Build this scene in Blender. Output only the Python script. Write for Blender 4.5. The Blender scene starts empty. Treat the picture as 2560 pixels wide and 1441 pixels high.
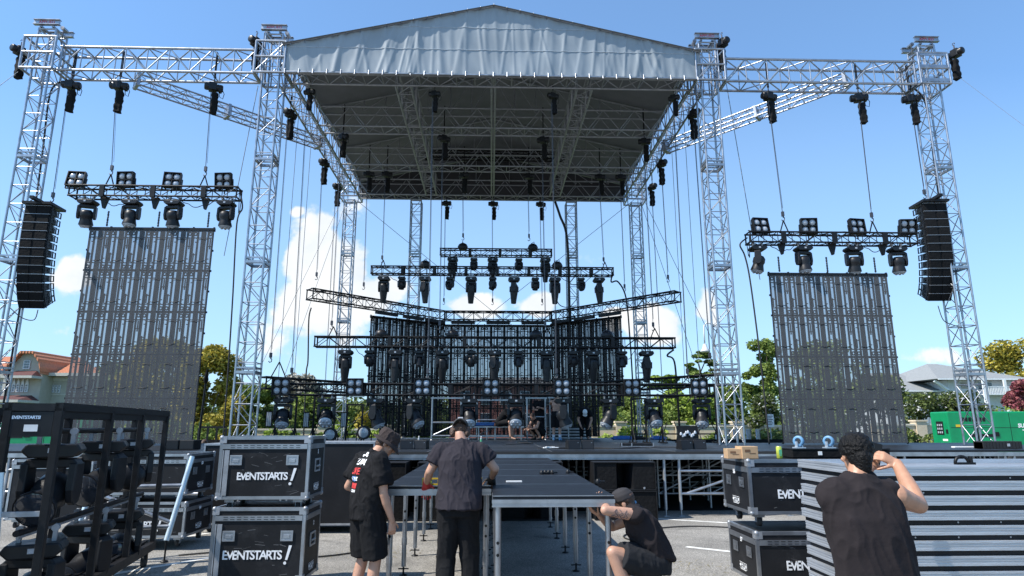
import bpy, bmesh, math, random
import numpy as np
from mathutils import Vector as V, Matrix, Quaternion, noise as MN
from mathutils.bvhtree import BVHTree
R = math.radians
random.seed(7)
SC = bpy.context.scene
COL = SC.collection

# ------------------------------------------------------------------ camera
CAM_H, PITCH, YAW, FPX = 1.72, R(12.2), R(1.84), 1593.0
cd = bpy.data.cameras.new('camera')
cam = bpy.data.objects.new('camera', cd); COL.objects.link(cam)
cam.location = (0, 0, CAM_H)
cam.rotation_euler = (R(90) + PITCH, 0, -YAW)
cd.sensor_width = 36; cd.lens = 36 * FPX / 2560
cd.clip_start = 0.05; cd.clip_end = 3000
SC.camera = cam

# ------------------------------------------------------------------ light
SUN_EL, SUN_AZ = R(52), R(250)          # azimuth clockwise from +Y
sd = (math.sin(SUN_AZ) * math.cos(SUN_EL), math.cos(SUN_AZ) * math.cos(SUN_EL), math.sin(SUN_EL))
sl = bpy.data.lights.new('sun', 'SUN'); sl.energy = 5.0; sl.angle = R(0.53); sl.color = (1, .95, .87)
so = bpy.data.objects.new('sun', sl); COL.objects.link(so)
so.rotation_euler = V(sd).to_track_quat('Z', 'Y').to_euler()
SC.view_settings.view_transform = 'Standard'; SC.view_settings.look = 'None'
SC.view_settings.exposure = 0.52; SC.view_settings.gamma = 1
SC.cycles.max_bounces = 8; SC.cycles.transparent_max_bounces = 16
SC.cycles.use_denoising = True

def view_dir(px, py):
    u = (px - 1280) / FPX; w = (py - 720.5) / FPX
    f = V((math.sin(YAW) * math.cos(PITCH), math.cos(YAW) * math.cos(PITCH), math.sin(PITCH)))
    r = V((math.cos(YAW), -math.sin(YAW), 0)); up = r.cross(f)
    return f + r * u - up * w
def at(px, py, Y):                       # the place at depth Y seen there
    d = view_dir(px, py); return V((0, 0, CAM_H)) + d * (Y / d.y)
def atz(px, py, Z):
    d = view_dir(px, py); return V((0, 0, CAM_H)) + d * ((Z - CAM_H) / d.z)

# world: sky with cumulus clouds
wd = bpy.data.worlds.new('World'); SC.world = wd; wd.use_nodes = True
nt = wd.node_tree; nt.nodes.clear()
def N(t, tree=None, **kw):
    n = (tree or nt).nodes.new(t)
    for k, v in kw.items(): setattr(n, k, v)
    return n
def L(a, b, tree=None): (tree or nt).links.new(a, b)
def math_node(op, a, b=None, c=None, tree=None, clamp=False):
    n = N('ShaderNodeMath', tree, operation=op); n.use_clamp = clamp
    for i, x in enumerate((a, b, c)):
        if x is None: continue
        if isinstance(x, (int, float)): n.inputs[i].default_value = x
        else: L(x, n.inputs[i], tree)
    return n.outputs[0]
def make_world():
    out = N('ShaderNodeOutputWorld'); bg = N('ShaderNodeBackground')
    sky = N('ShaderNodeTexSky', sky_type='NISHITA'); sky.sun_disc = False
    sky.sun_elevation = SUN_EL; sky.sun_rotation = SUN_AZ
    sky.altitude = 0; sky.air_density = 1.0; sky.dust_density = 0.4; sky.ozone_density = 2.2
    tc = N('ShaderNodeTexCoord'); sep = N('ShaderNodeSeparateXYZ'); L(tc.outputs['Generated'], sep.inputs[0])
    ya = math_node('MAXIMUM', sep.outputs[1], 0.05)
    u = math_node('DIVIDE', sep.outputs[0], ya); w = math_node('DIVIDE', sep.outputs[2], ya)
    front = math_node('GREATER_THAN', sep.outputs[1], 0.06)
    comb = N('ShaderNodeCombineXYZ'); L(u, comb.inputs[0]); L(w, comb.inputs[1])
    # warp for billowing edges
    n1 = N('ShaderNodeTexNoise'); n1.inputs['Scale'].default_value = 9; n1.inputs['Detail'].default_value = 9
    n1.inputs['Roughness'].default_value = 0.58; L(comb.outputs[0], n1.inputs['Vector'])
    n2 = N('ShaderNodeTexNoise'); n2.inputs['Scale'].default_value = 30; n2.inputs['Detail'].default_value = 5
    L(comb.outputs[0], n2.inputs['Vector'])
    # px, py, rx, ry, strength
    blobs = [(790, 640, 55, 95, 1.15), (750, 655, 40, 40, .9), (810, 560, 35, 35, .75), (845, 720, 70, 110, 1.15), (800, 760, 90, 60, 1.0), (900, 740, 90, 60, .9),
             (760, 850, 150, 90, .42), (960, 730, 60, 40, .8), (1180, 768, 60, 30, .95), (1350, 762, 50, 30, .95),
             (1640, 815, 75, 42, 1.0), (1540, 800, 40, 28, .7), (1770, 775, 28, 50, .75), (745, 530, 22, 17, .55), (865, 530, 60, 45, .45),
             (185, 690, 45, 42, .95), (165, 830, 60, 25, .3), (2350, 890, 110, 25, .45), (1700, 650, 150, 40, .2), (1000, 560, 90, 25, .2),
             (560, 700, 60, 40, .22), (1100, 700, 120, 60, .25), (1500, 640, 120, 40, .22)]
    dens = None
    for (px, py, rx, ry, st) in blobs:
        d = view_dir(px, py); cu, cw = d.x / d.y, d.z / d.y
        a = math_node('MULTIPLY', math_node('SUBTRACT', u, cu), FPX / rx / 1.05)
        b = math_node('MULTIPLY', math_node('SUBTRACT', w, cw), FPX / ry / 1.05)
        q = math_node('ADD', math_node('MULTIPLY', a, a), math_node('MULTIPLY', b, b))
        g = math_node('MULTIPLY', math_node('POWER', 2.718, math_node('MULTIPLY', q, -0.75)), st)
        dens = g if dens is None else math_node('MAXIMUM', dens, g)
    nz = math_node('ADD', math_node('MULTIPLY', math_node('SUBTRACT', n1.outputs[0], .5), 2.3), math_node('MULTIPLY', math_node('SUBTRACT', n2.outputs[0], .5), .8))
    tot = math_node('ADD', dens, math_node('MULTIPLY', nz, math_node('MINIMUM', math_node('MULTIPLY', dens, 2.2), 0.75)))
    mr = N('ShaderNodeMapRange', interpolation_type='SMOOTHSTEP'); L(tot, mr.inputs[0])
    mr.inputs[1].default_value = .26; mr.inputs[2].default_value = .52
    mask = math_node('MULTIPLY', mr.outputs[0], front)
    # cloud body brightness: bright crowns, soft grey folds
    cr = N('ShaderNodeMapRange'); L(n1.outputs[0], cr.inputs[0]); cr.inputs[1].default_value = .3; cr.inputs[2].default_value = .62
    cm = N('ShaderNodeMix', data_type='RGBA'); L(cr.outputs[0], cm.inputs[0])
    cm.inputs[6].default_value = (3.9, 4.3, 4.8, 1); cm.inputs[7].default_value = (5.1, 5.2, 5.3, 1)
    # thin veil that whitens the sky towards the horizon
    hz = N('ShaderNodeMapRange'); L(w, hz.inputs[0]); hz.inputs[1].default_value = .62; hz.inputs[2].default_value = .0
    hz.inputs[3].default_value = .16; hz.inputs[4].default_value = .74
    tint = N('ShaderNodeMix', data_type='RGBA', blend_type='MULTIPLY'); tint.inputs[0].default_value = 1
    L(sky.outputs[0], tint.inputs[6]); tint.inputs[7].default_value = SKY_TINT
    mh = N('ShaderNodeMix', data_type='RGBA'); L(hz.outputs[0], mh.inputs[0]); L(tint.outputs[2], mh.inputs[6]); mh.inputs[7].default_value = (2.75, 3.9, 5.3, 1)
    mx = N('ShaderNodeMix', data_type='RGBA'); L(mask, mx.inputs[0]); L(mh.outputs[2], mx.inputs[6]); L(cm.outputs[2], mx.inputs[7])
    L(mx.outputs[2], bg.inputs[0]); bg.inputs[1].default_value = 0.145
    L(bg.outputs[0], out.inputs[0])
SKY_TINT = (.68, 1.0, 1.22, 1)
make_world()

# ------------------------------------------------------------------ materials
MATS = {}
def mat(name, col, rough=.5, metal=0, var=.12, vscale=6, bump=0, bscale=60, dirt=None, dscale=2.5, spec=.5, sheen=0, stretch=None, trans=0):
    if name in MATS: return MATS[name]
    m = bpy.data.materials.new(name); m.use_nodes = True; t = m.node_tree
    b = t.nodes['Principled BSDF']
    b.inputs['Roughness'].default_value = rough; b.inputs['Metallic'].default_value = metal
    b.inputs['Specular IOR Level'].default_value = spec
    if sheen: b.inputs['Sheen Weight'].default_value = sheen
    tc = N('ShaderNodeTexCoord', t); vec = tc.outputs['Object']
    if stretch:
        mp = N('ShaderNodeMapping', t); mp.inputs['Scale'].default_value = stretch; L(vec, mp.inputs[0], t); vec = mp.outputs[0]
    nz = N('ShaderNodeTexNoise', t); nz.inputs['Scale'].default_value = vscale; nz.inputs['Detail'].default_value = 6; L(vec, nz.inputs['Vector'], t)
    mr = N('ShaderNodeMapRange', t); L(nz.outputs[0], mr.inputs[0], t); mr.inputs[1].default_value = .3; mr.inputs[2].default_value = .7
    mr.inputs[3].default_value = 1 - var; mr.inputs[4].default_value = 1 + var
    mx = N('ShaderNodeMix', t, data_type='RGBA', blend_type='MULTIPLY'); mx.inputs[0].default_value = 1
    mx.inputs[6].default_value = (*col, 1); L(mr.outputs[0], mx.inputs[7], t); out = mx.outputs[2]
    if dirt:
        n2 = N('ShaderNodeTexNoise', t); n2.inputs['Scale'].default_value = dscale; n2.inputs['Detail'].default_value = 8; n2.inputs['Roughness'].default_value = .7; L(vec, n2.inputs['Vector'], t)
        r2 = N('ShaderNodeMapRange', t); L(n2.outputs[0], r2.inputs[0], t); r2.inputs[1].default_value = .55; r2.inputs[2].default_value = .75; r2.inputs[4].default_value = .6
        m2 = N('ShaderNodeMix', t, data_type='RGBA'); L(r2.outputs[0], m2.inputs[0], t); L(out, m2.inputs[6], t); m2.inputs[7].default_value = (*dirt, 1); out = m2.outputs[2]
    L(out, b.inputs['Base Color'], t)
    rr = N('ShaderNodeMapRange', t); L(nz.outputs[0], rr.inputs[0], t); rr.inputs[3].default_value = max(0, rough - .1); rr.inputs[4].default_value = min(1, rough + .1); L(rr.outputs[0], b.inputs['Roughness'], t)
    if bump:
        n3 = N('ShaderNodeTexNoise', t); n3.inputs['Scale'].default_value = bscale; n3.inputs['Detail'].default_value = 4; L(vec, n3.inputs['Vector'], t)
        bp = N('ShaderNodeBump', t); bp.inputs['Strength'].default_value = bump; bp.inputs['Distance'].default_value = .02; L(n3.outputs[0], bp.inputs['Height'], t); L(bp.outputs[0], b.inputs['Normal'], t)
    if trans:
        tr = N('ShaderNodeBsdfTranslucent', t); L(out, tr.inputs[0], t); ms = N('ShaderNodeMixShader', t); ms.inputs[0].default_value = trans
        L(b.outputs[0], ms.inputs[1], t); L(tr.outputs[0], ms.inputs[2], t); L(ms.outputs[0], t.nodes['Material Output'].inputs[0], t)
    MATS[name] = m; return m
ALU = mat('aluminium', (.36, .375, .40), .36, .85, .2, 5, dirt=(.22, .22, .225), dscale=4)
ALU_DULL = mat('weathered_aluminium', (.35, .365, .385), .45, .55, .16, 9, dirt=(.3, .31, .33), dscale=7)
ALU_STACK = mat('scuffed_aluminium', (.47, .495, .53), .42, .6, .16, 3, bump=.15, bscale=25, dirt=(.3, .31, .33), dscale=6, stretch=(.6, .6, 6))
BLACK_METAL = mat('black_powder_coat', (.009, .009, .010), .45, .1, .25, 8, spec=.3)
BLACK_WORN = mat('worn_black_paint', (.009, .009, .010), .5, 0, .3, 10, dirt=(.03, .03, .032), dscale=9, spec=.3)
PLASTIC = mat('black_plastic', (.009, .0095, .011), .4, 0, .2, 8, spec=.35)
GREY_PLASTIC = mat('charcoal_plastic', (.013, .0135, .0155), .42, 0, .2, 8, spec=.3)
RUBBER = mat('rubber', (.02, .02, .02), .75)
FABRIC_BLACK = mat('black_nylon', (.007, .007, .0075), .85, 0, .25, 10, bump=.5, bscale=18, spec=.2)
PLY = mat('black_laminate', (.011, .0113, .013), .55, 0, .25, 3, bump=.1, bscale=120, dirt=(.04, .04, .042), dscale=4, spec=.25)
DECK = mat('black_stage_ply', (.010, .012, .016), .45, 0, .3, 2.5, bump=.08, bscale=90, dirt=(.05, .054, .06), dscale=2.2, stretch=(1, 2.2, 1), spec=.28)
VINYL_SKIRT = mat('grey_vinyl', (.33, .375, .41), .55, 0, .07, 1.2, bump=.1, bscale=4, trans=.2, spec=.3)
VINYL_ROOF = mat('dark_grey_vinyl', (.185, .196, .207), .7, 0, .08, 3, bump=.1, bscale=3)
VINYL_BACK = mat('charcoal_vinyl', (.07, .07, .075), .8, 0, .1, 3)
LENS = mat('frosted_lens', (.42, .44, .47), .25, .1, .1, 30)
GLASSY = mat('dark_lens', (.03, .035, .045), .08, 0, .1, 20, spec=.8)
CHAIN = mat('chain_steel', (.09, .09, .1), .5, .6)
WIRE = mat('steel_wire', (.2, .21, .22), .5, .6)
WHITE = mat('white_vinyl_lettering', (.8, .8, .8), .5, 0, .05, 10)
RED_PAINT = mat('red_paint', (.45, .03, .03), .5)
CARD = mat('cardboard', (.46, .29, .16), .85, 0, .08, 12)
GREEN = mat('green_enamel', (.0, .24, .085), .4, 0, .1, 3)
CREAM = mat('cream_stucco', (.60, .50, .36), .9, 0, .08, 5, bump=.2, bscale=30)
STUCCO = mat('tan_stucco', (.40, .37, .30), .9, 0, .08, 3, bump=.2, bscale=20)
TERRA = mat('terracotta_tile', (.44, .17, .09), .8, 0, .2, 8)
DARK_RED = mat('brown_red_shingle', (.09, .03, .028), .85, 0, .2, 8)
GREY_SHINGLE = mat('grey_shingle', (.22, .23, .23), .9, 0, .12, 6, bump=.3, bscale=12)
WHITE_SIDE = mat('white_siding', (.62, .63, .64), .7, 0, .05, 4)
WIN = mat('window_glass', (.05, .07, .10), .12, 0, .1, 3, spec=.8)
BLUE = mat('blue_plastic', (.03, .14, .42), .45)
BLUE_CASTER = mat('pale_blue_wheel', (.12, .27, .44), .5)
YELLOW = mat('yellow_paint', (.62, .42, .02), .45)
LIME = mat('lime_can', (.5, .55, .08), .35, .2, .1, 20)
GREEN_LBL = mat('green_label', (.1, .4, .22), .4)
PAPER = mat('white_paper', (.78, .78, .76), .8)
SKIN = mat('light_skin', (.45, .25, .17), .5, 0, .10, 14, bump=.08, bscale=90)
SKIN_B = mat('tanned_skin', (.42, .22, .135), .48, 0, .10, 14, bump=.08, bscale=90)
HAIR = mat('black_hair', (.006, .0055, .0055), .55, 0, .4, 60, bump=.8, bscale=70, spec=.2)
HAIR_BROWN = mat('brown_hair', (.07, .035, .02), .55, 0, .4, 50, bump=.8, bscale=70)
SHIRT_BLK = mat('black_cotton', (.009, .0088, .010), .9, 0, .2, 6, bump=.35, bscale=14, spec=.2)
SHIRT_CHAR = mat('faded_charcoal_cotton', (.026, .023, .029), .92, 0, .15, 5, bump=.3, bscale=14, spec=.2)
SHIRT_PLUM = mat('faded_black_tank', (.020, .016, .0172), .92, 0, .18, 5, bump=.3, bscale=14, spec=.2)
SHORTS_BLK = mat('black_twill', (.008, .0082, .0095), .85, 0, .2, 5, bump=.3, bscale=16, spec=.2)
SHORTS_GREY = mat('dark_grey_shorts', (.018, .0185, .021), .88, 0, .2, 5, bump=.3, bscale=16, spec=.2)
FELT = mat('brown_felt', (.028, .018, .016), .9, 0, .2, 9, bump=.2, bscale=20)
GLOVE_RED = mat('red_glove', (.55, .04, .04), .7)
SOCK = mat('white_sock', (.62, .63, .66), .9)
TEAL_SHIRT = mat('pale_teal_cotton', (.22, .33, .36), .9)
INK = mat('faint_tattoo_ink', (.14, .10, .10), .6)

def window_stripes(name, base, freq, axis, depth):   # tile courses on a roof
    m = mat(name, base, .8, 0, .2, 9); t = m.node_tree; b = t.nodes['Principled BSDF']
    tc = N('ShaderNodeTexCoord', t); wv = N('ShaderNodeTexWave', t, bands_direction=axis); wv.inputs['Scale'].default_value = freq; L(tc.outputs['Object'], wv.inputs['Vector'], t)
    bp = N('ShaderNodeBump', t); bp.inputs['Distance'].default_value = depth; L(wv.outputs[0], bp.inputs['Height'], t); L(bp.outputs[0], b.inputs['Normal'], t); return m
TERRA_TILE = window_stripes('terracotta_roof_tiles', (.50, .18, .085), 1.2, 'X', .1)

def led_sheet(name, alpha, col):
    m = bpy.data.materials.new(name); m.use_nodes = True; t = m.node_tree; t.nodes.clear()
    o = N('ShaderNodeOutputMaterial', t); d = N('ShaderNodeBsdfDiffuse', t); d.inputs[0].default_value = (*col, 1)
    tr = N('ShaderNodeBsdfTransparent', t); mx = N('ShaderNodeMixShader', t)
    # fine horizontal LED louvres: mostly below one pixel, they act as an even screen
    tc = N('ShaderNodeTexCoord', t); nz = N('ShaderNodeTexNoise', t); nz.inputs['Scale'].default_value = 5; L(tc.outputs['Object'], nz.inputs['Vector'], t)
    mr = N('ShaderNodeMapRange', t); L(nz.outputs[0], mr.inputs[0], t); mr.inputs[3].default_value = alpha - .08; mr.inputs[4].default_value = alpha + .08
    L(mr.outputs[0], mx.inputs[0], t); L(tr.outputs[0], mx.inputs[1], t); L(d.outputs[0], mx.inputs[2], t); L(mx.outputs[0], o.inputs[0], t); return m
LED_NET_DARK = led_sheet('dark_led_netting', .36, (.03, .03, .033))
LED_NET = led_sheet('grey_led_netting', .54, (.15, .152, .155))

# ------------------------------------------------------------------ mesh building
class MB:
    """Collects shapes (in world coordinates unless M is set) and links them as ONE mesh object."""
    def __init__(s, M=None): s.v = []; s.f = []; s.mi = []; s.sm = []; s.cur = 0; s.M = M
    def add(s, vs, fs, smooth=False):
        b = len(s.v)
        if s.M is not None: vs = [s.M @ V(p) for p in vs]
        s.v.extend([tuple(p) for p in vs])
        for f in fs: s.f.append([b + i for i in f]); s.mi.append(s.cur); s.sm.append(smooth)
        return s
    def box(s, c, d, rot=None):
        c = V(c); hx, hy, hz = d[0] / 2, d[1] / 2, d[2] / 2
        vs = [V((x, y, z)) for z in (-hz, hz) for y in (-hy, hy) for x in (-hx, hx)]
        if rot is not None: vs = [rot @ p for p in vs]
        return s.add([c + p for p in vs], [(0, 2, 3, 1), (4, 5, 7, 6), (0, 1, 5, 4), (2, 6, 7, 3), (0, 4, 6, 2), (1, 3, 7, 5)])
    def bb(s, x0, x1, y0, y1, z0, z1): return s.box(((x0 + x1) / 2, (y0 + y1) / 2, (z0 + z1) / 2), (abs(x1 - x0), abs(y1 - y0), abs(z1 - z0)))
    def tube(s, p0, p1, r, n=6, r1=None, cap=True):
        p0, p1 = V(p0), V(p1); a = p1 - p0
        if a.length < 1e-6: return s
        a.normalize(); q = V((0, 0, 1)) if abs(a.z) < .9 else V((1, 0, 0)); u = a.cross(q).normalized(); w = a.cross(u)
        r1 = r if r1 is None else r1; vs = []
        for p, rr in ((p0, r), (p1, r1)):
            for i in range(n):
                t = 2 * math.pi * i / n + .5; vs.append(p + u * (rr * math.cos(t)) + w * (rr * math.sin(t)))
        fs = [(i, (i + 1) % n, n + (i + 1) % n, n + i) for i in range(n)]
        s.add(vs, fs, n > 4)
        if cap: s.add(vs[:n], [tuple(reversed(range(n)))]); s.add(vs[n:], [tuple(range(n))])
        return s
    def path(s, pts, r, n=6):
        pts = [V(p) for p in pts]; vs = []; u = None
        for k, p in enumerate(pts):
            a = (pts[min(k + 1, len(pts) - 1)] - pts[max(k - 1, 0)]).normalized()
            if u is None: q = V((0, 0, 1)) if abs(a.z) < .9 else V((1, 0, 0)); u = a.cross(q).normalized()
            else: u = (u - a * u.dot(a)).normalized()
            w = a.cross(u)
            for i in range(n): t = 2 * math.pi * i / n; vs.append(p + u * (r * math.cos(t)) + w * (r * math.sin(t)))
        fs = [(k * n + i, k * n + (i + 1) % n, (k + 1) * n + (i + 1) % n, (k + 1) * n + i) for k in range(len(pts) - 1) for i in range(n)]
        fs += [tuple(reversed(range(n))), tuple(range((len(pts) - 1) * n, len(pts) * n))]
        return s.add(vs, fs, True)
    def lathe(s, prof, n=16, c=(0, 0, 0), axis='Z', rot=None, smooth=True, sy=1, cap=True):
        vs = []
        for (r, z) in prof:
            for i in range(n):
                t = 2 * math.pi * i / n; p = V((r * math.cos(t), r * math.sin(t) * sy, z))
                if axis == 'Y': p = V((p.x, p.z, -p.y))
                if axis == 'X': p = V((p.z, p.y, -p.x))
                if rot is not None: p = rot @ p
                vs.append(V(c) + p)
        m = len(prof)
        fs = [(k * n + i, k * n + (i + 1) % n, (k + 1) * n + (i + 1) % n, (k + 1) * n + i) for k in range(m - 1) for i in range(n)]
        s.add(vs, fs, smooth)
        if cap and prof[0][0] > 1e-5: s.add(vs[:n], [tuple(reversed(range(n)))])
        if cap and prof[-1][0] > 1e-5: s.add(vs[-n:], [tuple(range(n))])
        return s
    def prism(s, poly, d, o=(0, 0, 0), ex=(1, 0, 0), ey=(0, 0, 1)):
        """polygon (counter-clockwise) in the plane ex, ey, pushed back d along -(ex x ey)."""
        o, ex, ey = V(o), V(ex), V(ey); nn = ex.cross(ey).normalized(); n = len(poly)
        a = [o + ex * x + ey * y for x, y in poly]; b = [p - nn * d for p in a]
        fs = [tuple(range(n)), tuple(reversed(range(n, 2 * n)))] + [(i, n + i, n + (i + 1) % n, (i + 1) % n) for i in range(n)]
        return s.add(a + b, fs)
    def grid(s, fn, nu, nv, smooth=True):
        vs = [fn(i / nu, j / nv) for j in range(nv + 1) for i in range(nu + 1)]
        fs = [(j * (nu + 1) + i, j * (nu + 1) + i + 1, (j + 1) * (nu + 1) + i + 1, (j + 1) * (nu + 1) + i) for j in range(nv) for i in range(nu)]
        return s.add(vs, fs, smooth)
    def ball(s, c, r, n=10, sc=(1, 1, 1), rot=None):
        prof = [(max(1e-6, math.sin(math.pi * k / n)), -math.cos(math.pi * k / n)) for k in range(n + 1)]
        vs = []; 
        for (a, z) in prof:
            for i in range(n): 
                t = 2 * math.pi * i / n; p = V((a * math.cos(t) * r * sc[0], a * math.sin(t) * r * sc[1], z * r * sc[2]))
                vs.append(V(c) + (rot @ p if rot is not None else p))
        return s.add(vs, [(k * n + i, k * n + (i + 1) % n, (k + 1) * n + (i + 1) % n, (k + 1) * n + i) for k in range(n) for i in range(n)], True)
    def mesh(s, name):
        me = bpy.data.meshes.new(name); me.from_pydata(s.v, [], s.f)
        me.polygons.foreach_set('material_index', s.mi); me.polygons.foreach_set('use_smooth', s.sm); me.update(); return me
    def build(s, name, m, parent=None, local=False, bevel=0):
        if parent is not None and not local:
            inv = WM[parent.name].inverted(); s.v = [tuple(inv @ V(p)) for p in s.v]
        return put(name, s.mesh(name), m, parent, bevel)
WM = {}
def put(name, me, m, parent=None, bevel=0):
    for x in (m if isinstance(m, (list, tuple)) else [m]): me.materials.append(x)
    o = bpy.data.objects.new(name, me); COL.objects.link(o)
    WM[o.name] = Matrix.Identity(4)
    if parent is not None: o.parent = parent; WM[o.name] = WM[parent.name].copy()
    if bevel:
        bm = o.modifiers.new('bevel', 'BEVEL'); bm.width = bevel; bm.segments = 2; bm.limit_method = 'ANGLE'; bm.angle_limit = R(40)
    return o
def tag(o, label=None, cat=None, group=None, kind=None):
    if label: o['label'] = label
    if cat: o['category'] = cat
    if group: o['group'] = group
    if kind: o['kind'] = kind
    return o
def thing(name, label, cat, loc=(0, 0, 0), rz=0, group=None):
    o = bpy.data.objects.new(name, None); COL.objects.link(o); o.empty_display_size = .1
    o.location = loc; o.rotation_euler = (0, 0, rz)
    WM[o.name] = Matrix.Translation(V(loc)) @ Matrix.Rotation(rz, 4, 'Z')
    return tag(o, label, cat, group)
KIDS = {}
OWN = ('lift_chain', 'strap', 'hook')          # made to measure for one hoist, never copied
def copy_tree(o, parent=None):
    c = o.copy(); COL.objects.link(c); c.parent = parent
    WM[c.name] = WM.get(o.name, Matrix.Identity(4)).copy()
    for ch in list(o.children):
        if ch.name.split('.')[0] not in OWN: copy_tree(ch, c)
    return c
def place(proto, loc, rz=0, label=None, group=None, first=[]):
    """the first call moves the prototype itself, later calls copy it with its parts"""
    if proto.name in first: c = copy_tree(proto)
    else: first.append(proto.name); c = proto
    c.location = loc; c.rotation_euler = (0, 0, rz)
    WM[c.name] = Matrix.Translation(V(loc)) @ Matrix.Rotation(rz, 4, 'Z')
    if label: c['label'] = label
    if group: c['group'] = group
    return c
def child(o, base): return [c for c in o.children if c.name.split('.')[0] == base]
ORD = ['first', 'second', 'third', 'fourth', 'fifth', 'sixth', 'seventh', 'eighth', 'ninth', 'tenth', 'eleventh', 'twelfth', 'thirteenth']
def nth(i, n): return 'leftmost' if i == 0 else ('rightmost' if i == n - 1 else ORD[i] + ' from left')
FONT_CACHE = {}
def text_mesh(s, size, spacing=1.0, shear=0, weight=0, extrude=.0008):
    cu = bpy.data.curves.new('lettering', 'FONT'); cu.body = s; cu.size = size; cu.space_character = spacing; cu.shear = shear
    cu.align_x = 'CENTER'; cu.align_y = 'CENTER'; cu.extrude = extrude; cu.offset = weight; cu.resolution_u = 3
    o = bpy.data.objects.new('lettering', cu); COL.objects.link(o)
    dg = bpy.context.evaluated_depsgraph_get(); me = bpy.data.meshes.new_from_object(o.evaluated_get(dg))
    bpy.data.objects.remove(o); bpy.data.curves.remove(cu); return me
def text(name, s, size, o, ex, ey, m, parent, **kw):
    """lettering as a flat mesh centred on o, reading along ex, upright along ey"""
    me = text_mesh(s, size, **kw); ex, ey = V(ex).normalized(), V(ey).normalized(); ez = ex.cross(ey)
    M = Matrix((( ex.x, ey.x, ez.x, o[0]), (ex.y, ey.y, ez.y, o[1]), (ex.z, ey.z, ez.z, o[2]), (0, 0, 0, 1)))
    if parent is not None: M = WM[parent.name].inverted() @ M
    me.transform(M); me.materials.clear(); return put(name, me, m, parent)

# ------------------------------------------------------------------ truss
def truss(root, p0, p1, w, h, rc, rb, bay, m, up=(0, 0, 1), faces='tbfr', vertical=True, plates=0, n=6, ends=True):
    """box truss on the centre line p0-p1: four chords and the bracing between them"""
    p0, p1 = V(p0), V(p1); a = (p1 - p0); Ln = a.length; a.normalize(); s = a.cross(V(up)).normalized(); u = s.cross(a)
    cs = [s * (i * w / 2) + u * (j * h / 2) for i, j in ((-1, -1), (1, -1), (1, 1), (-1, 1))]
    for c in cs: MB().tube(p0 + c, p1 + c, rc, max(n, 8)).build('chord', m, root)
    b = MB(); k = max(1, round(Ln / bay)); fs = {'b': (0, 1), 'r': (1, 2), 't': (2, 3), 'f': (3, 0)}
    for fc in faces:
        i, j = fs[fc]
        for q in range(k):
            x0, x1 = p0 + a * (Ln * q / k), p0 + a * (Ln * (q + 1) / k)
            if (q + (fc in 'rt')) % 2: b.tube(x0 + cs[i], x1 + cs[j], rb, n, cap=False)
            else: b.tube(x0 + cs[j], x1 + cs[i], rb, n, cap=False)
            if vertical and q: b.tube(x0 + cs[i], x0 + cs[j], rb, n, cap=False)
    if ends:
        for x in (p0 + a * rc, p1 - a * rc):
            for i, j in fs.values(): b.tube(x + cs[i], x + cs[j], rc * .9, n)
    if plates:
        q = plates
        while q < Ln - plates * .4:
            for i, j in fs.values():
                c = p0 + a * q + (cs[i] + cs[j]) / 2; d = (cs[j] - cs[i]); Lw = d.length; d.normalize(); nn = a.cross(d)
                rot = Matrix((a, d, nn)).transposed(); b.box(c, (rc * 4.2, Lw, rc * 1.2), rot)
            q += plates
    b.build('bracing', m, root)
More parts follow.
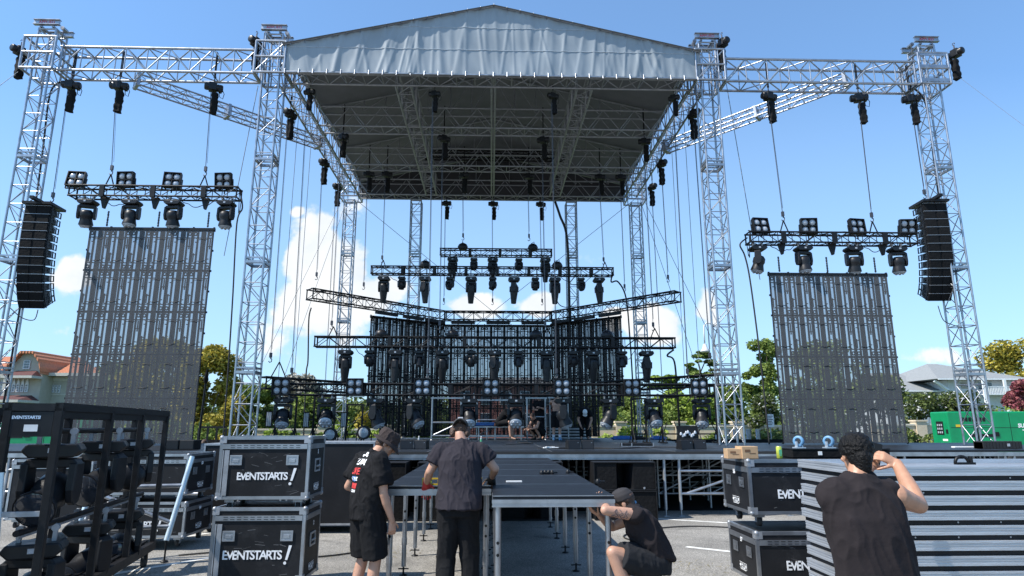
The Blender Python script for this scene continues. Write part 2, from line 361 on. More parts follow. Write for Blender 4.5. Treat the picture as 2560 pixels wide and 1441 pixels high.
# ------------------------------------------------------------------ ground
def asphalt():
    m = bpy.data.materials.new('asphalt'); m.use_nodes = True; t = m.node_tree; b = t.nodes['Principled BSDF']
    tc = N('ShaderNodeTexCoord', t); v = tc.outputs['Object']
    n1 = N('ShaderNodeTexNoise', t); n1.inputs['Scale'].default_value = 42; n1.inputs['Detail'].default_value = 8; n1.inputs['Roughness'].default_value = .75; L(v, n1.inputs['Vector'], t)
    n2 = N('ShaderNodeTexNoise', t); n2.inputs['Scale'].default_value = .5; n2.inputs['Detail'].default_value = 9; n2.inputs['Roughness'].default_value = .65; L(v, n2.inputs['Vector'], t)
    vo = N('ShaderNodeTexVoronoi', t); vo.inputs['Scale'].default_value = 60; L(v, vo.inputs['Vector'], t)
    r1 = N('ShaderNodeValToRGB', t); e = r1.color_ramp.elements; e[0].position = .32; e[0].color = (.12, .112, .10, 1); e[1].position = .70; e[1].color = (.45, .425, .38, 1); L(n1.outputs[0], r1.inputs[0], t)
    r2 = N('ShaderNodeMapRange', t); r2.inputs[1].default_value = .35; r2.inputs[2].default_value = .65; r2.inputs[3].default_value = .66; r2.inputs[4].default_value = 1.22; L(n2.outputs[0], r2.inputs[0], t)
    r3 = N('ShaderNodeMapRange', t); r3.inputs[1].default_value = .1; r3.inputs[2].default_value = .5; r3.inputs[3].default_value = 1.6; r3.inputs[4].default_value = .75; L(vo.outputs['Distance'], r3.inputs[0], t)
    a = N('ShaderNodeMix', t, data_type='RGBA', blend_type='MULTIPLY'); a.inputs[0].default_value = 1; L(r1.outputs[0], a.inputs[6], t); L(r2.outputs[0], a.inputs[7], t)
    c = N('ShaderNodeMix', t, data_type='RGBA', blend_type='MULTIPLY'); c.inputs[0].default_value = 1; L(a.outputs[2], c.inputs[6], t); L(r3.outputs[0], c.inputs[7], t)
    # hairline cracks
    vc = N('ShaderNodeTexVoronoi', t, feature='DISTANCE_TO_EDGE'); vc.inputs['Scale'].default_value = .45
    nw = N('ShaderNodeTexNoise', t); nw.inputs['Scale'].default_value = 2.5; nw.inputs['Detail'].default_value = 5; L(v, nw.inputs['Vector'], t)
    av = N('ShaderNodeMix', t, data_type='RGBA', blend_type='LINEAR_LIGHT'); av.inputs[0].default_value = .25; L(v, av.inputs[6], t); L(nw.outputs['Color'], av.inputs[7], t); L(av.outputs[2], vc.inputs['Vector'], t)
    rc = N('ShaderNodeMapRange', t); rc.inputs[1].default_value = 0; rc.inputs[2].default_value = .008; rc.inputs[3].default_value = .78; rc.inputs[4].default_value = 1; L(vc.outputs['Distance'], rc.inputs[0], t)
    d = N('ShaderNodeMix', t, data_type='RGBA', blend_type='MULTIPLY'); d.inputs[0].default_value = 1; L(c.outputs[2], d.inputs[6], t); L(rc.outputs[0], d.inputs[7], t)
    ns = N('ShaderNodeTexNoise', t); ns.inputs['Scale'].default_value = 1.1; ns.inputs['Detail'].default_value = 5; ns.inputs['Distortion'].default_value = 1.2; L(v, ns.inputs['Vector'], t)
    rs_ = N('ShaderNodeMapRange', t); rs_.inputs[1].default_value = .60; rs_.inputs[2].default_value = .70; rs_.inputs[3].default_value = 1; rs_.inputs[4].default_value = .68; L(ns.outputs[0], rs_.inputs[0], t)
    ds = N('ShaderNodeMix', t, data_type='RGBA', blend_type='MULTIPLY'); ds.inputs[0].default_value = 1; L(d.outputs[2], ds.inputs[6], t); L(rs_.outputs[0], ds.inputs[7], t)
    L(ds.outputs[2], b.inputs['Base Color'], t); b.inputs['Roughness'].default_value = .9
    bp = N('ShaderNodeBump', t); bp.inputs['Strength'].default_value = .5; bp.inputs['Distance'].default_value = .01; L(n1.outputs[0], bp.inputs['Height'], t); L(bp.outputs[0], b.inputs['Normal'], t)
    return m
ASPHALT = asphalt()
tag(MB().add([(-900, -60, 0), (900, -60, 0), (900, 1800, 0), (-900, 1800, 0)], [(0, 1, 2, 3)]).build('ground', ASPHALT), kind='structure')
LINE = mat('worn_road_paint', (.62, .61, .57), .8, 0, .2, 8, dirt=(.25, .245, .235), dscale=9)
rm = MB()
def stripe(a, b, w=.11):
    a, b = V(a), V(b); n = (b - a).cross(V((0, 0, 1))).normalized() * w / 2
    rm.add([a - n, b - n, b + n, a + n], [(3, 2, 1, 0)])
for (ax, ay, bx, by) in [(1715, 1367, 1832, 1380), (1640, 1297, 1825, 1308), (400, 1352, 540, 1330), (250, 1441, 520, 1395)]:
    a, b = atz(ax, ay, .004), atz(bx, by, .004); stripe(a, b + (b - a) * .15)
tag(rm.build('parking_line', LINE), kind='structure')

# ------------------------------------------------------------------ main stage
SF, SB, SZ = 12.9, 27.6, 1.22            # front edge, back edge, deck height
WINGF = 13.7
st = thing('stage_platform', 'long black stage floor with silver front rail on aluminium legs and braces', 'stage', (0, SF, 0))
SXL, SXR = -6.1, 6.0
d = MB(); d.bb(SXL, SXR, SF, SB, SZ - .045, SZ); d.bb(-14.5, SXL - .004, WINGF, 19.5, SZ - .045, SZ - .003); d.bb(SXR + .004, 14.5, WINGF, 19.5, SZ - .045, SZ - .003)
d.build('deck', DECK, st)
s_ = MB()
for i in range(1, 14):
    y = SF + i * 1.09; s_.bb(SXL, SXR, y - .006, y + .006, SZ + .0005, SZ + .003)
for x in (-3.7, -1.25, 1.2, 3.65): s_.bb(x - .004, x + .004, SF, SB, SZ + .001, SZ + .0035)
s_.build('seam', ALU_DULL, st)
r_ = MB(); r_.bb(SXL, SXR, SF - .03, SF - .002, SZ - .115, SZ - .048); r_.bb(SXL, SXR, SF - .022, SF - .004, SZ - .15, SZ - .118)
for sgn, a, b in ((1, SXR + .01, 14.5), (-1, -14.5, SXL - .01)): r_.bb(a, b, WINGF - .03, WINGF - .002, SZ - .13, SZ - .048)
r_.build('front_rail', ALU, st)
MB().bb(SXL, SXR, SF - .02, SF - .002, SZ - .046, SZ + .004).build('edge_strip', RUBBER, st)
def stage_leg(x, y): MB().tube((x, y, .12), (x, y, SZ - .05), .03, 8).tube((x, y, .01), (x, y, .12), .014, 6).box((x, y, .006), (.11, .11, .012)).build('leg', ALU_DULL, st)
for y in (SF + .05, SF + 1.2, SF + 3.5):
    for x in (-5.9, -3.75, -3.55, -1.3, -1.1, 1.15, 1.35, 3.42, 3.72, 5.3, 5.85): stage_leg(x, y)
for y in (WINGF + .05, WINGF + 1.25):
    for x in (6.9, 8.6, 8.8, 11, 11.2, 13.5, -7.5, -9.8, -10, -12.2): stage_leg(x, y)
bz = [0]
def brace(x0, x1, y, z0=.42, z1=.85, flip=0):
    b = MB(); b.tube((x0, y, z0), (x1, y, z0), .028, 8).tube((x0, y, z1), (x1, y, z1), .028, 8)
    p, q = (z0, z1) if not flip else (z1, z0); b.tube((x0 + .12, y, p), (x1 - .12, y, q), .026, 8); b.build('brace', ALU, st)
brace(3.72, 5.3, SF + .05); brace(-5.9, -3.75, SF + .05, .45, .9, 1); brace(9.0, 11, WINGF + .05); brace(-9.8, -7.5, WINGF + .05)
sc_ = MB()
for y in (SF + 1.3, SF + 2.6, SF + 4.0):
    for x0 in (-6, -4, -2.1, 0, 2, 3.6, 4.7):
        x1 = x0 + 1.5; j = random.uniform(-.1, .1)
        for x in (x0, x1): sc_.tube((x, y + j, 0), (x, y + j, 1.14), .024, 6)
        for z in (.3, .68, 1.02): sc_.tube((x0, y + j, z), (x1, y + j, z), .02, 6)
        sc_.tube((x0, y + j, .3), (x1, y + j, 1.02), .018, 6)
        sc_.tube((x0, y + j, .68), (x0, y + 1.2, .3), .018, 6)
sc_.build('substructure', ALU_DULL, st)
MB().bb(-14.5, 14.5, SB - .1, SB - .06, 0, SZ - .06).build('rear_skirt', FABRIC_BLACK, st)
MB().bb(-7.4, 14.4, 18.4, 18.44, 0, SZ - .06).build('added_darkening_sheet', FABRIC_BLACK, st)  # upright black sheet, added to darken the space under the stage
MB().bb(-6.4, 14.4, 13.75, 18.3, .005, .012).build('under_stage_shade_sheet', FABRIC_BLACK, st)  # black sheet over the asphalt, added as the deep shade below the deck

# ------------------------------------------------------------------ roof: towers, trusses, skins
YF, YB = 17.3, 27.2                       # tower rows
EZ = 11.75                                # underside of the roof trusses
TX = 6.43                                 # inner towers
def tower(x, y, top, w, label, group, head=True, bay=.55):
    t = thing('truss_tower', label, 'truss tower', (x, y, 0), 0, group)
    truss(t, (x, y, .12), (x, y, top), w, w, .03, .013, bay, ALU, up=(0, 1, 0), plates=0)
    for z in (3.1, 6.1, 9.1):
        pl = MB()
        for i, j in ((-1, 0), (1, 0), (0, -1), (0, 1)):
            pl.box((x + i * w / 2, y + j * w / 2, z), (.05 if i else w, .05 if j else w, .07)); pl.box((x + i * w / 2, y + j * w / 2, z + .12), (.04 if i else w, .04 if j else w, .04))
        pl.build('joint_collar', ALU, t)
    MB().box((x, y, .06), (w + .5, w + .5, .12)).build('base_plate', ALU_DULL, t)
    if head:
        h = MB()
        for sy in (-1, 1):
            q = y + sy * (w / 2 + .06); h.box((x, q, top + .075), (w + .26, .11, .018)); h.box((x, q, top + .15), (w + .26, .02, .132)); h.box((x, q, top + .225), (w + .26, .11, .018))
        for sx in (-1, 1): h.box((x + sx * w * .35, y, top + .03), (.06, w + .1, .05))
        for sx in (-1, 1): h.tube((x + sx * (w / 2 + .06), y - .1, top + .12), (x + sx * (w / 2 + .06), y + .1, top + .12), .06, 12)
        hb = h.build('head_block', ALU, t)
        text('sign_lettering', 'APPLIED', .125, (x, y - w / 2 - .0725, top + .148), (1, 0, 0), (0, 0, 1), RED_PAINT, hb, weight=.001)
        for sx in (-1, 1): MB().tube((x + sx * (w / 2 + .11), y - .1, top + .1), (x + sx * (w / 2 + .11), y - .1, EZ + .9), .012, 5).build('lifting_chain', CHAIN, t)
    return t
TT = 13.1
T1 = tower(-13.05, YF, TT, .49, 'tall silver lattice tower at the far left end, carrying the left wing truss', 'front roof towers')
T2 = tower(-TX - .05, YF, TT - .03, .49, 'silver lattice tower at the left front corner of the grey roof', 'front roof towers')
T3 = tower(TX, YF, TT - .03, .49, 'silver lattice tower at the right front corner of the grey roof', 'front roof towers')
T4 = tower(13.2, YF, TT, .49, 'tall silver lattice tower at the far right end, carrying the right wing truss', 'front roof towers')
for i, x in enumerate((-6.38, -3.42, 3.55, 6.5)):
    tower(x, YB + .2, 11.6, .46, 'slim silver lattice tower in the rear row, %s, holding the roof back edge' % nth(i, 4), 'rear roof towers', head=False)
def sleeve(x, y, w=.86, z0=EZ - .05, z1=EZ + .95):
    b = MB(); h = w / 2
    for sx in (-1, 1):
        for sy in (-1, 1):
            b.tube((x + sx * h, y + sy * h, z0), (x + sx * h, y + sy * h, z1), .035, 8); b.tube((x + sx * h * .55, y + sy * h, z0), (x + sx * h * .55, y + sy * h, z1), .022, 6)
            b.tube((x + sx * h, y + sy * h * .4, z0), (x + sx * h, y + sy * h * .4, z1), .022, 6)
    for z in (z0, (z0 + z1) / 2, z1):
        for s in (-1, 1): b.tube((x - h, y + s * h, z), (x + h, y + s * h, z), .035, 8); b.tube((x + s * h, y - h, z), (x + s * h, y + h, z), .035, 8)
    for s in (-1, 1): b.tube((x - h, y - h, z0 if s > 0 else z1), (x + h, y - h, z1 if s > 0 else z0), .018, 6)
    return b
roof = thing('stage_roof', 'grey gabled fabric stage roof with draped front valance and lattice trusses under it', 'stage roof', (0, YF, EZ))
for i, (x, y) in enumerate(((-TX - .05, YF), (TX, YF), (-6.38, YB + .2), (6.5, YB + .2))): sleeve(x, y).build('tower_sleeve', ALU, roof)
RX = 6.02; PK = 1.44                        # half width between sleeves, ridge rise above the truss tops
def rafter(y, n=8):
    b = MB(); z0 = EZ + .72; zr = z0 + PK
    for s in (-1, 1):
        b.tube((s * RX, y, z0 + .05), (0, y, zr), .03, 8)
        for k in range(1, 8):
            x = s * RX * k / 8; zz = zr - (zr - z0) * k / 8; b.tube((x, y, z0), (x, y, zz), .017, 6, cap=False); b.tube((x, y, z0), (x - s * RX / 8, y, zz + (zr - z0) / 8), .015, 6, cap=False)
    b.tube((0, y, z0), (0, y, zr), .02, 6); return b
DZ = .72; DY = .58
YS = [YF, 20.6, 23.9, YB]
for i, y in enumerate(YS):
    o = MB()
    t = MB(); k = 22
    for yy in ((y - DY / 2, y + DY / 2)):
        for z in (EZ, EZ + DZ): t.tube((-RX, yy, z), (RX, yy, z), .033, 8)
    for q in range(k):
        x0, x1 = -RX + 2 * RX * q / k, -RX + 2 * RX * (q + 1) / k
        za, zb = (EZ, EZ + DZ) if q % 2 else (EZ + DZ, EZ)
        for yy in (y - DY / 2, y + DY / 2): t.tube((x0, yy, za), (x1, yy, zb), .016, 6, cap=False)
        ya, yb = (y - DY / 2, y + DY / 2) if q % 2 else (y + DY / 2, y - DY / 2)
        t.tube((x0, ya, EZ), (x1, yb, EZ), .016, 6, cap=False); t.tube((x0, y - DY / 2, EZ), (x0, y + DY / 2, EZ), .016, 6, cap=False)
    t.build('cross_truss', ALU_DULL, roof)
    rafter(y).build('rafter', ALU_DULL, roof)
for x in (-6.2, -2.72, 0, 2.78, 6.2):
    t = MB(); k = 18; wx = .5 if abs(x) > 5 else (.46 if x else .1)
    for xx in (x - wx / 2, x + wx / 2):
        for z in (EZ, EZ + DZ):
            t.tube((xx, YF + .3, z), (xx, YB - .3, z), .034, 8)
        for q in range(k):
            y0, y1 = YF + .3 + (YB - YF - .6) * q / k, YF + .3 + (YB - YF - .6) * (q + 1) / k
            if x: t.tube((xx, y0, EZ if q % 2 else EZ + DZ), (xx, y1, EZ + DZ if q % 2 else EZ), .017, 6, cap=False); t.tube((xx, y0, EZ), (xx, y0, EZ + DZ), .015, 6, cap=False)
    if x:
        for q in range(k):
            y0, y1 = YF + .3 + (YB - YF - .6) * q / k, YF + .3 + (YB - YF - .6) * (q + 1) / k
            a, b = (x - wx / 2, x + wx / 2) if q % 2 else (x + wx / 2, x - wx / 2)
            t.tube((a, y0, EZ), (b, y1, EZ), .015, 6, cap=False); t.tube((x - wx / 2, y0, EZ), (x + wx / 2, y0, EZ), .015, 6, cap=False)
    t.build('long_truss', ALU_DULL if abs(x) < 5 else ALU, roof)
zr, ze = EZ + DZ + PK + .06, EZ + DZ + .1
def skin(u, v):
    x = -RX - .12 + (2 * RX + .24) * u; y = YF - .55 + (YB - YF + 1.1) * v
    f = 1 - abs(x) / (RX + .12); sag = .05 * math.sin(v * math.pi * 3) ** 2
    return (x, y, ze + (zr - ze) * f - sag * (1 if 0 < v < 1 else 0))
MB().grid(skin, 40, 36).build('roof_skin', VINYL_ROOF, roof)
random.seed(3)
folds = [(random.uniform(-RX, RX), random.uniform(.03, .11), random.uniform(-.55, .55), random.uniform(.2, .7) * (1.6 if _ % 9 == 0 else 1)) for _ in range(100)]
def valance(u, v):
    x = -RX - .1 + (2 * RX + .2) * u; f = 1 - abs(x) / (RX + .1)
    top = ze + (zr - ze) * f; bot = EZ - .02; z = bot + (top - bot) * v
    y = YF - DY / 2 - .12
    dd = 0
    for (fx, fw, sl_, am) in folds:
        q = (x - fx - sl_ * (v - .5) * .8) / fw
        if abs(q) < 3: dd += am * math.exp(-q * q) * .026
    dd += .018 * MN.noise(V((x * 1.3, z * 1.1, 3))) + .014 * MN.noise(V((x * 4.1 + z * 1.5, z * 1.4, 9)))
    # scalloped tension along the laced bottom and top hems
    e = abs(math.sin(x * math.pi / .8)); dd += .03 * (1 - e) * (1 - v) ** 3 + .03 * (1 - e) * v ** 3
    return (x, y - .55 * v * .0 - dd, z)
vl = MB().grid(valance, 480, 40).build('front_valance', VINYL_SKIRT, roof)
sm_ = MB()
for z in (EZ + .78, EZ + 1.5):
    hw = (RX + .1) * min(1, 1 - (z - ze) / (zr - ze)) if z > ze else RX + .1
    n_ = 160
    pts = []
    for i in range(n_ + 1):
        x = -hw + 2 * hw * i / n_; f = 1 - abs(x) / (RX + .1); top = ze + (zr - ze) * f; bot = EZ - .02; vv = (z - bot) / (top - bot); p = valance((x + RX + .1) / (2 * RX + .2), min(1, vv)); pts.append((p[0], p[1] - .006, p[2]))
    sm_.path(pts, .008, 4)
sm_.build('valance_seam', mat('vinyl_weld', (.50, .55, .60), .5), roof)
eb = MB()
for s in (-1, 1): eb.tube((s * (RX + .12), YF - .45, ze + .02), (0, YF - .45, zr + .02), .035, 8)
eb.tube((-RX, YF - .42, EZ - .03), (RX, YF - .42, EZ - .03), .035, 8)
for i in range(31):
    x = -RX + 2 * RX * i / 30; eb.tube((x, YF - .47, EZ - .1), (x, YF - .44, EZ + .06), .02, 5)
    xx = x * .98; zz = ze + (zr - ze) * (1 - abs(xx) / RX); eb.tube((xx, YF - .48, zz - .05), (xx, YF - .47, zz + .07), .016, 5)
eb.build('edge_tube', ALU, roof)
def back_panel(u, v):
    x = -RX + 2 * RX * u; top = ze + (zr - ze) * (1 - abs(x) / (RX + .12)) - .035; bot = EZ + .03
    return (x, YB + .36 - .05 * MN.noise(V((x * 1.5, v * 3, 5))), bot + (top - bot) * v)
MB().grid(back_panel, 60, 10).build('rear_valance', VINYL_BACK, roof)
# black spare truss slung under the ridge at the back
sp = thing('spare_truss', 'dark truss section stored high under the rear of the grey roof', 'truss', (0.1, 25.9, 12.6))
truss(sp, (-2.95, 25.9, 13.2), (3.1, 25.9, 13.2), .3, .32, .028, .014, .35, BLACK_METAL)

# wing trusses and diagonal stays
def wing(x0, x1, label):
    t = thing('wing_truss', label, 'truss', ((x0 + x1) / 2, YF, EZ), 0, 'side wing trusses')
    truss(t, (x0, YF, EZ + .37), (x1, YF, EZ + .37), .56, .74, .038, .019, .62, ALU)
    for x in (x0 - .44, x1 + .44):
        pass
    return t
WL = wing(-12.55, -6.95, 'silver box truss spanning between the two towers on the left wing')
WR = wing(6.9, 12.75, 'silver box truss spanning between the two towers on the right wing')
for x, lab in ((-13.05, 'silver sleeve cage around the far left tower top'), (13.2, 'silver sleeve cage around the far right tower top')):
    t = thing('sleeve_block', lab, 'sleeve block', (x, YF, EZ), 0); sleeve(x, YF, .9).build('cage', ALU, t)
    p = MB()
    for z in (EZ + .05, EZ + .5, EZ + .9): p.box((x + (.0), YF - .46, z), (.9, .02, .1))
    if x > 0: p.build('face_plate', ALU, t)
for a, b, lab in ((at(338, 197, YF + .35) - V((0, 0, .06)), (-6.25, 21.7, EZ - .02), 'silver ladder brace running from left wing truss back to the roof side'),
                  (at(2118, 195, YF + .35) - V((0, 0, .06)), (6.3, 21.7, EZ - .02), 'silver ladder brace running from right wing truss back to the roof side')):
    t = thing('brace_truss', lab, 'truss', a, 0, 'diagonal wing braces'); truss(t, a, b, .34, .34, .027, .012, .45, ALU)
    v_ = V(b) - V(a)
    for q in (.01, .45, .98): MB().box(V(a) + v_ * q, (.08, .42, .42), v_.normalized().to_track_quat('X', 'Z').to_matrix()).build('joint_plate', ALU, t)

# ------------------------------------------------------------------ chain hoists
def make_hoist():
    t = thing('chain_hoist', 'x', 'chain hoist')
    b = MB(); b.lathe([(.001, -.29), (.1, -.285), (.125, -.25), (.125, .25), (.1, .285), (.001, .29)], 14, (0, 0, -.34), 'X')
    b.box((-.03, 0, -.34), (.24, .27, .27)); b.box((.2, 0, -.37), (.1, .2, .22)); b.build('motor_body', PLASTIC, t, True, .02)
    MB().tube((0, 0, -.2), (0, 0, 0), .02, 8).path([(-.0, 0, -.02), (.04, 0, .02), (.03, 0, .07), (-.03, 0, .07), (-.04, 0, .02)], .012, 6).build('top_hook', CHAIN, t, True)
    b = MB(); 
    def bag(u, v):
        a = 2 * math.pi * u; q = .105 + .02 * math.sin(3 * a + v * 4) * v + .012 * math.sin(v * 19); z = -.56 - .72 * v
        x = .06 + q * (abs(math.cos(a)) ** .6) * (1 if math.cos(a) > 0 else -1); y = q * (abs(math.sin(a)) ** .6) * (1 if math.sin(a) > 0 else -1); return (x, y * 1.05, z)
    b.grid(bag, 20, 10); b.add([bag(i / 20, 1) for i in range(20)], [tuple(range(20))]); b.add([bag(i / 20, 0) for i in range(20)], [tuple(reversed(range(20)))])
    b.tube((.0, .08, -.58), (.0, .05, -.4), .01, 5).tube((.12, -.08, -.58), (.1, -.05, -.4), .01, 5).tube((.12, .08, -.58), (.1, .05, -.4), .01, 5)
    b.build('chain_bag', FABRIC_BLACK, t, True)
    b = MB(); b.path([(.26, 0, -.36), (.33, .02, -.5), (.3, .03, -.68), (.2, .05, -.62), (.17, .06, -.45)], .012, 5).build('power_cable', RUBBER, t, True)
    return t
HO = make_hoist()
def hoist(pos, label, group, rz=0, chain_to=None, strap=0, hook=True, s=.88, swing=0):
    t = place(HO, pos, rz, label, group); t.scale = (s, s, s)
    W = Matrix.Translation(V(pos)) @ Matrix.Rotation(rz, 4, 'Z') @ Matrix.Scale(s, 4); WM[t.name] = W
    pos = V(pos)
    if chain_to is not None:
        b = MB(); q = pos + V((-.05, -.04, -.45)); e = V(chain_to)
        n = 1
        b.tube(q, e, .0105, 5); b.tube(q + V((.022, .01, 0)), e + V((.022, .01, .3)), .0055, 4)
        b.build('lift_chain', CHAIN, t)
        if hook: 
            h = MB(); h.box(e + V((0, 0, .12)), (.07, .06, .14)); h.path([e + V((0, 0, .05)), e + V((.04, 0, .0)), e + V((.03, 0, -.07)), e + V((-.02, 0, -.09)), e + V((-.05, 0, -.05))], .014, 6); h.build('hook', CHAIN, t)
    if strap:
        b = MB(); 
        for sy in (-.03, .03): b.tube(pos + V((0, sy, 0)), pos + V((0, sy, strap)), .016, 5)
        b.build('strap', FABRIC_BLACK, t)
    return t
wz = EZ - .03
# ------------------------------------------------------------------ lights
def make_spot(kind):
    """a moving head hanging from z=0: base, yoke, head that tilts"""
    t = thing('moving_head_light', 'x', 'stage light')
    if kind == 'spot': bw, bd, bh, yw, yl, hr, hl = .46, .34, .15, .40, .34, .15, .62
    elif kind in ('beam', 'profile'): bw, bd, bh, yw, yl, hr, hl = .50, .36, .13, .50, .36, .19, .40
    else: bw, bd, bh, yw, yl, hr, hl = .30, .24, .10, .30, .22, .115, .24
    for sx in (-1, 1): MB().box((sx * bw * .28, 0, -.04), (.035, .06, .13)).tube((sx * bw * .28, -.04, .02), (sx * bw * .28, .04, .02), .035, 8).build('clamp', ALU_DULL, t, True)
    b = MB(); zt = -.1
    poly = [(-bw / 2, zt - bh * .5), (-bw * .36, zt - bh), (bw * .36, zt - bh), (bw / 2, zt - bh * .5), (bw * .42, zt), (-bw * .42, zt)]
    b.prism(poly, bd, (0, -bd / 2, 0), (1, 0, 0), (0, 0, 1)); bo = b.build('base', PLASTIC, t, True, .015)
    if kind != 'small':
        MB().box((0, -bd / 2 - .004, zt - bh * .45), (.06, .006, .045)).build('display', LENS, bo, True)
    y = MB(); z0 = zt - bh; zp = z0 - yl
    y.prism([(-yw / 2, z0 - .06), (-yw / 2 + .05, z0 - .01), (yw / 2 - .05, z0 - .01), (yw / 2, z0 - .06), (yw / 2 - .02, z0 - .1), (-yw / 2 + .02, z0 - .1)], .16, (0, -.08, 0))
    for s in (-1, 1):
        x0, x1 = s * (yw / 2 - .075), s * yw / 2
        pr = [(-.09, z0 - .05), (.09, z0 - .05), (.105, zp + .05), (.07, zp - .07), (0, zp - .1), (-.07, zp - .07), (-.105, zp + .05)]
        vs = [(x0, a, z) for a, z in pr] + [(x1, a, z) for a, z in pr]; n = len(pr)
        y.add(vs, [tuple(range(n)), tuple(reversed(range(n, 2 * n)))] + [(i, n + i, n + (i + 1) % n, (i + 1) % n) for i in range(n)])
    y.build('yoke', GREY_PLASTIC, t, True, .015)
    h = MB(); r = hr
    if kind == 'spot': prof = [(.001, .24), (r * .55, .235), (r * .9, .20), (r, .12), (r, -.05), (r * .96, -.12), (r * .72, -hl + .22), (r * .66, -hl + .12)]
    elif kind == 'profile': prof = [(.001, .2), (r * .6, .195), (r * .9, .15), (r * .92, .03), (r * .8, -.06), (r * .72, -.12), (r * .78, -.17), (r * .95, -.24), (r * .97, -.27)]
    elif kind == 'beam': prof = [(.001, .20), (r * .6, .195), (r * .92, .12), (r * .95, .0), (r * .82, -.06), (r * .86, -.12), (r * 1.02, -.24), (r * 1.02, -.27)]
    else: prof = [(.001, .13), (r * .7, .12), (r, .04), (r * .98, -.06), (r * .92, -.15)]
    h.lathe(prof, 20)
    if kind == 'spot': h.box((0, -r * .92, .04), (.13, .06, .2)); h.box((0, r * .92, .04), (.13, .06, .2))
    ho = h.build('head', GREY_PLASTIC, t, True); ho.location = (0, 0, zp)
    ln = MB(); e = prof[-1]
    ln.lathe([(e[0] * .93, e[1] - .001), (e[0] * .8, e[1] - (.05 if kind == 'beam' else .015)), (.001, e[1] - (.08 if kind == 'beam' else .02))], 20)
    if kind == 'beam': 
        for q in range(7):
            a = q * math.pi / 3; rr = 0 if q == 6 else r * .55
            ln.ball((rr * math.cos(a), rr * math.sin(a), e[1] - .06), r * .22, 6, (1, 1, .6))
    ln.build('lens', LENS if kind == 'beam' else GLASSY, ho, True)
    return t
PROTO = {k: make_spot(k) for k in ('spot', 'beam', 'small', 'profile')}
def light(kind, pos, label, group, pan=0, tilt=0, rz=0, s=1):
    t = place(PROTO[kind], pos, rz, label, group); t.scale = (s, s, s)
    for c in t.children:
        b = c.name.split('.')[0]
        if b == 'head': c.rotation_euler = (R(tilt), 0, R(pan))
        elif b == 'yoke': c.rotation_euler = (0, 0, R(pan))
    return t
def make_blinder():
    t = thing('blinder_light', 'x', 'blinder light'); b = MB(); w = .44
    b.box((0, .04, 0), (w, .1, w))
    for s in (-1, 1): b.box((s * w / 2, -.02, 0), (.022, .1, w + .02)); b.box((0, -.02, s * w / 2), (w + .02, .1, .022))
    b.box((0, -.02, 0), (.02, .08, w)); b.box((0, -.02, 0), (w, .08, .02)); b.build('housing', BLACK_METAL, t, True)
    for x in (-.105, .105):
        for z in (-.105, .105):
            MB().lathe([(.088, .012), (.075, .028), (.04, .04), (.001, .045)], 14, (x, -.006, z), 'Y', Matrix.Rotation(R(180), 3, 'X')).build('lamp', LENS, t, True)
    y = MB()
    for s in (-1, 1): y.box((s * (w / 2 + .03), .05, -.1), (.012, .05, .32))
    y.box((0, .05, -.27), (w + .07, .05, .015)); y.tube((0, .05, -.27), (0, .05, -.36), .02, 6); y.build('bracket', BLACK_METAL, t, True); return t
BL = make_blinder()
def blinder(pos, label, group, rz=0, rx=0):
    t = place(BL, pos, rz, label, group); t.rotation_euler = (R(rx), 0, rz); return t

def bar_truss(label, p0, p1, group=None, w=.32, h=.34, plates=0, m=BLACK_METAL, bay=.42, sw=1):
    t = thing('lighting_truss', label, 'truss', (V(p0) + V(p1)) / 2, 0, group)
    truss(t, p0, p1, w, h, .026, .012, bay, m, plates=plates)
    return t
def sling(root, p, spread=.35, up=.5):                      # A-shaped lifting sling
    b = MB(); p = V(p)
    for s in (-1, 1): b.tube(p, p + V((s * spread, 0, -up)), .018, 5)
    b.build('sling', FABRIC_BLACK, root)
def cable_bundle(root, p0, p1, y=-.05, n=14, amp=.04, r=.016, name='cable_loom'):
    p0, p1 = V(p0), V(p1); pts = [p0 + (p1 - p0) * (i / n) + V((0, 0, -amp * abs(math.sin(i * 1.9)) + .01 * math.sin(i * 5))) for i in range(n + 1)]
    MB().path(pts, r, 5).build(name, RUBBER, root)

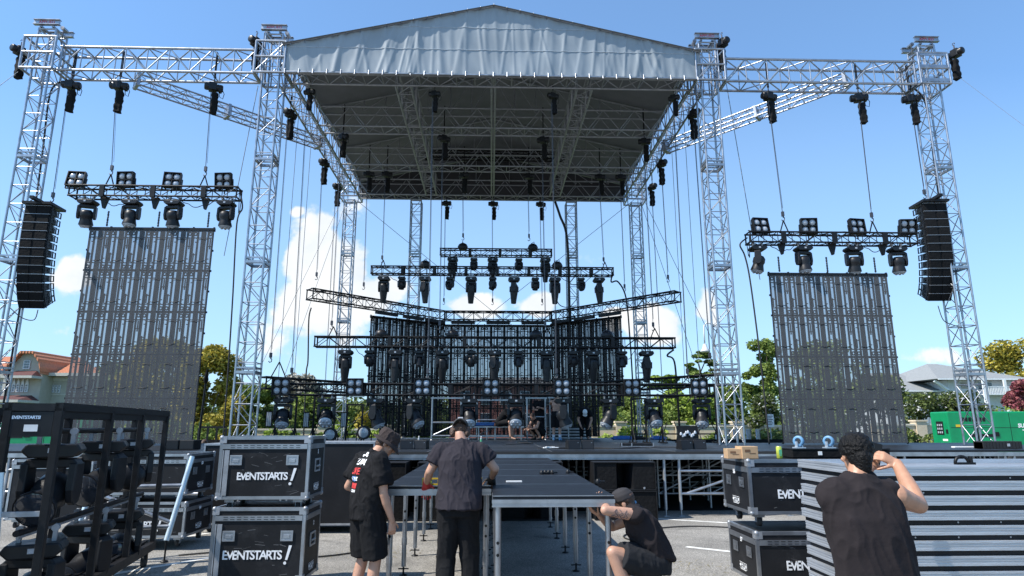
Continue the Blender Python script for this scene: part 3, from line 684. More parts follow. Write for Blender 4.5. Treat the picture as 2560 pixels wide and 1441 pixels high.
# --- side wings: black trusses with blinders and heads
for side, tx, y0, blx, hdx, hy, by, names in (
    ('left', (180, 600), 483, (190, 314, 431, 559), (222, 332, 437, 568), 500, 453, None),
    ('right', (1868, 2286), 598, (1902, 2022, 2143, 2270), (1893, 2006, 2131, 2240), 613, 571, None)):
    c0, c1 = at(tx[0], y0, YF), at(tx[1], y0, YF); c0.z = c1.z = (c0.z + c1.z) / 2; Z = c0.z
    wt = bar_truss('black lighting truss hung over the %s video wall' % side, c0, c1, 'black wing trusses', .34, .3)
    for q in (.2, .5, .8):
        ck = MB()
        p = c0 + (c1 - c0) * q; ck.box(p + V((0, -.19, -.02)), (.13, .06, .34)); ck.prism([(-.11, .0), (-.02, -.32), (.02, -.32), (.11, 0)], .1, p + V((0, -.05, -.15)))
        ck.build('hanging_plate', BLACK_METAL, wt)
    cable_bundle(wt, c0 + V((0, -.1, .2)), c1 + V((0, -.1, .2)))
    cable_bundle(wt, c0 + V((.2, .1, .18)), c1 + V((-.1, .1, .2)), n=21, amp=.07)
    for i, px in enumerate(blx):
        p = at(px, by, YF - .05); p.z = Z + .36; blinder(p, '%s four-lamp blinder on top of the %s wing black truss' % (nth(i, 4), side), 'wing truss blinders', R((6, -4, 8, -5)[i]), (-12, 4, -6, 10)[i])
    for i, px in enumerate(hdx):
        p = at(px, hy, YF); p.z = Z - .16; light('beam', p, '%s moving head under the %s wing black truss' % (nth(i, 4), side), 'wing truss moving heads', (18, 4, -8, -14)[i] if side == 'left' else (65, 12, -6, -10)[i], (14, -6, 10, 4)[i], s=.93)
    # chain hoists above
    if side == 'left': hs = [(298, 215, 278), (535, 215, 513)]
    else: hs = [(1920, 218, 1958), (2143, 212, 2180)]
    for i, (hx, hy_, cx) in enumerate(hs):
        p = at(hx, hy_, YF); p.z = wz
        e = at(cx, 0, YF); e = at(cx, y0 - 50, YF); e.z = Z + .62; sling(wt, e - V((0, 0, .08)), .13, .38)
        hoist(p, 'chain hoist under the %s wing truss, lifting the %s end of the black lighting truss' % (side, ('left', 'right')[i]), 'wing truss chain hoists', R(random.uniform(-25, 25)), e, .84)

# --- video walls
PW, PH = .565, 1.155
def panel_mesh(net, dense=False):
    b = MB(); w, h, tk = PW, PH, .05
    def bar(x0, x1, z0, z1, y=.0, t=tk): b.bb(x0, x1, y, y + t, z0, z1)
    bar(0, .034, 0, h); bar(w - .034, w, 0, h); bar(.026, w - .026, 0, .03); bar(.026, w - .026, h - .03, h)
    bar(.225, .34, .03, h - .03, .03, .06)                      # power and control box
    bar(.12, .165, .03, h - .03, .012, .03); bar(.40, .445, .03, h - .03, .012, .03)
    bar(.03, w - .03, .2, .225, .02, .02); bar(.03, w - .03, h - .225, h - .2, .02, .02)
    for z in (.1, h - .1):
        for x in (.075, .485):
            n = 12; vs = []
            for rr in (.06, .028):
                for yy in (.0, .03): vs += [(x + rr * math.cos(2 * math.pi * i / n), yy, z + rr * math.sin(2 * math.pi * i / n)) for i in range(n)]
            fs = []
            for i in range(n):
                j = (i + 1) % n; fs += [(i, j, 2 * n + j, 2 * n + i), (n + j, n + i, 3 * n + i, 3 * n + j), (j, i, n + i, n + j)]
            b.add(vs, fs)
    for x, z in ((.075, .46), (.485, .7), (.45, .34), (.11, .82)): bar(x - .035, x + .035, z - .012, z + .012, .02, .02)
    bar(.055, .075, .24, .5, .015, .03); bar(.475, .5, .62, .92, .015, .03)
    b.path([(.1, .02, .225), (.17, .0, .28), (.28, 0, .26), (.39, .0, .29), (.47, .02, .225)], .011, 5)
    b.path([(.1, .02, h - .225), (.2, .0, h - .27), (.28, 0, h - .25), (.36, .0, h - .28), (.47, .02, h - .225)], .011, 5)
    if dense:
        for x0, x1 in ((.06, .085), (.185, .21), (.36, .385), (.48, .505)): bar(x0, x1, .03, h - .03, .02, .02)
    if net:
        b.cur = 1; b.add([(0.002, -.004, 0.002), (w - .002, -.004, .002), (w - .002, -.004, h - .002), (.002, -.004, h - .002)], [(0, 1, 2, 3)])
    return b.mesh('led_panel')
def video_wall(label, p0, axis, cols, rows, net, skip=(), group=None, ph=PH, hang=None):
    """p0: bottom left corner; axis: direction along the wall"""
    a = V(axis).normalized(); rz = math.atan2(a.y, a.x)
    t = thing('video_wall', label, 'video wall', p0, rz, group)
    me = panel_mesh(True) if net else panel_mesh(True, True); me.materials.append(BLACK_METAL); me.materials.append(LED_NET if net else LED_NET_DARK)
    for r in range(rows):
        for c in range(cols):
            if (r, c) in skip: continue
            o = bpy.data.objects.new('led_panel', me); COL.objects.link(o); o.parent = t; o.location = (c * PW, 0, r * ph); o.scale = (1, 1, ph / PH)
    b = MB(); b.box((cols * PW / 2, .03, rows * ph + .035), (cols * PW + .04, .09, .07)); 
    for c in range(cols + 1): b.box((c * PW, .03, rows * ph + .08), (.04, .05, .04))
    b.build('header_bar', BLACK_METAL, t, True)
    k = MB()
    for r in range(rows * 2 + 1):
        for x in (-.012, cols * PW + .012): k.box((x, .03, r * ph / 2), (.04, .04, .05))
    k.build('edge_latch', BLACK_METAL, t, True)
    if hang:
        k = MB()
        for x in hang:
            z = rows * ph + .08; n = 6; 
            for q in range(n): k.lathe([(.02, -.035), (.028, -.02), (.028, .02), (.02, .035)], 6, (x, .03, z + .06 + q * .075), 'Z', sy=.45 if q % 2 else 1)
        k.build('hanging_chain', CHAIN, t, True)
    return t
pl_ = at(225, 570, YF); pr_ = at(1923, 688, YF)
video_wall('tall left video wall of grey see-through LED panels', (pl_.x, YF, 1.27), (1, 0, 0), 6, 5, True, group='side video walls', hang=(.43, 1.83, 3.2))
ZR = pr_.z; rr_ = 4
video_wall('shorter right video wall of grey see-through LED panels', (pr_.x, YF, ZR - 4 * PH), (1, 0, 0), 6, 4, True, group='side video walls', hang=(.32, 1.71, 3.1))
CL, CR = at(1115, 815, 27.0), at(1385, 815, 27.0)
video_wall('black open-frame video wall across the middle back of the stage', (-2.0, 27.0, 1.26), (1, 0, 0), 8, 4, False, group='upstage video walls')
cw0 = V((-2.0 - .01, 27.0, 0)); vx = V((-.81, -.58, 0)).normalized()
a_ = cw0 + vx * (PW * 6)
video_wall('black open-frame video wall angled in on the upstage left side', (a_.x, a_.y, 1.30), -vx, 6, 4, False, group='upstage video walls', skip=((0, 0),))
b_ = V((-2.0 + 8 * PW + .01, 27.0, 0)); vx2 = V((.76, -.65, 0)).normalized()
video_wall('black open-frame video wall angled in on the upstage right side', (b_.x, b_.y, 1.30), vx2, 6, 4, False, group='upstage video walls', skip=((0, 5), (0, 4)))

# --- line arrays
def cabinet_meshes():
    w, h, hb, dp = .65, .232, .15, .44
    vs = [(-w / 2, 0, -h / 2), (w / 2, 0, -h / 2), (w / 2, 0, h / 2), (-w / 2, 0, h / 2), (-w * .40, dp, -hb / 2), (w * .40, dp, -hb / 2), (w * .40, dp, hb / 2), (-w * .40, dp, hb / 2)]
    body = MB().add(vs, [(3, 2, 1, 0), (4, 5, 6, 7), (0, 1, 5, 4), (2, 3, 7, 6), (1, 2, 6, 5), (3, 0, 4, 7)]).mesh('cabinet'); body.materials.append(BLACK_WORN)
    g = MB(); g.prism([(-w / 2 + .01, -h / 2 + .012), (-.03, -h / 2 + .012), (-.03, h / 2 - .012), (-w / 2 + .01, h / 2 - .012)], .02, (0, -.022, 0)); g.prism([(.03, -h / 2 + .012), (w / 2 - .01, -h / 2 + .012), (w / 2 - .01, h / 2 - .012), (.03, h / 2 - .012)], .02, (0, -.022, 0))
    g.bb(-.028, .028, -.01, -.001, -h / 2 + .012, h / 2 - .012)
    gm = g.mesh('grille'); gm.materials.append(FABRIC_BLACK)
    kms = []
    for s in (-1, 1):
        k = MB(); x = s * (w / 2 + .012)
        for y, z0, z1 in ((.06, -h / 2, h / 2), (.40, -h / 2 + .02, h / 2 - .02), (.52, -h / 2 + .03, h / 2 - .03)): k.box((x - s * (.03 if y > .3 else 0), y, (z0 + z1) / 2), (.02, .03, z1 - z0))
        k.tube((x, .06, h / 2 - .03), (x - s * .04, .52, h / 2 - .045), .012, 5).tube((x, .06, -h / 2 + .03), (x - s * .04, .52, -h / 2 + .045), .012, 5)
        k.lathe([(.03, -.012), (.03, .012)], 10, (x - s * .005, .22, 0), 'X')
        km = k.mesh('rigging_bracket'); km.materials.append(BLACK_METAL); kms.append(km)
    e = MB(); e.bb(-w / 2 - .005, w / 2 + .005, -.03, .01, h / 2 - .006, h / 2 + .004); em = e.mesh('edge_trim'); em.materials.append(ALU_DULL)
    return body, gm, kms[0], kms[1], em
CABM = cabinet_meshes()
def line_array(label, top, group, hoist_px, rz):
    t = thing('line_array', label, 'line array', top, rz, group)
    b = MB(); b.box((0, .25, .03), (.74, .72, .07)); b.box((0, .1, .1), (.1, .9, .08)); b.build('bumper_frame', BLACK_METAL, t, True)
    pos = V((0, 0, -.03)); ang = R(-1); steps = [0, .5, .8, 1, 1.2, 1.5, 2, 2.5, 3, 4, 6, 8]
    for i, st_ in enumerate(steps):
        ang += R(st_); h = .238; rot = Matrix.Rotation(ang, 4, 'X')
        c = pos + rot.to_3x3() @ V((0, 0, -h / 2))
        names = ('cabinet', 'grille', 'rigging_bracket', 'rigging_bracket', 'edge_trim'); par = None
        for nm, me in zip(names, CABM):
            o = bpy.data.objects.new(nm, me); COL.objects.link(o)
            if par is None: o.parent = t; o.matrix_local = Matrix.Translation(c) @ rot; par = o
            else: o.parent = par
        pos = pos + rot.to_3x3() @ V((0, 0, -h))
    return t
la = at(97, 512, YF - .3); line_array('tall black line array of loudspeakers hanging beside the far left tower', la, 'hanging line arrays', 0, R(4))
ra = at(2335, 506, YF - .3); line_array('tall black line array of loudspeakers hanging beside the far right tower', ra, 'hanging line arrays', 0, R(-4))
p = at(178, 215, YF); p.z = wz; hoist(p, 'chain hoist under left wing truss, lifting the left line array', 'wing truss chain hoists', R(10), at(131, 498, YF), .84)
p = at(2272, 212, YF); p.z = wz; hoist(p, 'chain hoist under right wing truss, lifting the right line array', 'wing truss chain hoists', R(-20), at(2312, 490, YF), .84)
# hoists beside the tower tops
for px, py, lab in ((50, 132, 'chain hoist on the outer side of the far left tower top'), (2388, 138, 'chain hoist on the outer side of the far right tower top'),
                    (640, 110, 'chain hoist high on the left roof tower above the wing truss'), (1806, 112, 'chain hoist high on the right roof tower above the wing truss')):
    p = at(px, py, YF - .2); p.z += .34; hoist(p, lab, 'tower top chain hoists', R(70 if px in (50, 640) else 110))

# --- centre rig
T5Y, T4Y, T2Y, T1Y = 18.0, 20.6, 23.7, 24.7
def level(pxa, pxb, py, Y):
    a, b = at(pxa, py, Y), at(pxb, py, Y); z = (a.z + b.z) / 2; a.z = b.z = z; return a, b
a, b = level(1100, 1380, 633, T1Y); Z1 = a.z; g = 'black trusses over the stage'
t1 = bar_truss('short uppermost black lighting truss over the middle of the stage', a, b, g, .3, .27, 1.2)
a, b = level(928, 1533, 679, T2Y); Z2 = a.z
t2 = bar_truss('second black lighting truss from the top, hung over the stage', a, b, g, .3, .29, 1.2); cable_bundle(t2, a + V((0, -.1, .17)), b + V((0, -.1, .17)), n=24, amp=.03)
a, b = level(788, 1686, 857, T4Y); Z4 = a.z
t4 = bar_truss('long black lighting truss crossing in front of the upstage video wall', a, b, g, .32, .32, 2.4); cable_bundle(t4, a + V((0, -.1, .18)), b + V((0, -.1, .18)), n=30, amp=.03)
a, b = level(690, 1782, 975, T5Y); Z5 = a.z
t5 = bar_truss('lowest black lighting truss, hung just above the stage floor and carrying blinders', a, b, g, .36, .30, 2.4, bay=.62); cable_bundle(t5, a + V((0, -.1, .18)), b + V((0, -.1, .18)), n=30, amp=.05)
# low angled trusses behind it
for s, px, py, lab in ((-1, 655, 957, 'short black truss angled behind the left end of the lowest truss'), (1, 1806, 950, 'short black truss angled behind the right end of the lowest truss')):
    p = at(px, py, 18.6); q = p + V((-s * 2.9, 3.6, 0)); tt = bar_truss(lab, p, q, 'low angled trusses', .34, .32); sling(tt, p + V((-s * .35, .3, .62)), .22, .46)
# V-shaped truss holding the upstage wall
vz = at(1240, 792, 27).z
vl0, vl1 = at(772, 753, 22.4), V((-2.05, 26.9, vz)); vr1, vr0 = V((2.6, 26.9, vz)), at(1696, 745, 22.4)
vl0.z = vr0.z = vz + .0
for p0, p1, lab in ((vl0, vl1, 'black truss rising out to the left over the angled video wall'), (vl1 + V((.02, 0, 0)), vr1 - V((.02, 0, 0)), 'black truss holding the middle upstage video wall'), (vr1, vr0, 'black truss rising out to the right over the angled video wall')):
    tt = bar_truss(lab, p0, p1, 'video wall trusses', .42, .36, 0)
    d_ = (p1 - p0).normalized(); nrm = V((d_.y, -d_.x, 0)); nrm = nrm if nrm.y < 0 else -nrm
    cable_bundle(tt, p0 + V((0, 0, .2)) + nrm * .1, p1 + V((0, 0, .2)) + nrm * .1, n=22, amp=.05)
def batten_proto():
    t = thing('led_batten', 'x', 'LED batten'); b = MB(); b.box((0, 0, 0), (1.0, .16, .12)); b.build('housing', BLACK_METAL, t, True, .01)
    k = MB()
    for i in range(10): k.lathe([(.04, 0), (.035, -.02), (.001, -.025)], 10, (-.45 + i * .1, -.06, -.055))
    k.build('lens_row', GLASSY, t, True)
    y = MB()
    for s in (-1, 1): y.box((s * .52, 0, .08), (.015, .05, .2))
    y.build('bracket', BLACK_METAL, t, True); return t
BT = batten_proto(); k = 0
for p0, p1, qs, arm in ((vl0, vl1, (.52, .73, .91), 'left'), (vl1, vr1, (.18, .5, .82), 'middle'), (vr1, vr0, (.1, .3, .51), 'right')):
    d_ = (p1 - p0).normalized()
    for j, q in enumerate(qs):
        p = p0 + (p1 - p0) * q + V((0, 0, -.30)); nrm = V((d_.y, -d_.x, 0)); nrm = nrm if nrm.y < 0 else -nrm
        place(BT, p + nrm * .12, math.atan2(d_.y, d_.x), 'black LED batten, %s of three under the %s video wall truss' % (nth(j, 3), arm), 'LED battens'); k += 1
# lights of the centre rig
def row(kind, xs, ys, Y, Z, what, group, pans=(0,), tilts=(0,), s=1):
    for i, px in enumerate(xs):
        p = at(px, ys, Y); p.z = Z
        light(kind, p, what % nth(i, len(xs)), group, pans[i % len(pans)], tilts[i % len(tilts)], s=s)
row('spot', (960, 1063, 1178, 1285, 1387, 1497), 700, T2Y, Z2 - .15, '%s long spotlight under the second truss from the top', 'truss spotlights', (0, 70, 10, 80, 15, 88), (4, -3, 5, 2), 1)
row('small', (1005, 1125, 1232, 1338, 1452), 690, T2Y, Z2 - .15, '%s small wash light under the second truss from the top', 'small wash lights', (20, -30, 60, 10), (20, -25, 30), 1)
row('spot', (1132, 1232, 1363), 645, T1Y, Z1 - .14, '%s long spotlight under the short uppermost truss', 'truss spotlights', (0, 40, 10), (3,), .95)
row('small', (1185, 1297), 645, T1Y, Z1 - .14, '%s small wash light under the short uppermost truss', 'small wash lights', (0, 20), (10,), 1)
row('spot', (865, 990, 1107, 1237, 1366, 1482, 1615), 875, T4Y, Z4 - .17, '%s long spotlight under the long truss before the video wall', 'truss spotlights', (5, -10, 8, 70, 0, 12, 85), (2, -4, 5), 1)
row('small', (925, 1048, 1178, 1296, 1432, 1555), 870, T4Y, Z4 - .17, '%s small wash light under the long truss before the video wall', 'small wash lights', (0, 20, -20), (15, -10), 1.05)
row('beam', (710, 818, 940, 1037, 1173, 1290, 1407, 1523, 1632, 1752), 995, T5Y, Z5 - .15, '%s moving head under the lowest stage truss', 'low truss moving heads', (15, 10, 80, 60, 5, -4, 85, -70, 8, -20), (-30, -50, -25, -35, -42, -44, -20, -30, -40, -34), .98)
for i, px in enumerate((703, 887, 1056, 1228, 1406, 1580, 1748)):
    p = at(px, 967, T5Y - .25); p.z = Z5 + .06; blinder(p, '%s four-lamp blinder on the lowest stage truss' % nth(i, 7), 'low truss blinders', R((3, -2, 4, 0, -3, 2, -4)[i]), (0, 3, -4, 2, 0, 4, -2)[i])
def dome_proto():
    t = thing('strobe_dome', 'x', 'strobe light'); MB().lathe([(.2, 0), (.21, .05), (.16, .15), (.08, .2), (.001, .21)], 14).build('cover', GREY_PLASTIC, t, True); MB().lathe([(.16, -.06), (.17, -.02), (.17, 0)], 14).build('base', PLASTIC, t, True)
    MB().path([(-.15, 0, .1), (-.12, 0, .25), (.1, 0, .26), (.14, 0, .1)], .012, 5).build('handle', BLACK_METAL, t, True); return t
DM = dome_proto()
for Y, Z, xs, py, lab in ((T4Y, Z4 + .17, (953, 1132, 1340, 1518), 838, 'long truss before the video wall'), (T2Y, Z2 + .16, (1063, 1393), 660, 'second truss from the top'), (T1Y, Z1 + .15, (1157, 1332), 620, 'short uppermost truss')):
    for i, px in enumerate(xs):
        p = at(px, py, Y); p.z = Z + .04; place(DM, p, random.uniform(0, 6), '%s domed strobe sitting on the %s' % (nth(i, len(xs)), lab), 'domed strobes')
# hoists over the stage
def rig_hoist(px, Y, dest, label, strap=.5, zt=None, sx=None, rz=None, s=.78):
    x = at(px, 350, Y).x if sx is None else sx
    p = V((x, Y, EZ - .02 if zt is None else zt)); return hoist(p, label, 'roof chain hoists', R(random.uniform(-40, 40)) if rz is None else rz, dest, strap / s, s=s)
def xz(px, py, Y, z): p = at(px, py, Y); p.z = z; return p
def hx(px, py, Y):                                           # x of a hoist whose motor shows at px, py
    return at(px, py, Y).x
fr = YF + .35
for i, (px, dx, nm) in enumerate(((775, 733, 'leftmost'), (1087, 1056, 'second from left'), (1382, 1410, 'third from left'), (1683, 1740, 'rightmost'))):
    e = xz(dx, 945, T5Y, Z5 + .5); x = hx(px, 212, fr)
    rig_hoist(px, fr, V((x, T5Y - .1, Z5 + .4)), 'chain hoist under front roof truss, %s of the four' % nm, .1, sx=x, s=.62)
for i, (px, nm) in enumerate(((857, 'leftmost'), (1110, 'second from left'), (1358, 'third from left'), (1611, 'rightmost'))):
    x = hx(px, 352, 20.6); rig_hoist(px, 20.6, V((x, T4Y, Z4 + .5)), 'strapped chain hoist under the second roof truss, %s of the four' % nm, .75, sx=x)
for i, (px, dx, dz, nm, Yd) in enumerate(((922, 0, vz + .6, 'leftmost', 24.6), (967, 958, Z2 + .4, 'second from left', T2Y), (1160, 1163, Z1 + .4, 'third from left', T1Y), (1322, 1325, Z1 + .4, 'third from right', T1Y), (1500, 1512, Z2 + .4, 'second from right', T2Y), (1552, 0, vz + .6, 'rightmost', 24.6))):
    x = hx(px, 438, 23.9); rig_hoist(px, 23.9, V((x, min(Yd, 24.0), dz)), 'strapped chain hoist under the third roof truss, %s of the six' % nm, .75, sx=x)
for i, (px, nm) in enumerate(((1116, 'left'), (1233, 'middle'), (1352, 'right'))):
    x = hx(px, 512, 27.2); rig_hoist(px, 27.2, V((x, 27.0, vz + .6)), 'chain hoist under the rear roof truss, %s of the three' % nm, .05, sx=x, rz=R(12 * (i - 1)))
for s, rows_ in ((-1, ((725, 288, 18.7, 'front', 655, Z5 + .9), (810, 410, 22.6, 'middle', 780, vz + .65), (843, 470, 25.6, 'rear', 835, 2.6))), (1, ((1735, 288, 18.7, 'front', 1800, Z5 + .95), (1655, 412, 22.6, 'middle', 1690, vz + .65), (1631, 470, 25.6, 'rear', 1632, 2.6)))):
    for px, py, Y, nm, dx, dz in rows_:
        x = hx(px, py, Y); p = V((x, Y, at(px, py, Y).z + .34)); hoist(p, '%s chain hoist on the %s side truss of the roof' % (nm, 'left' if s < 0 else 'right'), 'roof side chain hoists', R(90 + 20 * s), V((x, Y, dz)), .3)
for root, p in ((t4, None),):
    for px in (833, 1107, 1368, 1637): sling(t4, xz(px, 830, T4Y, Z4 + .5), .16, .36)
for px in (958, 1512): sling(t2, xz(px, 655, T2Y, Z2 + .42), .1, .28)
# ------------------------------------------------------------------ runway deck in front of the stage
PZ_ = 1.12
def deck_unit(x0, x1, y0, y1, z, label, group, legs=True):
    t = thing('stage_deck', label, 'stage deck', ((x0 + x1) / 2, y0, z), 0, group)
    MB().bb(x0 + .004, x1 - .004, y0 + .004, y1 - .004, z - .03, z).build('deck_top', DECK, t)
    f = MB()
    for a in ((x0, x1, y0, y0 + .03), (x0, x1, y1 - .03, y1 - .001), (x0, x0 + .03, y0 + .031, y1 - .031), (x1 - .03, x1, y0 + .031, y1 - .031)): f.bb(*a, z - .095, z - .032)
    f.bb(x0 - .004, x1 + .004, y0 - .006, y0 - .0005, z - .062, z - .034); f.bb(x0 - .004, x1 + .004, y0 - .006, y0 - .0005, z - .095, z - .084)
    f.bb(x0 + .002, x1 - .002, y0 - .001, y0 + .0035, z - .005, z + .0015)
    f.build('frame', ALU, t)
    if legs:
        for x in (x0 + .05, x1 - .05):
            l = MB(); y = y0 + .09; l.tube((x, y, .1), (x, y, z - .09), .027, 10); l.tube((x, y, .34), (x, y, .42), .032, 10); lo = l.build('leg', ALU, t)
            b = MB(); b.tube((x, y, .012), (x, y, .1), .011, 6); b.lathe([(.045, 0), (.045, .01), (.014, .02)], 10, (x, y, .0)); b.box((x, y, .075), (.12, .02, .012))
            b.build('screw_foot', BLACK_METAL, lo)
            for z_ in (.62, .72): MB().lathe([(.014, -.034), (.014, .036)], 8, (x, y, z_), 'Y').build('bolt', BLACK_METAL, lo)
XL, XM, XR = -1.07, 0.01, 1.09
ys = [6.83, 7.98, 9.13, 10.28, 11.43, 12.55]
for i in range(5): deck_unit(XL, XM - .006, ys[i], ys[i + 1] - .004, PZ_, 'black topped stage deck in the left row of the runway, %s from the camera' % ORD[i], 'runway decks')
ysr = [5.84, 6.98, 8.13, 9.28, 10.43, 11.55, 12.55]
for i in range(6): deck_unit(XM + .006, XR, ysr[i], ysr[i + 1] - .004, PZ_, 'black topped stage deck in the right row of the runway, %s from the camera' % ORD[i], 'runway decks')
# things lying on the runway
p = atz(1285, 1206, PZ_); t = thing('paper_strip', 'small white paper strip lying on the runway deck', 'paper', (p.x, p.y, PZ_), .05); MB().box((0, 0, .008), (.17, .05, .012)).build('sheet', PAPER, t, True)
p = atz(1130, 1213, PZ_); lv = thing('spirit_level', 'yellow spirit level resting on the front edge of the runway deck', 'spirit level', (p.x, 6.92, PZ_), .03)
b = MB(); b.box((0, 0, .007), (.62, .028, .014)).box((0, 0, .063), (.62, .028, .014)).box((-.295, 0, .035), (.03, .026, .042)).box((.295, 0, .035), (.03, .026, .042)).box((-.1, 0, .035), (.10, .024, .042)).box((.12, 0, .035), (.1, .024, .042)); b.build('frame', YELLOW, lv, True)
MB().box((.01, -.002, .05), (.06, .014, .018)).box((-.22, -.002, .035), (.02, .014, .04)).box((.24, -.002, .035), (.02, .014, .04)).build('vial', LIME, lv, True)
for px, py, lab in ((1372, 1186, 'pile of small black clamps lying on the runway deck'), (1424, 1184, 'single small black clamp lying on the runway deck'), (1500, 1209, 'flat black clamp lying at the right edge of the runway deck')):
    p = atz(px, py, PZ_); t = thing('clamp', lab, 'clamp', (p.x, p.y, PZ_), 0, 'clamps on the runway'); b = MB(); n = 4 if px < 1400 else 1
    for i in range(n):
        x = (i - n / 2) * .045; y = .03 * math.sin(i * 7); b.lathe([(.028, 0), (.03, .02), (.016, .045)], 8, (x, y, .0)); b.box((x + .03, y, .018), (.09, .03, .02), Matrix.Rotation(i * 1.3, 3, 'Z'))
    b.build('jaw', BLACK_METAL, t, True, .004)

# ------------------------------------------------------------------ road cases
def road_case(label, x0, x1, y0, y1, z0, z1, logo=True, wheels=True, group=None, number=None, logo_x=.5, end='right', latches='front', logo_size=None, icons=True, rz=0):
    cx, cy = (x0 + x1) / 2, (y0 + y1) / 2; w, d, h = x1 - x0, y1 - y0, z1 - z0
    t = thing('road_case', label, 'flight case', (cx, cy, z0), rz, group)
    hw, hd = w / 2, d / 2; e = .032
    MB().bb(-hw + .004, hw - .004, -hd + .004, hd - .004, .004, h - .004).build('body', PLY, t, True)
    k = MB()
    for sx in (-1, 1):
        for sy in (-1, 1): k.box((sx * (hw - e / 2), sy * (hd - .0025), h / 2), (e, .007, h - 2 * e)); k.box((sx * (hw - .0025), sy * (hd - e / 2 - .004), h / 2), (.007, e - .008, h - 2 * e))
    for sy in (-1, 1):
        for z in (e / 2, h - e / 2): k.box((0, sy * (hd - .002), z), (w, .009, e))
        for sz in (0, 1): k.box((0, sy * (hd - e / 2 - .003), sz * h), (w - .01, e - .006, .006))
    for sx in (-1, 1):
        for z in (e / 2, h - e / 2): k.box((sx * (hw - .002), 0, z), (.009, d - .012, e))
        for sz in (0, 1): k.box((sx * (hw - e / 2 - .003), 0, sz * h + .0005), (e - .006, d - 2 * e, .006))
    k.build('edge_trim', ALU, t, True)
    lz = h - .105                                                       # lid joint
    k = MB(); 
    k.box((0, -hd - .001, lz), (w - 2 * e - .003, .012, .052)); k.box((hw + .001, 0, lz), (.012, d - 2 * e - .003, .052)); k.box((-hw - .001, 0, lz), (.012, d - 2 * e - .003, .052))
    k.build('lid_band', ALU, t, True)
    k = MB(); n = int((w - .2) / .07)
    for i in range(n): k.box((-hw + .14 + i * .07, -hd - .0078, lz + .012), (.045, .003, .006)); k.box((-hw + .14 + i * .07, -hd - .0078, lz - .012), (.045, .003, .006))
    k.build('rivet_slot', GREY_PLASTIC, t, True)
    for sx in (-1, 1):
        for sy in (-1, 1):
            for z in (.0, h):
                c = MB(); c.ball((sx * (hw - .012), sy * (hd - .012), abs(z - .012)), .026, 8)
                c.box((sx * (hw - .035), sy * (hd + .003), z + (.035 if z == 0 else -.035)), (.07, .006, .07)); c.box((sx * (hw + .003), sy * (hd - .035), z + (.035 if z == 0 else -.035)), (.006, .07, .07))
                c.build('corner', ALU_DULL, t, True)
    def dish(px_, pz, face):
        c = MB(); w_, h_ = .13, .105
        ax = (1, 0, 0) if face == 'front' else (0, 1, 0)
        def bx(a, b_, dd, ww, hh, off=0):
            if face == 'front': c.box((px_ + a, -hd - off - dd / 2, pz + b_), (ww, dd, hh))
            else:
                s = 1 if face == 'right' else -1
                c.box((s * (hw + off + dd / 2), px_ + a, pz + b_), (dd, ww, hh))
        bx(0, h_ / 2 - .009, .008, w_, .018); bx(0, -h_ / 2 + .009, .008, w_, .018); bx(w_ / 2 - .009, 0, .008, .018, h_ - .036); bx(-w_ / 2 + .009, 0, .008, .018, h_ - .036)
        bx(0, 0, .003, w_ - .03, h_ - .03); bx(0, -.005, .009, w_ * .5, .034, .003); c.build('latch', ALU, t, True, .003)
    if latches == 'front':
        for s in (-1, 1): dish(s * w * .31, h * .62, 'front')
        c = MB(); c.box((-hw + .085, -hd - .003, h * .42), (.05, .008, h * .72)); c.box((-hw + .045, -hd - .004, h * .42), (.014, .01, h * .72)); c.build('hinge', ALU_DULL, t, True)
    else:
        s_ = end
        for s in (-1, 1): dish(s * d * .24, h * .56, s_)
    s = 1 if end == 'right' else -1; x = s * (hw + .006)
    if latches == 'front':
        c = MB(); zc = h * .52
        for a, b_, dy, dz in ((0, .062, .2, .018), (0, -.062, .2, .018), (.09, 0, .018, .106), (-.09, 0, .018, .106)): c.box((x, a, zc + b_), (.012, dy, dz))
        c.tube((x + s * .01, -.06, zc - .01), (x + s * .01, .06, zc - .01), .011, 6); c.build('handle', ALU_DULL, t, True)
    if icons:
        c = MB(); q = .012
        for j in range(4):
            yy = s * (-.075 + j * .05); zz = .115
            if j == 0: c.lathe([(.016, -.001), (.016, .001)], 10, (x, yy, zz), 'X')
            elif j == 1: c.box((x, yy, zz + .01), (.002, .024, .014)); c.box((x, yy, zz - .015), (.002, .012, .02))
            elif j == 2: c.box((x, yy, zz), (.002, .008, .035)); c.box((x, yy, zz - .02), (.002, .03, .012))
            else: c.lathe([(.018, -.001), (.018, .001)], 10, (x, yy, zz), 'X', sy=.6)
            c.box((x, yy, zz - .03), (.002, .035, .003)); c.box((x, yy - .024, zz), (.002, .002, .06))
        c.box((x, 0, zz - .04), (.002, .15, .005)); c.box((x, 0, zz + .03), (.002, .19, .003)); c.build('handling_icon', WHITE, t, True)
    o = WM[t.name]
    if number: text('case_number', number, .062, o @ V((x + s * .001, 0, h * .74)), (o.to_3x3() @ V((0, s, 0))), (0, 0, 1), WHITE, t, weight=.002)
    if logo:
        ls = logo_size or h * .165; lx = (logo_x - .5) * w
        text('logo', 'EVENTSTARTS', ls, o @ V((lx - ls * .35, -hd - .001, h * .36)), (1, 0, 0), (0, 0, 1), WHITE, t, spacing=.74, weight=.0025)
        c = MB(); tx = lx + ls * 2.55; zz = h * .36
        c.prism([(-.012, -.045), (.012, -.045), (.05, ls * .8), (.02, ls * .8)], .0015, (tx, -hd - .002, zz)); c.lathe([(.0155, -.001), (.0155, .001)], 12, (tx - .012, -hd - .002, zz - .075), 'Y'); c.build('exclamation_mark', WHITE, t, True)
    sc = MB(); rs = random.Random(int(abs(x0) * 1000 + z0 * 77))
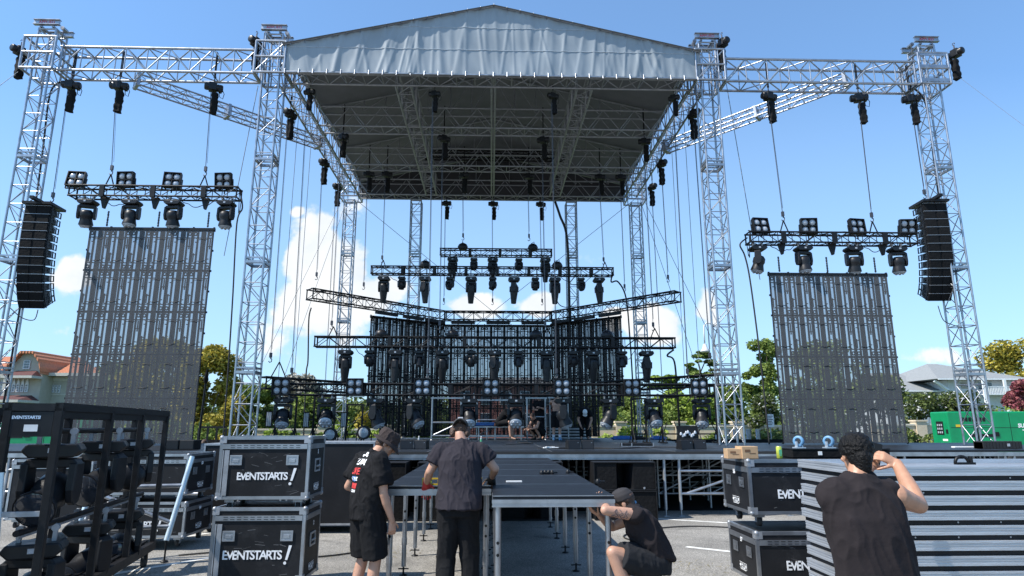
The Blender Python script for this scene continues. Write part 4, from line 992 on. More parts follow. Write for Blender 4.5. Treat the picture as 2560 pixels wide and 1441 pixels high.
    for i in range(16):
        a = rs.uniform(-hw * .8, hw * .8); z = rs.uniform(.06, h * .75); l = rs.uniform(.02, .12); sc.box((a, -hd + .0037, z), (l, .0012, rs.uniform(.0012, .0035)), Matrix.Rotation(rs.uniform(-.35, .35), 3, 'Y'))
    sc.build('scuff', mat('pale_scuff', (.17, .17, .175), .7), t, True)
    if wheels:
        for sx in (-1, 1):
            for sy in (-1, 1):
                c = MB(); c.box((sx * (hw - .12), sy * (hd - .12), -.02), (.1, .09, .036)); c.box((sx * (hw - .12) + .028, sy * (hd - .12), -.06), (.006, .05, .06)); c.box((sx * (hw - .12) - .028, sy * (hd - .12), -.06), (.006, .05, .06)); co = c.build('caster', ALU_DULL, t, True)
                MB().lathe([(.01, -.02), (.05, -.02), (.05, .02), (.01, .02)], 16, (sx * (hw - .12), sy * (hd - .12), -.082), 'X').build('wheel', RUBBER, co, True)
    return t
CY = 7.2
xa, xb = at(545, 1170, CY).x, at(773, 1170, CY).x
za, zb, zc_ = at(660, 1092, CY).z, at(660, 1249, CY).z, at(660, 1269, CY).z
road_case('upper black flight case with lettered front, stacked beside the man in the hat', xa, xb, CY, CY + .62, zb, za, group='lettered flight cases', number='5', logo_x=.53)
road_case('lower black flight case with lettered front, standing on the asphalt under its twin', xa + .004, xb + .006, CY - .03, CY + .59, .13, zc_, group='lettered flight cases', number='2', logo_x=.50)
CY2 = 6.9
xc = at(1872, 1200, CY2).x
z1, z2, z3 = at(1872, 1150, CY2).z, at(1872, 1287, CY2).z, at(1872, 1330, CY2).z
road_case('upper black flight case numbered 56, with cardboard boxes on its lid', xc, xc + 1.42, CY2, CY2 + .78, z2, z1, group='numbered flight cases', number='56', latches='side', end='left', logo_x=.46, logo_size=.125)
road_case('lower black flight case numbered 57, under the one with cardboard boxes', xc + .02, xc + 1.44, CY2 - .02, CY2 + .76, .13, z3, group='numbered flight cases', number='57', latches='side', end='left', logo_x=.46, logo_size=.125)
LID = z1 + .003
def carton(px0, px1, h, y, label, dd=.2, flap=False):
    a, b = at(px0, 1130, y).x, at(px1, 1130, y).x; t = thing('cardboard_box', label, 'box', ((a + b) / 2, y + dd / 2, LID), R(-4 if flap else 3), 'cardboard boxes'); w = b - a
    MB().bb(-w / 2, w / 2, -dd / 2, dd / 2, 0, h).build('carton', CARD, t, True, .004)
    k = MB(); k.bb(-w / 2 + .03, -w / 2 + .09, -dd / 2 - .002, -dd / 2 - .0005, h * .55, h * .75); k.bb(w / 2 - .1, w / 2 - .03, -dd / 2 - .002, -dd / 2 - .0005, h * .42, h * .47); k.build('printed_mark', mat('brown_ink', (.16, .08, .04), .8), t, True)
    MB().bb(-w / 2 - .0005, w / 2 + .0005, -.025, .025, h - .03, h + .001).build('packing_tape', mat('tan_tape', (.5, .36, .2), .4), t, True)
carton(1820, 1855, .105, 7.05, 'smaller cardboard box with a dark opening, beside the taller carton', .15, True)
carton(1854, 1895, .13, 7.03, 'taller cardboard box with printed front, beside the smaller carton', .18)
p = at(1947, 1120, 7.08); t = thing('drink_can', 'yellow-green drink can standing on the flight case lid', 'can', (p.x, 7.08, LID))
MB().lathe([(.024, 0), (.031, .008), (.031, .118), (.026, .13)], 16).build('body', LIME, t, True); MB().lathe([(.026, .13), (.025, .133), (.001, .131)], 16).build('lid', ALU, t, True)
MB().box((0, -.0305, .07), (.03, .003, .05)).box((.0, -.031, .035), (.02, .003, .012)).build('label_print', GREEN_LBL, t, True)
# upturned caster board on the lid
a, b = at(1972, 1120, 7.3).x, at(2213, 1120, 7.3).x
t = thing('dolly_board', 'black upturned dolly board with pale blue casters, lying on the flight case', 'dolly', ((a + b) / 2, 7.42, LID)); w = b - a
MB().bb(-w / 2, w / 2, -.2, .2, 0, .085).build('board', FABRIC_BLACK, t, True, .008); MB().bb(-w / 2 - .004, w / 2 + .004, -.205, .2, .087, .1).build('edge_lip', BLACK_METAL, t, True)
MB().bb(-w * .24, -w * .2, -.207, -.2025, .03, .07).build('sticker', PAPER, t, True)
for px in (1995, 2070, 2155):
    x = at(px, 1090, 7.35).x - (a + b) / 2; c = MB(); c.box((x, -.07, .107), (.11, .1, .012)); c.box((x - .03, -.07, .14), (.012, .05, .07)); c.box((x + .03, -.07, .14), (.012, .05, .07)); co = c.build('caster', mat('pale_steel', (.5, .56, .62), .4, .5), t, True)
    MB().lathe([(.036, -.018), (.058, -.02), (.062, 0), (.058, .02), (.036, .018), (.036, -.018)], 20, (x, -.07, .178), 'X', Matrix.Rotation(R(40), 3, 'Z'), cap=False).build('wheel', BLUE_CASTER, co, True)

# ------------------------------------------------------------------ big stack of folded decks on the right
SY = 4.55
ztop = at(2350, 1166, SY).z; pitch = .0985
xl = at(1997, 1150, 5.55).x
for i in range(15):
    z1_ = ztop - i * pitch; z0_ = z1_ - pitch; jx, jy = random.uniform(-.012, .012), random.uniform(-.008, .008)
    t = thing('stage_deck', 'spare stage deck lying flat, %s from the top of the tall silver and black stack' % (['first', 'second', 'third', 'fourth', 'fifth', 'sixth', 'seventh', 'eighth', 'ninth', 'tenth', 'eleventh', 'twelfth', 'thirteenth', 'fourteenth', 'fifteenth'][i]), 'stage deck', (xl + 1.22 + jx, SY + .5 + jy, z0_), 0, 'decks in the tall stack')
    MB().bb(-1.2, 1.2, -.49, .49, .002, .032).build('deck_top', PLY, t, True)
    f = MB(); W_, D_ = 1.22, .505
    for (z0q, z1q, pr) in ((.034, .05, .003), (.05, .064, .0), (.064, .07, .0022), (.07, .082, .0), (.082, .0975, .0035)):
        f.bb(-W_ - pr, W_ + pr, -D_ - pr, -D_ + .03, z0q, z1q); f.bb(-W_ - pr, -W_ + .03, -D_ + .0305, D_, z0q, z1q); f.bb(W_ - .03, W_ + pr, -D_ + .0305, D_, z0q, z1q); f.bb(-W_ + .0305, W_ - .0305, D_ - .03, D_, z0q, z1q)
    f.build('frame', ALU_STACK, t, True)
    if i == 0: MB().bb(-1.19, 1.19, -.474, .474, .06, .062).build('underside', ALU_DULL, t, True)
    rs = random.Random(i)
    for k in range(3): x = rs.uniform(-1.15, 1.15); MB().lathe([(.006, -.002), (.006, .002)], 8, (x, -.4915, .018), 'Y').build('screw', ALU, t, True)
for k, (dx, dy) in enumerate(((.78, .12), (1.5, .2), (1.95, .15), (2.25, .3))):
    t = thing('coupler', 'black pipe coupler lying on top of the tall deck stack, %s' % nth(k, 4), 'coupler', (xl + dx, SY + dy, ztop), k * .8, 'couplers on the stack')
    b = MB(); n = 10
    b.path([(.05 * math.cos(math.pi * i / n), 0, .05 * math.sin(math.pi * i / n) + .012) for i in range(n + 1)], .011, 6).box((.02, 0, .012), (.14, .035, .016)).lathe([(.012, 0), (.012, .05)], 8, (.07, 0, .012)); b.build('jaw', BLACK_METAL, t, True)

# ------------------------------------------------------------------ rack of moving heads, left foreground
def rack(label, P0, P1, ztop, width, heads, group, lean=0):
    P0, P1 = V(P0), V(P1); d = (P1 - P0); d.z = 0; Ln = d.length; rz = math.atan2(d.y, d.x)
    t = thing('light_rack', label, 'equipment rack', (P0.x, P0.y, 0), rz)        # local x runs along the rack, local +y to its left
    H = ztop; zb = .24; s = .06
    for x in (s / 2, Ln * .37, Ln * .68, Ln - s / 2):
        for y in (s / 2, width - s / 2): MB().box((x, y, (H + zb) / 2), (s, s, H - zb)).build('post', BLACK_WORN, t, True, .006)
    b = MB()
    for y in (s / 2, width - s / 2): b.box((Ln / 2, y, H + .004), (Ln, s, s + .008)); b.box((Ln / 2, y, zb), (Ln, s * 1.2, s * 1.6))
    for x in (s / 2, Ln * .37, Ln * .68, Ln - s / 2): b.box((x, width / 2, H + .001), (s, width - s, s)); b.box((x, width / 2, zb - .002), (s, width - s, s))
    for y in (s / 2, width - s / 2): b.box((Ln / 2, y, H - .06), (Ln - .1, .025, .06))
    b.build('frame', BLACK_WORN, t, True)
    b = MB()
    for y in (.1, .175, .25, .325): b.box((Ln / 2, y, zb + .06), (Ln - .1, .045, .02))
    b.build('slatted_shelf', BLACK_METAL, t, True)
    for z in (H - .2, H - 1.0): MB().tube((.03, width / 2, z), (Ln - .03, width / 2, z), .026, 10).build('hanging_bar', BLACK_METAL, t, True)
    b = MB(); b.box((Ln * .5, width / 2, H - 1.02), (Ln - .12, .02, .05)); b.box((.03, width / 2, H - .85), (.03, width - .1, .04)); b.build('mid_rail', ALU_DULL, t, True)
    e = MB(); e.box((.012, width / 2, H - .14), (.016, width - 2 * s - .004, .2)); eo = e.build('end_panel', PLASTIC, t, True)
    o = WM[t.name]; X = o.to_3x3() @ V((1, 0, 0)); Yv = o.to_3x3() @ V((0, -1, 0))
    text('logo', 'EVENTSTARTS!', .036, o @ V((.003, width * .6, H - .085)), Yv, (0, 0, 1), mat('pale_blue_lettering', (.55, .68, .82), .5), eo, weight=.001, spacing=.85)
    MB().box((.002, width * .5, H - .17), (.003, .1, .055)).build('sticker', PAPER, eo, True)
    for x in (.12, Ln - .12):
        for y in (.08, width - .08):
            c = MB(); c.box((x, y, zb - .055), (.11, .09, .02)); c.box((x, y - .03, zb - .1), (.05, .008, .09)); c.box((x, y + .03, zb - .1), (.05, .008, .09)); co = c.build('caster', BLACK_METAL, t, True)
            MB().lathe([(.02, -.022), (.078, -.022), (.078, .022), (.02, .022)], 18, (x, y, .079), 'Y').build('wheel', RUBBER, co, True)
    return t, o, Ln
P0 = at(158, 1018, 5.55); P1 = at(425, 1036, 8.75); zt_ = (P0.z + P1.z) / 2
rk, o, Ln = rack('tall black rolling rack holding six moving heads in two rows', P0, P1, zt_, .43, 6, None)
rzr = math.atan2(P1.y - P0.y, P1.x - P0.x)
for r, z in enumerate((zt_ - .22, zt_ - 1.03)):
    for i, f in enumerate((.16, .52, .82)):
        p = o @ V((Ln * f + (.0 if r == 0 else -.1), .215, z))
        light('profile', p, '%s row, %s moving head stored in the black rolling rack' % (('upper', 'lower')[r], ('nearest', 'middle', 'farthest')[i]), 'moving heads in the rack', pan=(-14, -26, 8)[i] + (0 if r == 0 else -8), tilt=(-66, -78, 84)[i] if r == 0 else (-60, -72, -80)[i], rz=R(24), s=.9)
dq = (P1 - P0).normalized(); Q1 = at(36, 1040, 6.3); Q0 = Q1 - dq * 2.4
rk2, o2, Ln2 = rack('second black rolling rack at the far left edge, mostly out of view', Q0, Q1, zt_ - .03, .43, 2, None)
for i, f in enumerate((.4, .84)):
    light('profile', o2 @ V((Ln2 * f, .215, zt_ - .23)), '%s moving head in the rack at the far left edge' % ('nearer', 'farther')[i], 'moving heads in the second rack', pan=-10, tilt=-60, rz=R(24), s=.9)
    light('profile', o2 @ V((Ln2 * f, .215, zt_ - 1.06)), '%s lower moving head in the rack at the far left edge' % ('nearer', 'farther')[i], 'moving heads in the second rack', pan=-10, tilt=-60, rz=R(24), s=.9)
# flight cases behind the rack
BY = 9.7
def pxcase(label, px0, px1, pt, pb, Y, d, **kw):
    m = (pt + pb) / 2
    return road_case(label, at(px0, m, Y).x, at(px1, m, Y).x, Y, Y + d, max(.13, at(px1, pb, Y).z), at(px1, pt, Y).z, **kw)
pxcase('black flight case on top of another behind the rolling rack', 268, 468, 1136, 1237, BY, .9, group='cases behind the rack', latches='side', logo=False, number='53')
pxcase('black flight case numbered 54 on its wheels behind the rolling rack', 262, 462, 1256, 1345, BY, .9, group='cases behind the rack', latches='side', number='54', logo_x=.40, logo_size=.12)
pxcase('black flight case on the asphalt beyond the left end of the rolling rack', 20, 225, 1150, 1300, 10.4, .9, group='cases behind the rack', latches='side', logo=False)
# leaning aluminium frame
t = thing('scaffold_gate', 'silver tube frame with a diagonal, leaning beside the rolling rack', 'tube frame', atz(415, 1362, 0))
A0, A1 = at(416, 1352, 8.9), at(481, 1142, 9.25); B0, B1 = A0 + V((-1.05, -.25, 0)), A1 + V((-1.05, -.25, 0))
for p_, q_ in ((A0, A1), (B0, B1)): MB().tube(p_, q_, .034, 10).build('upright', mat('pale_blue_aluminium', (.55, .64, .68), .4, .5), t); 
for p_, q_ in ((A0, A0 - V((0, 0, A0.z - .01))), (B0, B0 - V((0, 0, B0.z - .01)))): MB().tube(p_, q_, .012, 6).lathe([(.05, 0), (.045, .012), (.012, .02)], 10, q_).build('screw_foot', BLACK_METAL, t)
def lp(a, b, f): return a + (b - a) * f
k = MB()
for f in (.16, .64): k.tube(lp(B0, B1, f), lp(A0, A1, f), .03, 8)
k.tube(lp(B0, B1, .6), lp(A0, A1, .2), .026, 8); k.build('cross_tube', ALU, t)
t = thing('leaning_tube', 'pale silver tube standing upright at the left picture edge', 'tube', atz(8, 1600, 0)); p_ = at(3, 1441, 5.2); q_ = at(1, 1182, 5.2); MB().tube(p_ - V((0, 0, p_.z)), q_, .026, 10).build('pole', MATS['pale_blue_aluminium'], t); MB().lathe([(.05, 0), (.045, .012), (.026, .03)], 10, p_ - V((0, 0, p_.z))).build('foot', BLACK_METAL, t)
# tall black cases behind the pair of lettered cases
def plain_case(label, px0, px1, pt, Y, d, group):
    x0, x1 = at(px0, 1200, Y).x, at(px1, 1200, Y).x; zt = at((px0 + px1) / 2, pt, Y).z; w = x1 - x0
    t = thing('large_case', label, 'large case', ((x0 + x1) / 2, Y, .13), 0, group); h = zt - .13
    MB().bb(-w / 2, w / 2, 0, d, 0, h).build('body', PLY, t, True); k = MB()
    for s in (-1, 1): k.bb(s * w / 2 - .012, s * w / 2 + .012, -.012, .02, .03, h - .03)
    for z in (.012, h - .012): k.bb(-w / 2 - .012, w / 2 + .012, -.014, .022, z - .014, z + .016)
    k.bb(-w / 2, w / 2, .02, d, h + .0005, h + .006); k.build('edge_trim', ALU_DULL, t, True)
    for s in (-1, 1):
        c = MB(); c.box((s * (w / 2 - .15), .15, -.02), (.12, .1, .04)); c.box((s * (w / 2 - .15), .19, -.06), (.05, .01, .07)); co = c.build('caster', BLACK_METAL, t, True); MB().lathe([(.02, -.02), (.06, -.02), (.06, .02), (.02, .02)], 14, (s * (w / 2 - .15), .15, -.07), 'Y').build('wheel', RUBBER, co, True)
    return t
plain_case('large plain black case between the man in the hat and the lettered cases', 720, 932, 1106, 11.1, .8, 'large black cases')
plain_case('large plain black case partly hidden behind the left of the lettered cases', 505, 705, 1110, 11.2, .8, 'large black cases')

# ------------------------------------------------------------------ subwoofers under the stage
def make_sub():
    t = thing('subwoofer', 'x', 'speaker'); w, h, d = 1.18, .515, .8
    b = MB(); e = .02
    b.bb(-w / 2, -w / 2 + e, 0, d, 0, h); b.bb(w / 2 - e, w / 2, 0, d, 0, h); b.bb(-w / 2 + e, w / 2 - e, 0, d, 0, e); b.bb(-w / 2 + e, w / 2 - e, 0, d, h - e, h); b.bb(-w / 2 + e, w / 2 - e, d - e, d, e, h - e)
    b.build('cabinet', BLACK_WORN, t, True, .004)
    for s in (-1, 1): 
        x0, x1 = s * .16, s * (w / 2 - .025); MB().bb(min(x0, x1), max(x0, x1), .02, .04, .025, h - .025).build('grille', FABRIC_BLACK, t, True)
    g = MB(); g.add([(-.16, .03, .02), (-.05, .45, .02), (-.05, .45, h - .02), (-.16, .03, h - .02)], [(0, 1, 2, 3)]); g.add([(.16, .03, .02), (.05, .45, .02), (.05, .45, h - .02), (.16, .03, h - .02)], [(3, 2, 1, 0)]); g.build('port_wall', GREY_PLASTIC, t, True)
    MB().lathe([(.02, -.004), (.02, .004)], 10, (.36, .014, .04), 'Y').build('badge', ALU_DULL, t, True); return t
SUB = make_sub()
for i, (px, nm) in enumerate(((1567, 'right of the runway'), (1330, 'under the right half of the runway end'), (1120, 'under the left half of the runway end'), (930, 'just behind the man in the hat'))):
    x = at(px, 1300, 12.4).x
    for r in range(2): place(SUB, (x, 12.42 + (.0 if r else -.03), .012 + r * .522), R(random.uniform(-1, 1)), '%s of two stacked black subwoofers standing %s' % (('lower', 'upper')[r], nm), 'subwoofers in front of the stage')

# ------------------------------------------------------------------ things standing on the stage
def wedge_pair(px, nm):
    p = atz(px, 1124, SZ + .003)
    for s in (-1, 1):
        q = p + V((s * .145, .02 * s, 0)); t = thing('monitor_speaker', '%s speaker of the small pair %s' % (('left', 'right')[s > 0], nm), 'speaker', q, R(8 * -s), 'small speakers on the stage edge')
        b = MB(); w, h, d = .27, .19, .3
        vs = [(-w / 2, 0, 0), (w / 2, 0, 0), (w / 2, .03, h), (-w / 2, .03, h), (-w / 2, d, 0), (w / 2, d, 0), (w / 2, d - .06, h), (-w / 2, d - .06, h)]
        b.add(vs, [(0, 1, 2, 3), (5, 4, 7, 6), (4, 0, 3, 7), (1, 5, 6, 2), (3, 2, 6, 7), (4, 5, 1, 0)]); b.build('cabinet', BLACK_WORN, t, True, .008)
        g = MB(); g.add([(-w / 2 + .012, -.004, .012), (w / 2 - .012, -.004, .012), (w / 2 - .012, .024, h - .012), (-w / 2 + .012, .024, h - .012)], [(0, 1, 2, 3)]); g.build('grille', GREY_PLASTIC, t, True)
        MB().box((w / 2 - .05, .018, h - .05), (.022, .008, .012)).build('badge', ALU, t, True)
wedge_pair(1033, 'on the stage edge above the left runway row'); wedge_pair(1453, 'on the stage edge above the right runway row'); wedge_pair(1735, 'on the stage edge near the cardboard boxes')
p = at(440, 1122, 14.2); 
for s in (-1, 1):
    t = thing('monitor_speaker', '%s small black speaker of the pair on the left wing floor' % ('left', 'right')[s > 0], 'speaker', (p.x + s * .17, 14.3, SZ), R(5 * -s), 'small speakers on the stage edge'); MB().bb(-.16, .16, 0, .3, 0, .2).build('cabinet', BLACK_WORN, t, True, .01); MB().bb(-.145, .145, -.006, -.001, .015, .185).build('grille', GREY_PLASTIC, t, True)
p = atz(1594, 1117, SZ + .003); t = thing('pedal_case', 'long flat black case lying on the stage floor', 'case', p, R(-2)); MB().bb(-.39, .39, 0, .25, .012, .085).build('shell', BLACK_WORN, t, True, .02); k = MB()
for x in (-.385, -.14, .385): k.bb(x - .012, x + .012, -.008, -.001, .0, .088)
k.bb(-.39, .39, -.006, -.0015, .0, .014); k.build('edge_trim', ALU_DULL, t, True)
p = atz(1377, 1121, SZ + .003); t = thing('note_pad', 'white note pad lying on the stage edge', 'note pad', p, R(6)); MB().box((0, 0, .012), (.34, .12, .02)).box((-.02, -.02, .03), (.2, .07, .012), Matrix.Rotation(.2, 3, 'Z')).build('sheet', PAPER, t, True)
for px, py, lab, m in ((1203, 1109, 'green labelled water bottle standing on the stage', GREEN_LBL), (1047, 1108, 'clear water bottle behind the left pair of small speakers', LENS)):
    p = atz(px, py, SZ + .003); t = thing('water_bottle', lab, 'bottle', p, 0, 'bottles on the stage'); MB().lathe([(.03, 0), (.033, .01), (.033, .13), (.014, .17), (.014, .18)], 12).build('body', LENS, t, True); MB().lathe([(.034, .05), (.034, .12)], 12).build('label_band', m, t, True); MB().lathe([(.016, .181), (.016, .2), (.001, .201)], 10).build('cap', PAPER, t, True)
PYS = 23.6
def rframe(label, px0, px1, pt, pb, Y, diag=True, mid=.42, thin=1):
    a, b = at(px0, pb, Y), at(px1, pb, Y); zt = at(px0, pt, Y).z; z0 = SZ + .004; w = b.x - a.x
    t = thing('riser_trestle', label, 'riser frame', (a.x, Y, z0), 0, 'silver frames on the stage'); h = zt - z0; r = .035 * thin
    for x in (0, w): MB().tube((x, 0, .03), (x, 0, h), r, 8).lathe([(.05, 0), (.045, .012), (.015, .03)], 8, (x, 0, 0)).build('upright', ALU, t, True)
    k = MB(); k.box((w / 2, 0, h + .02), (w + .12, .06, .05))
    for z in (h * .1, h * mid): k.tube((0, 0, z), (w, 0, z), r, 8)
    if diag: k.tube((.08, 0, h * .12), (w - .08, 0, h * mid - .03), r, 8)
    k.build('rail', ALU, t, True)
rframe('silver riser frame with a diagonal brace standing left on the stage', 1079, 1152, 997, 1090, 23.4)
rframe('thin silver riser frame behind the seated worker', 1192, 1280, 1002, 1068, 24.6, True, .5, .7)
rframe('narrow silver frame around the crouching worker', 1318, 1364, 997, 1090, 24.0, False, .55, .9)
rframe('narrow silver frame beside the shirtless worker', 1375, 1421, 996, 1075, 24.6, False, .6, .8)
t = thing('drum_riser', 'low silver two-level riser with a blue box on the stage', 'riser', atz(1238, 1100, SZ + .004)); p = WM[t.name].to_translation(); b = MB(); w = 1.05
for z in (.16, .48): b.bb(-w, w, 0, 1.2, z - .05, z); 
b.build('deck_level', ALU, t, True); k = MB()
for x in (-.95, -.6, -.3, 0, .95): k.tube((x, .03, 0), (x, .03, .44), .03, 8)
k.build('leg', ALU, t, True); MB().bb(-w + .02, w - .02, .02, 1.18, .485, .5).build('deck_top', DECK, t, True)
t = thing('storage_tub', 'bright blue plastic tub on the low silver riser', 'tub', (p.x - .42, p.y + .2, p.z + .5)); MB().bb(-.38, .38, 0, .4, 0, .09).build('tub', BLUE, t, True, .02); MB().bb(-.4, .4, -.02, .42, .092, .11).build('rim', BLUE, t, True)
q = atz(1425, 1097, SZ + .004)
for i in range(4):
    t = thing('riser_deck', 'silver edged deck, %s from the bottom of the low stack on the stage' % ORD[i], 'stage deck', (q.x + random.uniform(-.05, .05), q.y, q.z + i * .115), 0, 'decks stacked on the stage'); MB().bb(-.82, .82, 0, 1, 0, .06).build('frame', ALU, t, True); MB().bb(-.8, .8, .02, .98, .061, .113).build('deck_top', PLY, t, True)
for x, h in ((-.2, .3), (.45, .42), (.68, .75)):
    t = thing('loose_leg', 'silver deck leg standing on the low deck stack, %s' % {-.2: 'shortest', .45: 'middle', .68: 'tallest'}[x], 'deck leg', (q.x + x, q.y + .2, q.z + .46), 0, 'legs on the deck stack'); MB().tube((0, 0, .02), (0, 0, h), .028, 8).build('tube', ALU, t, True); MB().lathe([(.04, 0), (.03, .02)], 8).build('foot', BLACK_METAL, t, True)
for px, py, w, m, lab in ((1525, 1096, .75, BLUE, 'flat blue tarp bundle left on the stage back edge'), (1595, 1095, .5, BLUE, 'flat blue tarp bundle right on the stage back edge'), (1560, 1096, .5, BLACK_WORN, 'flat black board between the blue tarp bundles'), (1630, 1093, .6, ALU_DULL, 'flat grey board at the stage back edge')):
    q = atz(px, py, SZ + .004); t = thing('floor_bundle', lab, 'bundle', (q.x, 23.8, q.z), 0, 'bundles on the stage back edge'); MB().bb(-w / 2, w / 2, 0, .5, 0, .09).build('fold', m, t, True, .03); MB().bb(-w / 2 + .05, w / 2 - .08, .05, .45, .092, .13).build('top_fold', m, t, True, .02)
q = atz(1711, 1117, SZ + .004); t = thing('tool_case', 'open black tool case with bright fittings behind the right pair of speakers', 'tool case', (q.x, 15.2, SZ), 0); MB().bb(-.25, .25, 0, .3, 0, .2).build('tray', BLACK_WORN, t, True, .01); k = MB(); k.bb(-.25, .25, .32, .35, .05, .5).build('lid', BLACK_WORN, t, True)
k = MB()
for i in range(9): k.lathe([(.03, 0), (.035, .03), (.015, .07)], 7, (-.17 + .042 * i, .28 + .01 * math.sin(i * 3), .28 + .045 * math.sin(i * 5)))
k.build('fitting', LENS, t, True)
# floor stands under the lowest truss
def floor_stand(px0, px1, pt, Y, label, diag=1):
    x0, x1 = at(px0, 1060, Y).x, at(px1, 1060, Y).x; z1 = at(px0, pt, Y).z; z0 = SZ + .003; w = x1 - x0; h = z1 - z0
    t = thing('floor_stand', label, 'stand', (x0, Y, z0), 0, 'black stands under the lowest truss')
    for x in (0, w): MB().bb(x - .025, x + .025, -.025, .025, .02, h).build('post', BLACK_METAL, t, True)
    k = MB(); k.bb(.026, w - .026, -.02, .02, h - .05, h - .001); k.bb(.026, w - .026, -.02, .02, .24, .28); k.tube((.03, 0, .28), (w * .3, 0, .62), .013, 5).tube((w - .03, 0, .28), (w * .7, 0, .62), .013, 5); k.build('cross_rail', BLACK_METAL, t, True)
    k = MB()
    for x in (0, w): k.bb(x - .03, x + .03, -.45, .45, 0, .035); k.tube((x, -.4, .03), (x, 0, .5), .014, 5).tube((x, .4, .03), (x, 0, .5), .014, 5)
    k.build('foot', BLACK_METAL, t, True); return t
for i, (a, b, c) in enumerate(((688, 738, 992), (783, 835, 990), (866, 905, 1010))): floor_stand(a, b, c, 19.2, 'black floor stand at stage left of picture, %s of three' % nth(i, 3))
for i, (a, b, c) in enumerate(((1580, 1615, 995), (1655, 1698, 992), (1742, 1792, 990))): floor_stand(a, b, c, 19.2, 'black floor stand at stage right of picture, %s of three' % nth(i, 3))
for i, (px, py) in enumerate(((672, 1048), (765, 1050), (859, 1050))):
    p = at(px, py, 19.0); t = thing('strobe_light', '%s of three upright strobe panels fixed to the left floor stands' % nth(i, 3), 'strobe light', p, R(8), 'upright strobe panels'); MB().box((0, .05, 0), (.17, .1, .44)).build('housing', BLACK_METAL, t, True)
    k = MB()
    for x in (-.045, 0, .045): k.box((x, -.004, 0), (.034, .01, .38))
    k.build('lamp_tube', LENS, t, True); MB().box((.14, .05, 0), (.12, .03, .05)).build('bracket', BLACK_METAL, t, True)
for i, (px, py) in enumerate(((825, 1087), (909, 1082))):
    p = at(px, py, 18.7); t = thing('par_light', '%s round floor light on the left side of the stage' % ('left', 'right')[i], 'par light', p, R(-5), 'round floor lights'); MB().lathe([(.1, .2), (.19, .1), (.2, 0), (.19, -.01)], 18, (0, 0, 0), 'Y').build('housing', BLACK_METAL, t, True)
    MB().lathe([(.14, -.0), (.1, .02), (.001, .028)], 18, (0, -.013, 0), 'Y', Matrix.Rotation(R(180), 3, 'X')).build('lens', LENS, t, True); k = MB(); k.box((0, .12, -p.z + SZ + .02), (.3, .3, .03))
    for s in (-1, 1): k.box((s * .215, .05, (-p.z + SZ) / 2), (.02, .04, p.z - SZ))
    k.build('bracket', BLACK_METAL, t, True)
q = at(2515, 1105, 14.2); t = thing('cable_ramp', 'black ribbed rubber block lying on the right wing floor', 'rubber block', (q.x, 14.3, SZ), 0); k = MB()
for i in range(12): k.bb(-.45 + i * .075, -.385 + i * .075, 0, .3, 0, .16)
k.bb(-.45, .44, .02, .28, 0, .14); k.build('block', RUBBER, t, True); MB().bb(.1, .16, -.006, -.0005, .05, .11).build('sticker', LENS, t, True)
t = thing('plank', 'thin pale plank lying on the right wing floor', 'plank', (at(2415, 1112, 15).x, 14.9, SZ), 0); MB().bb(-.35, .35, 0, .12, 0, .03).build('board', PAPER, t, True, .004)

# ------------------------------------------------------------------ cables and guy wires
def cable(label, pts, r=.03, m=RUBBER, name='cable', group='hanging cables'):
    P = [V(p) for p in pts]; Q = []
    for i in range(len(P) - 1):                                # Catmull-Rom through the points
        p0, p1, p2, p3 = P[max(0, i - 1)], P[i], P[i + 1], P[min(len(P) - 1, i + 2)]
        for k in range(6):
            s = k / 6; Q.append(.5 * ((2 * p1) + (p2 - p0) * s + (2 * p0 - 5 * p1 + 4 * p2 - p3) * s * s + (3 * p1 - p0 - 3 * p2 + p3) * s ** 3))
    Q.append(P[-1]); t = tag(MB().path(Q, r, 6).build(name, m), label, 'cable', group); return t
def A(px, py, Y): return at(px, py, Y)
cable('thick black cable running down the inner side of the far right tower', [A(2275, 215, 17.5), A(2316, 265, 17.62), A(2341, 450, 17.62), A(2380, 700, 17.62), A(2414, 900, 17.62), (A(2446, 1095, 17.62).x, 17.62, 1.24)], .028)
cable('thick black cable running down the inner side of the far left tower', [A(150, 205, 17.5), A(124, 240, 17.62), A(104, 400, 17.62), A(64, 680, 17.62), A(28, 900, 17.62), (A(-8, 1100, 17.62).x, 17.62, 1.24)], .028)
cable('black cable falling from right end of the left wing black truss to the stage', [A(600, 480, 17.3), A(606, 520, 17.25), A(592, 560, 17.2), A(582, 740, 17.2), A(572, 900, 17.2), A(562, 1040, 17.2), (A(558, 1095, 17.2).x, 17.2, 1.24)], .02)
cable('black cable falling from left end of the right wing black truss to the stage', [A(1868, 595, 17.3), A(1850, 612, 17.25), A(1862, 640, 17.2), A(1875, 700, 17.2), A(1895, 850, 17.2), A(1912, 1000, 17.2), (A(1922, 1095, 17.2).x, 17.2, 1.24)], .022)
cable('thick black cable dropping from the roof back edge beside a rear tower', [A(1388, 505, 26.5), A(1400, 540, 26.4), A(1418, 600, 26.3), A(1424, 780, 26.3), A(1426, 900, 26.3), (A(1428, 1050, 26.3).x, 26.3, 1.3)], .055)
cable('black cable sagging from right end of second truss down to the stage', [A(1533, 680, 23.7), A(1528, 705, 23.6), A(1545, 705, 23.5), A(1565, 745, 23.2), A(1575, 850, 22.5), A(1582, 960, 22), (A(1590, 1080, 22).x, 22, 1.24)], .03)
cable('black cable hanging from right end of the long truss to the stage', [A(1684, 875, 20.6), A(1668, 890, 20.5), A(1686, 905, 20.4), A(1694, 1000, 20.2), (A(1700, 1085, 20.2).x, 20.2, 1.24)], .03)
cable('double grey cable dangling under the left line array', [A(95, 775, 17.2), A(85, 800, 17.1), A(55, 795, 17.05), A(25, 770, 17.0)], .012)
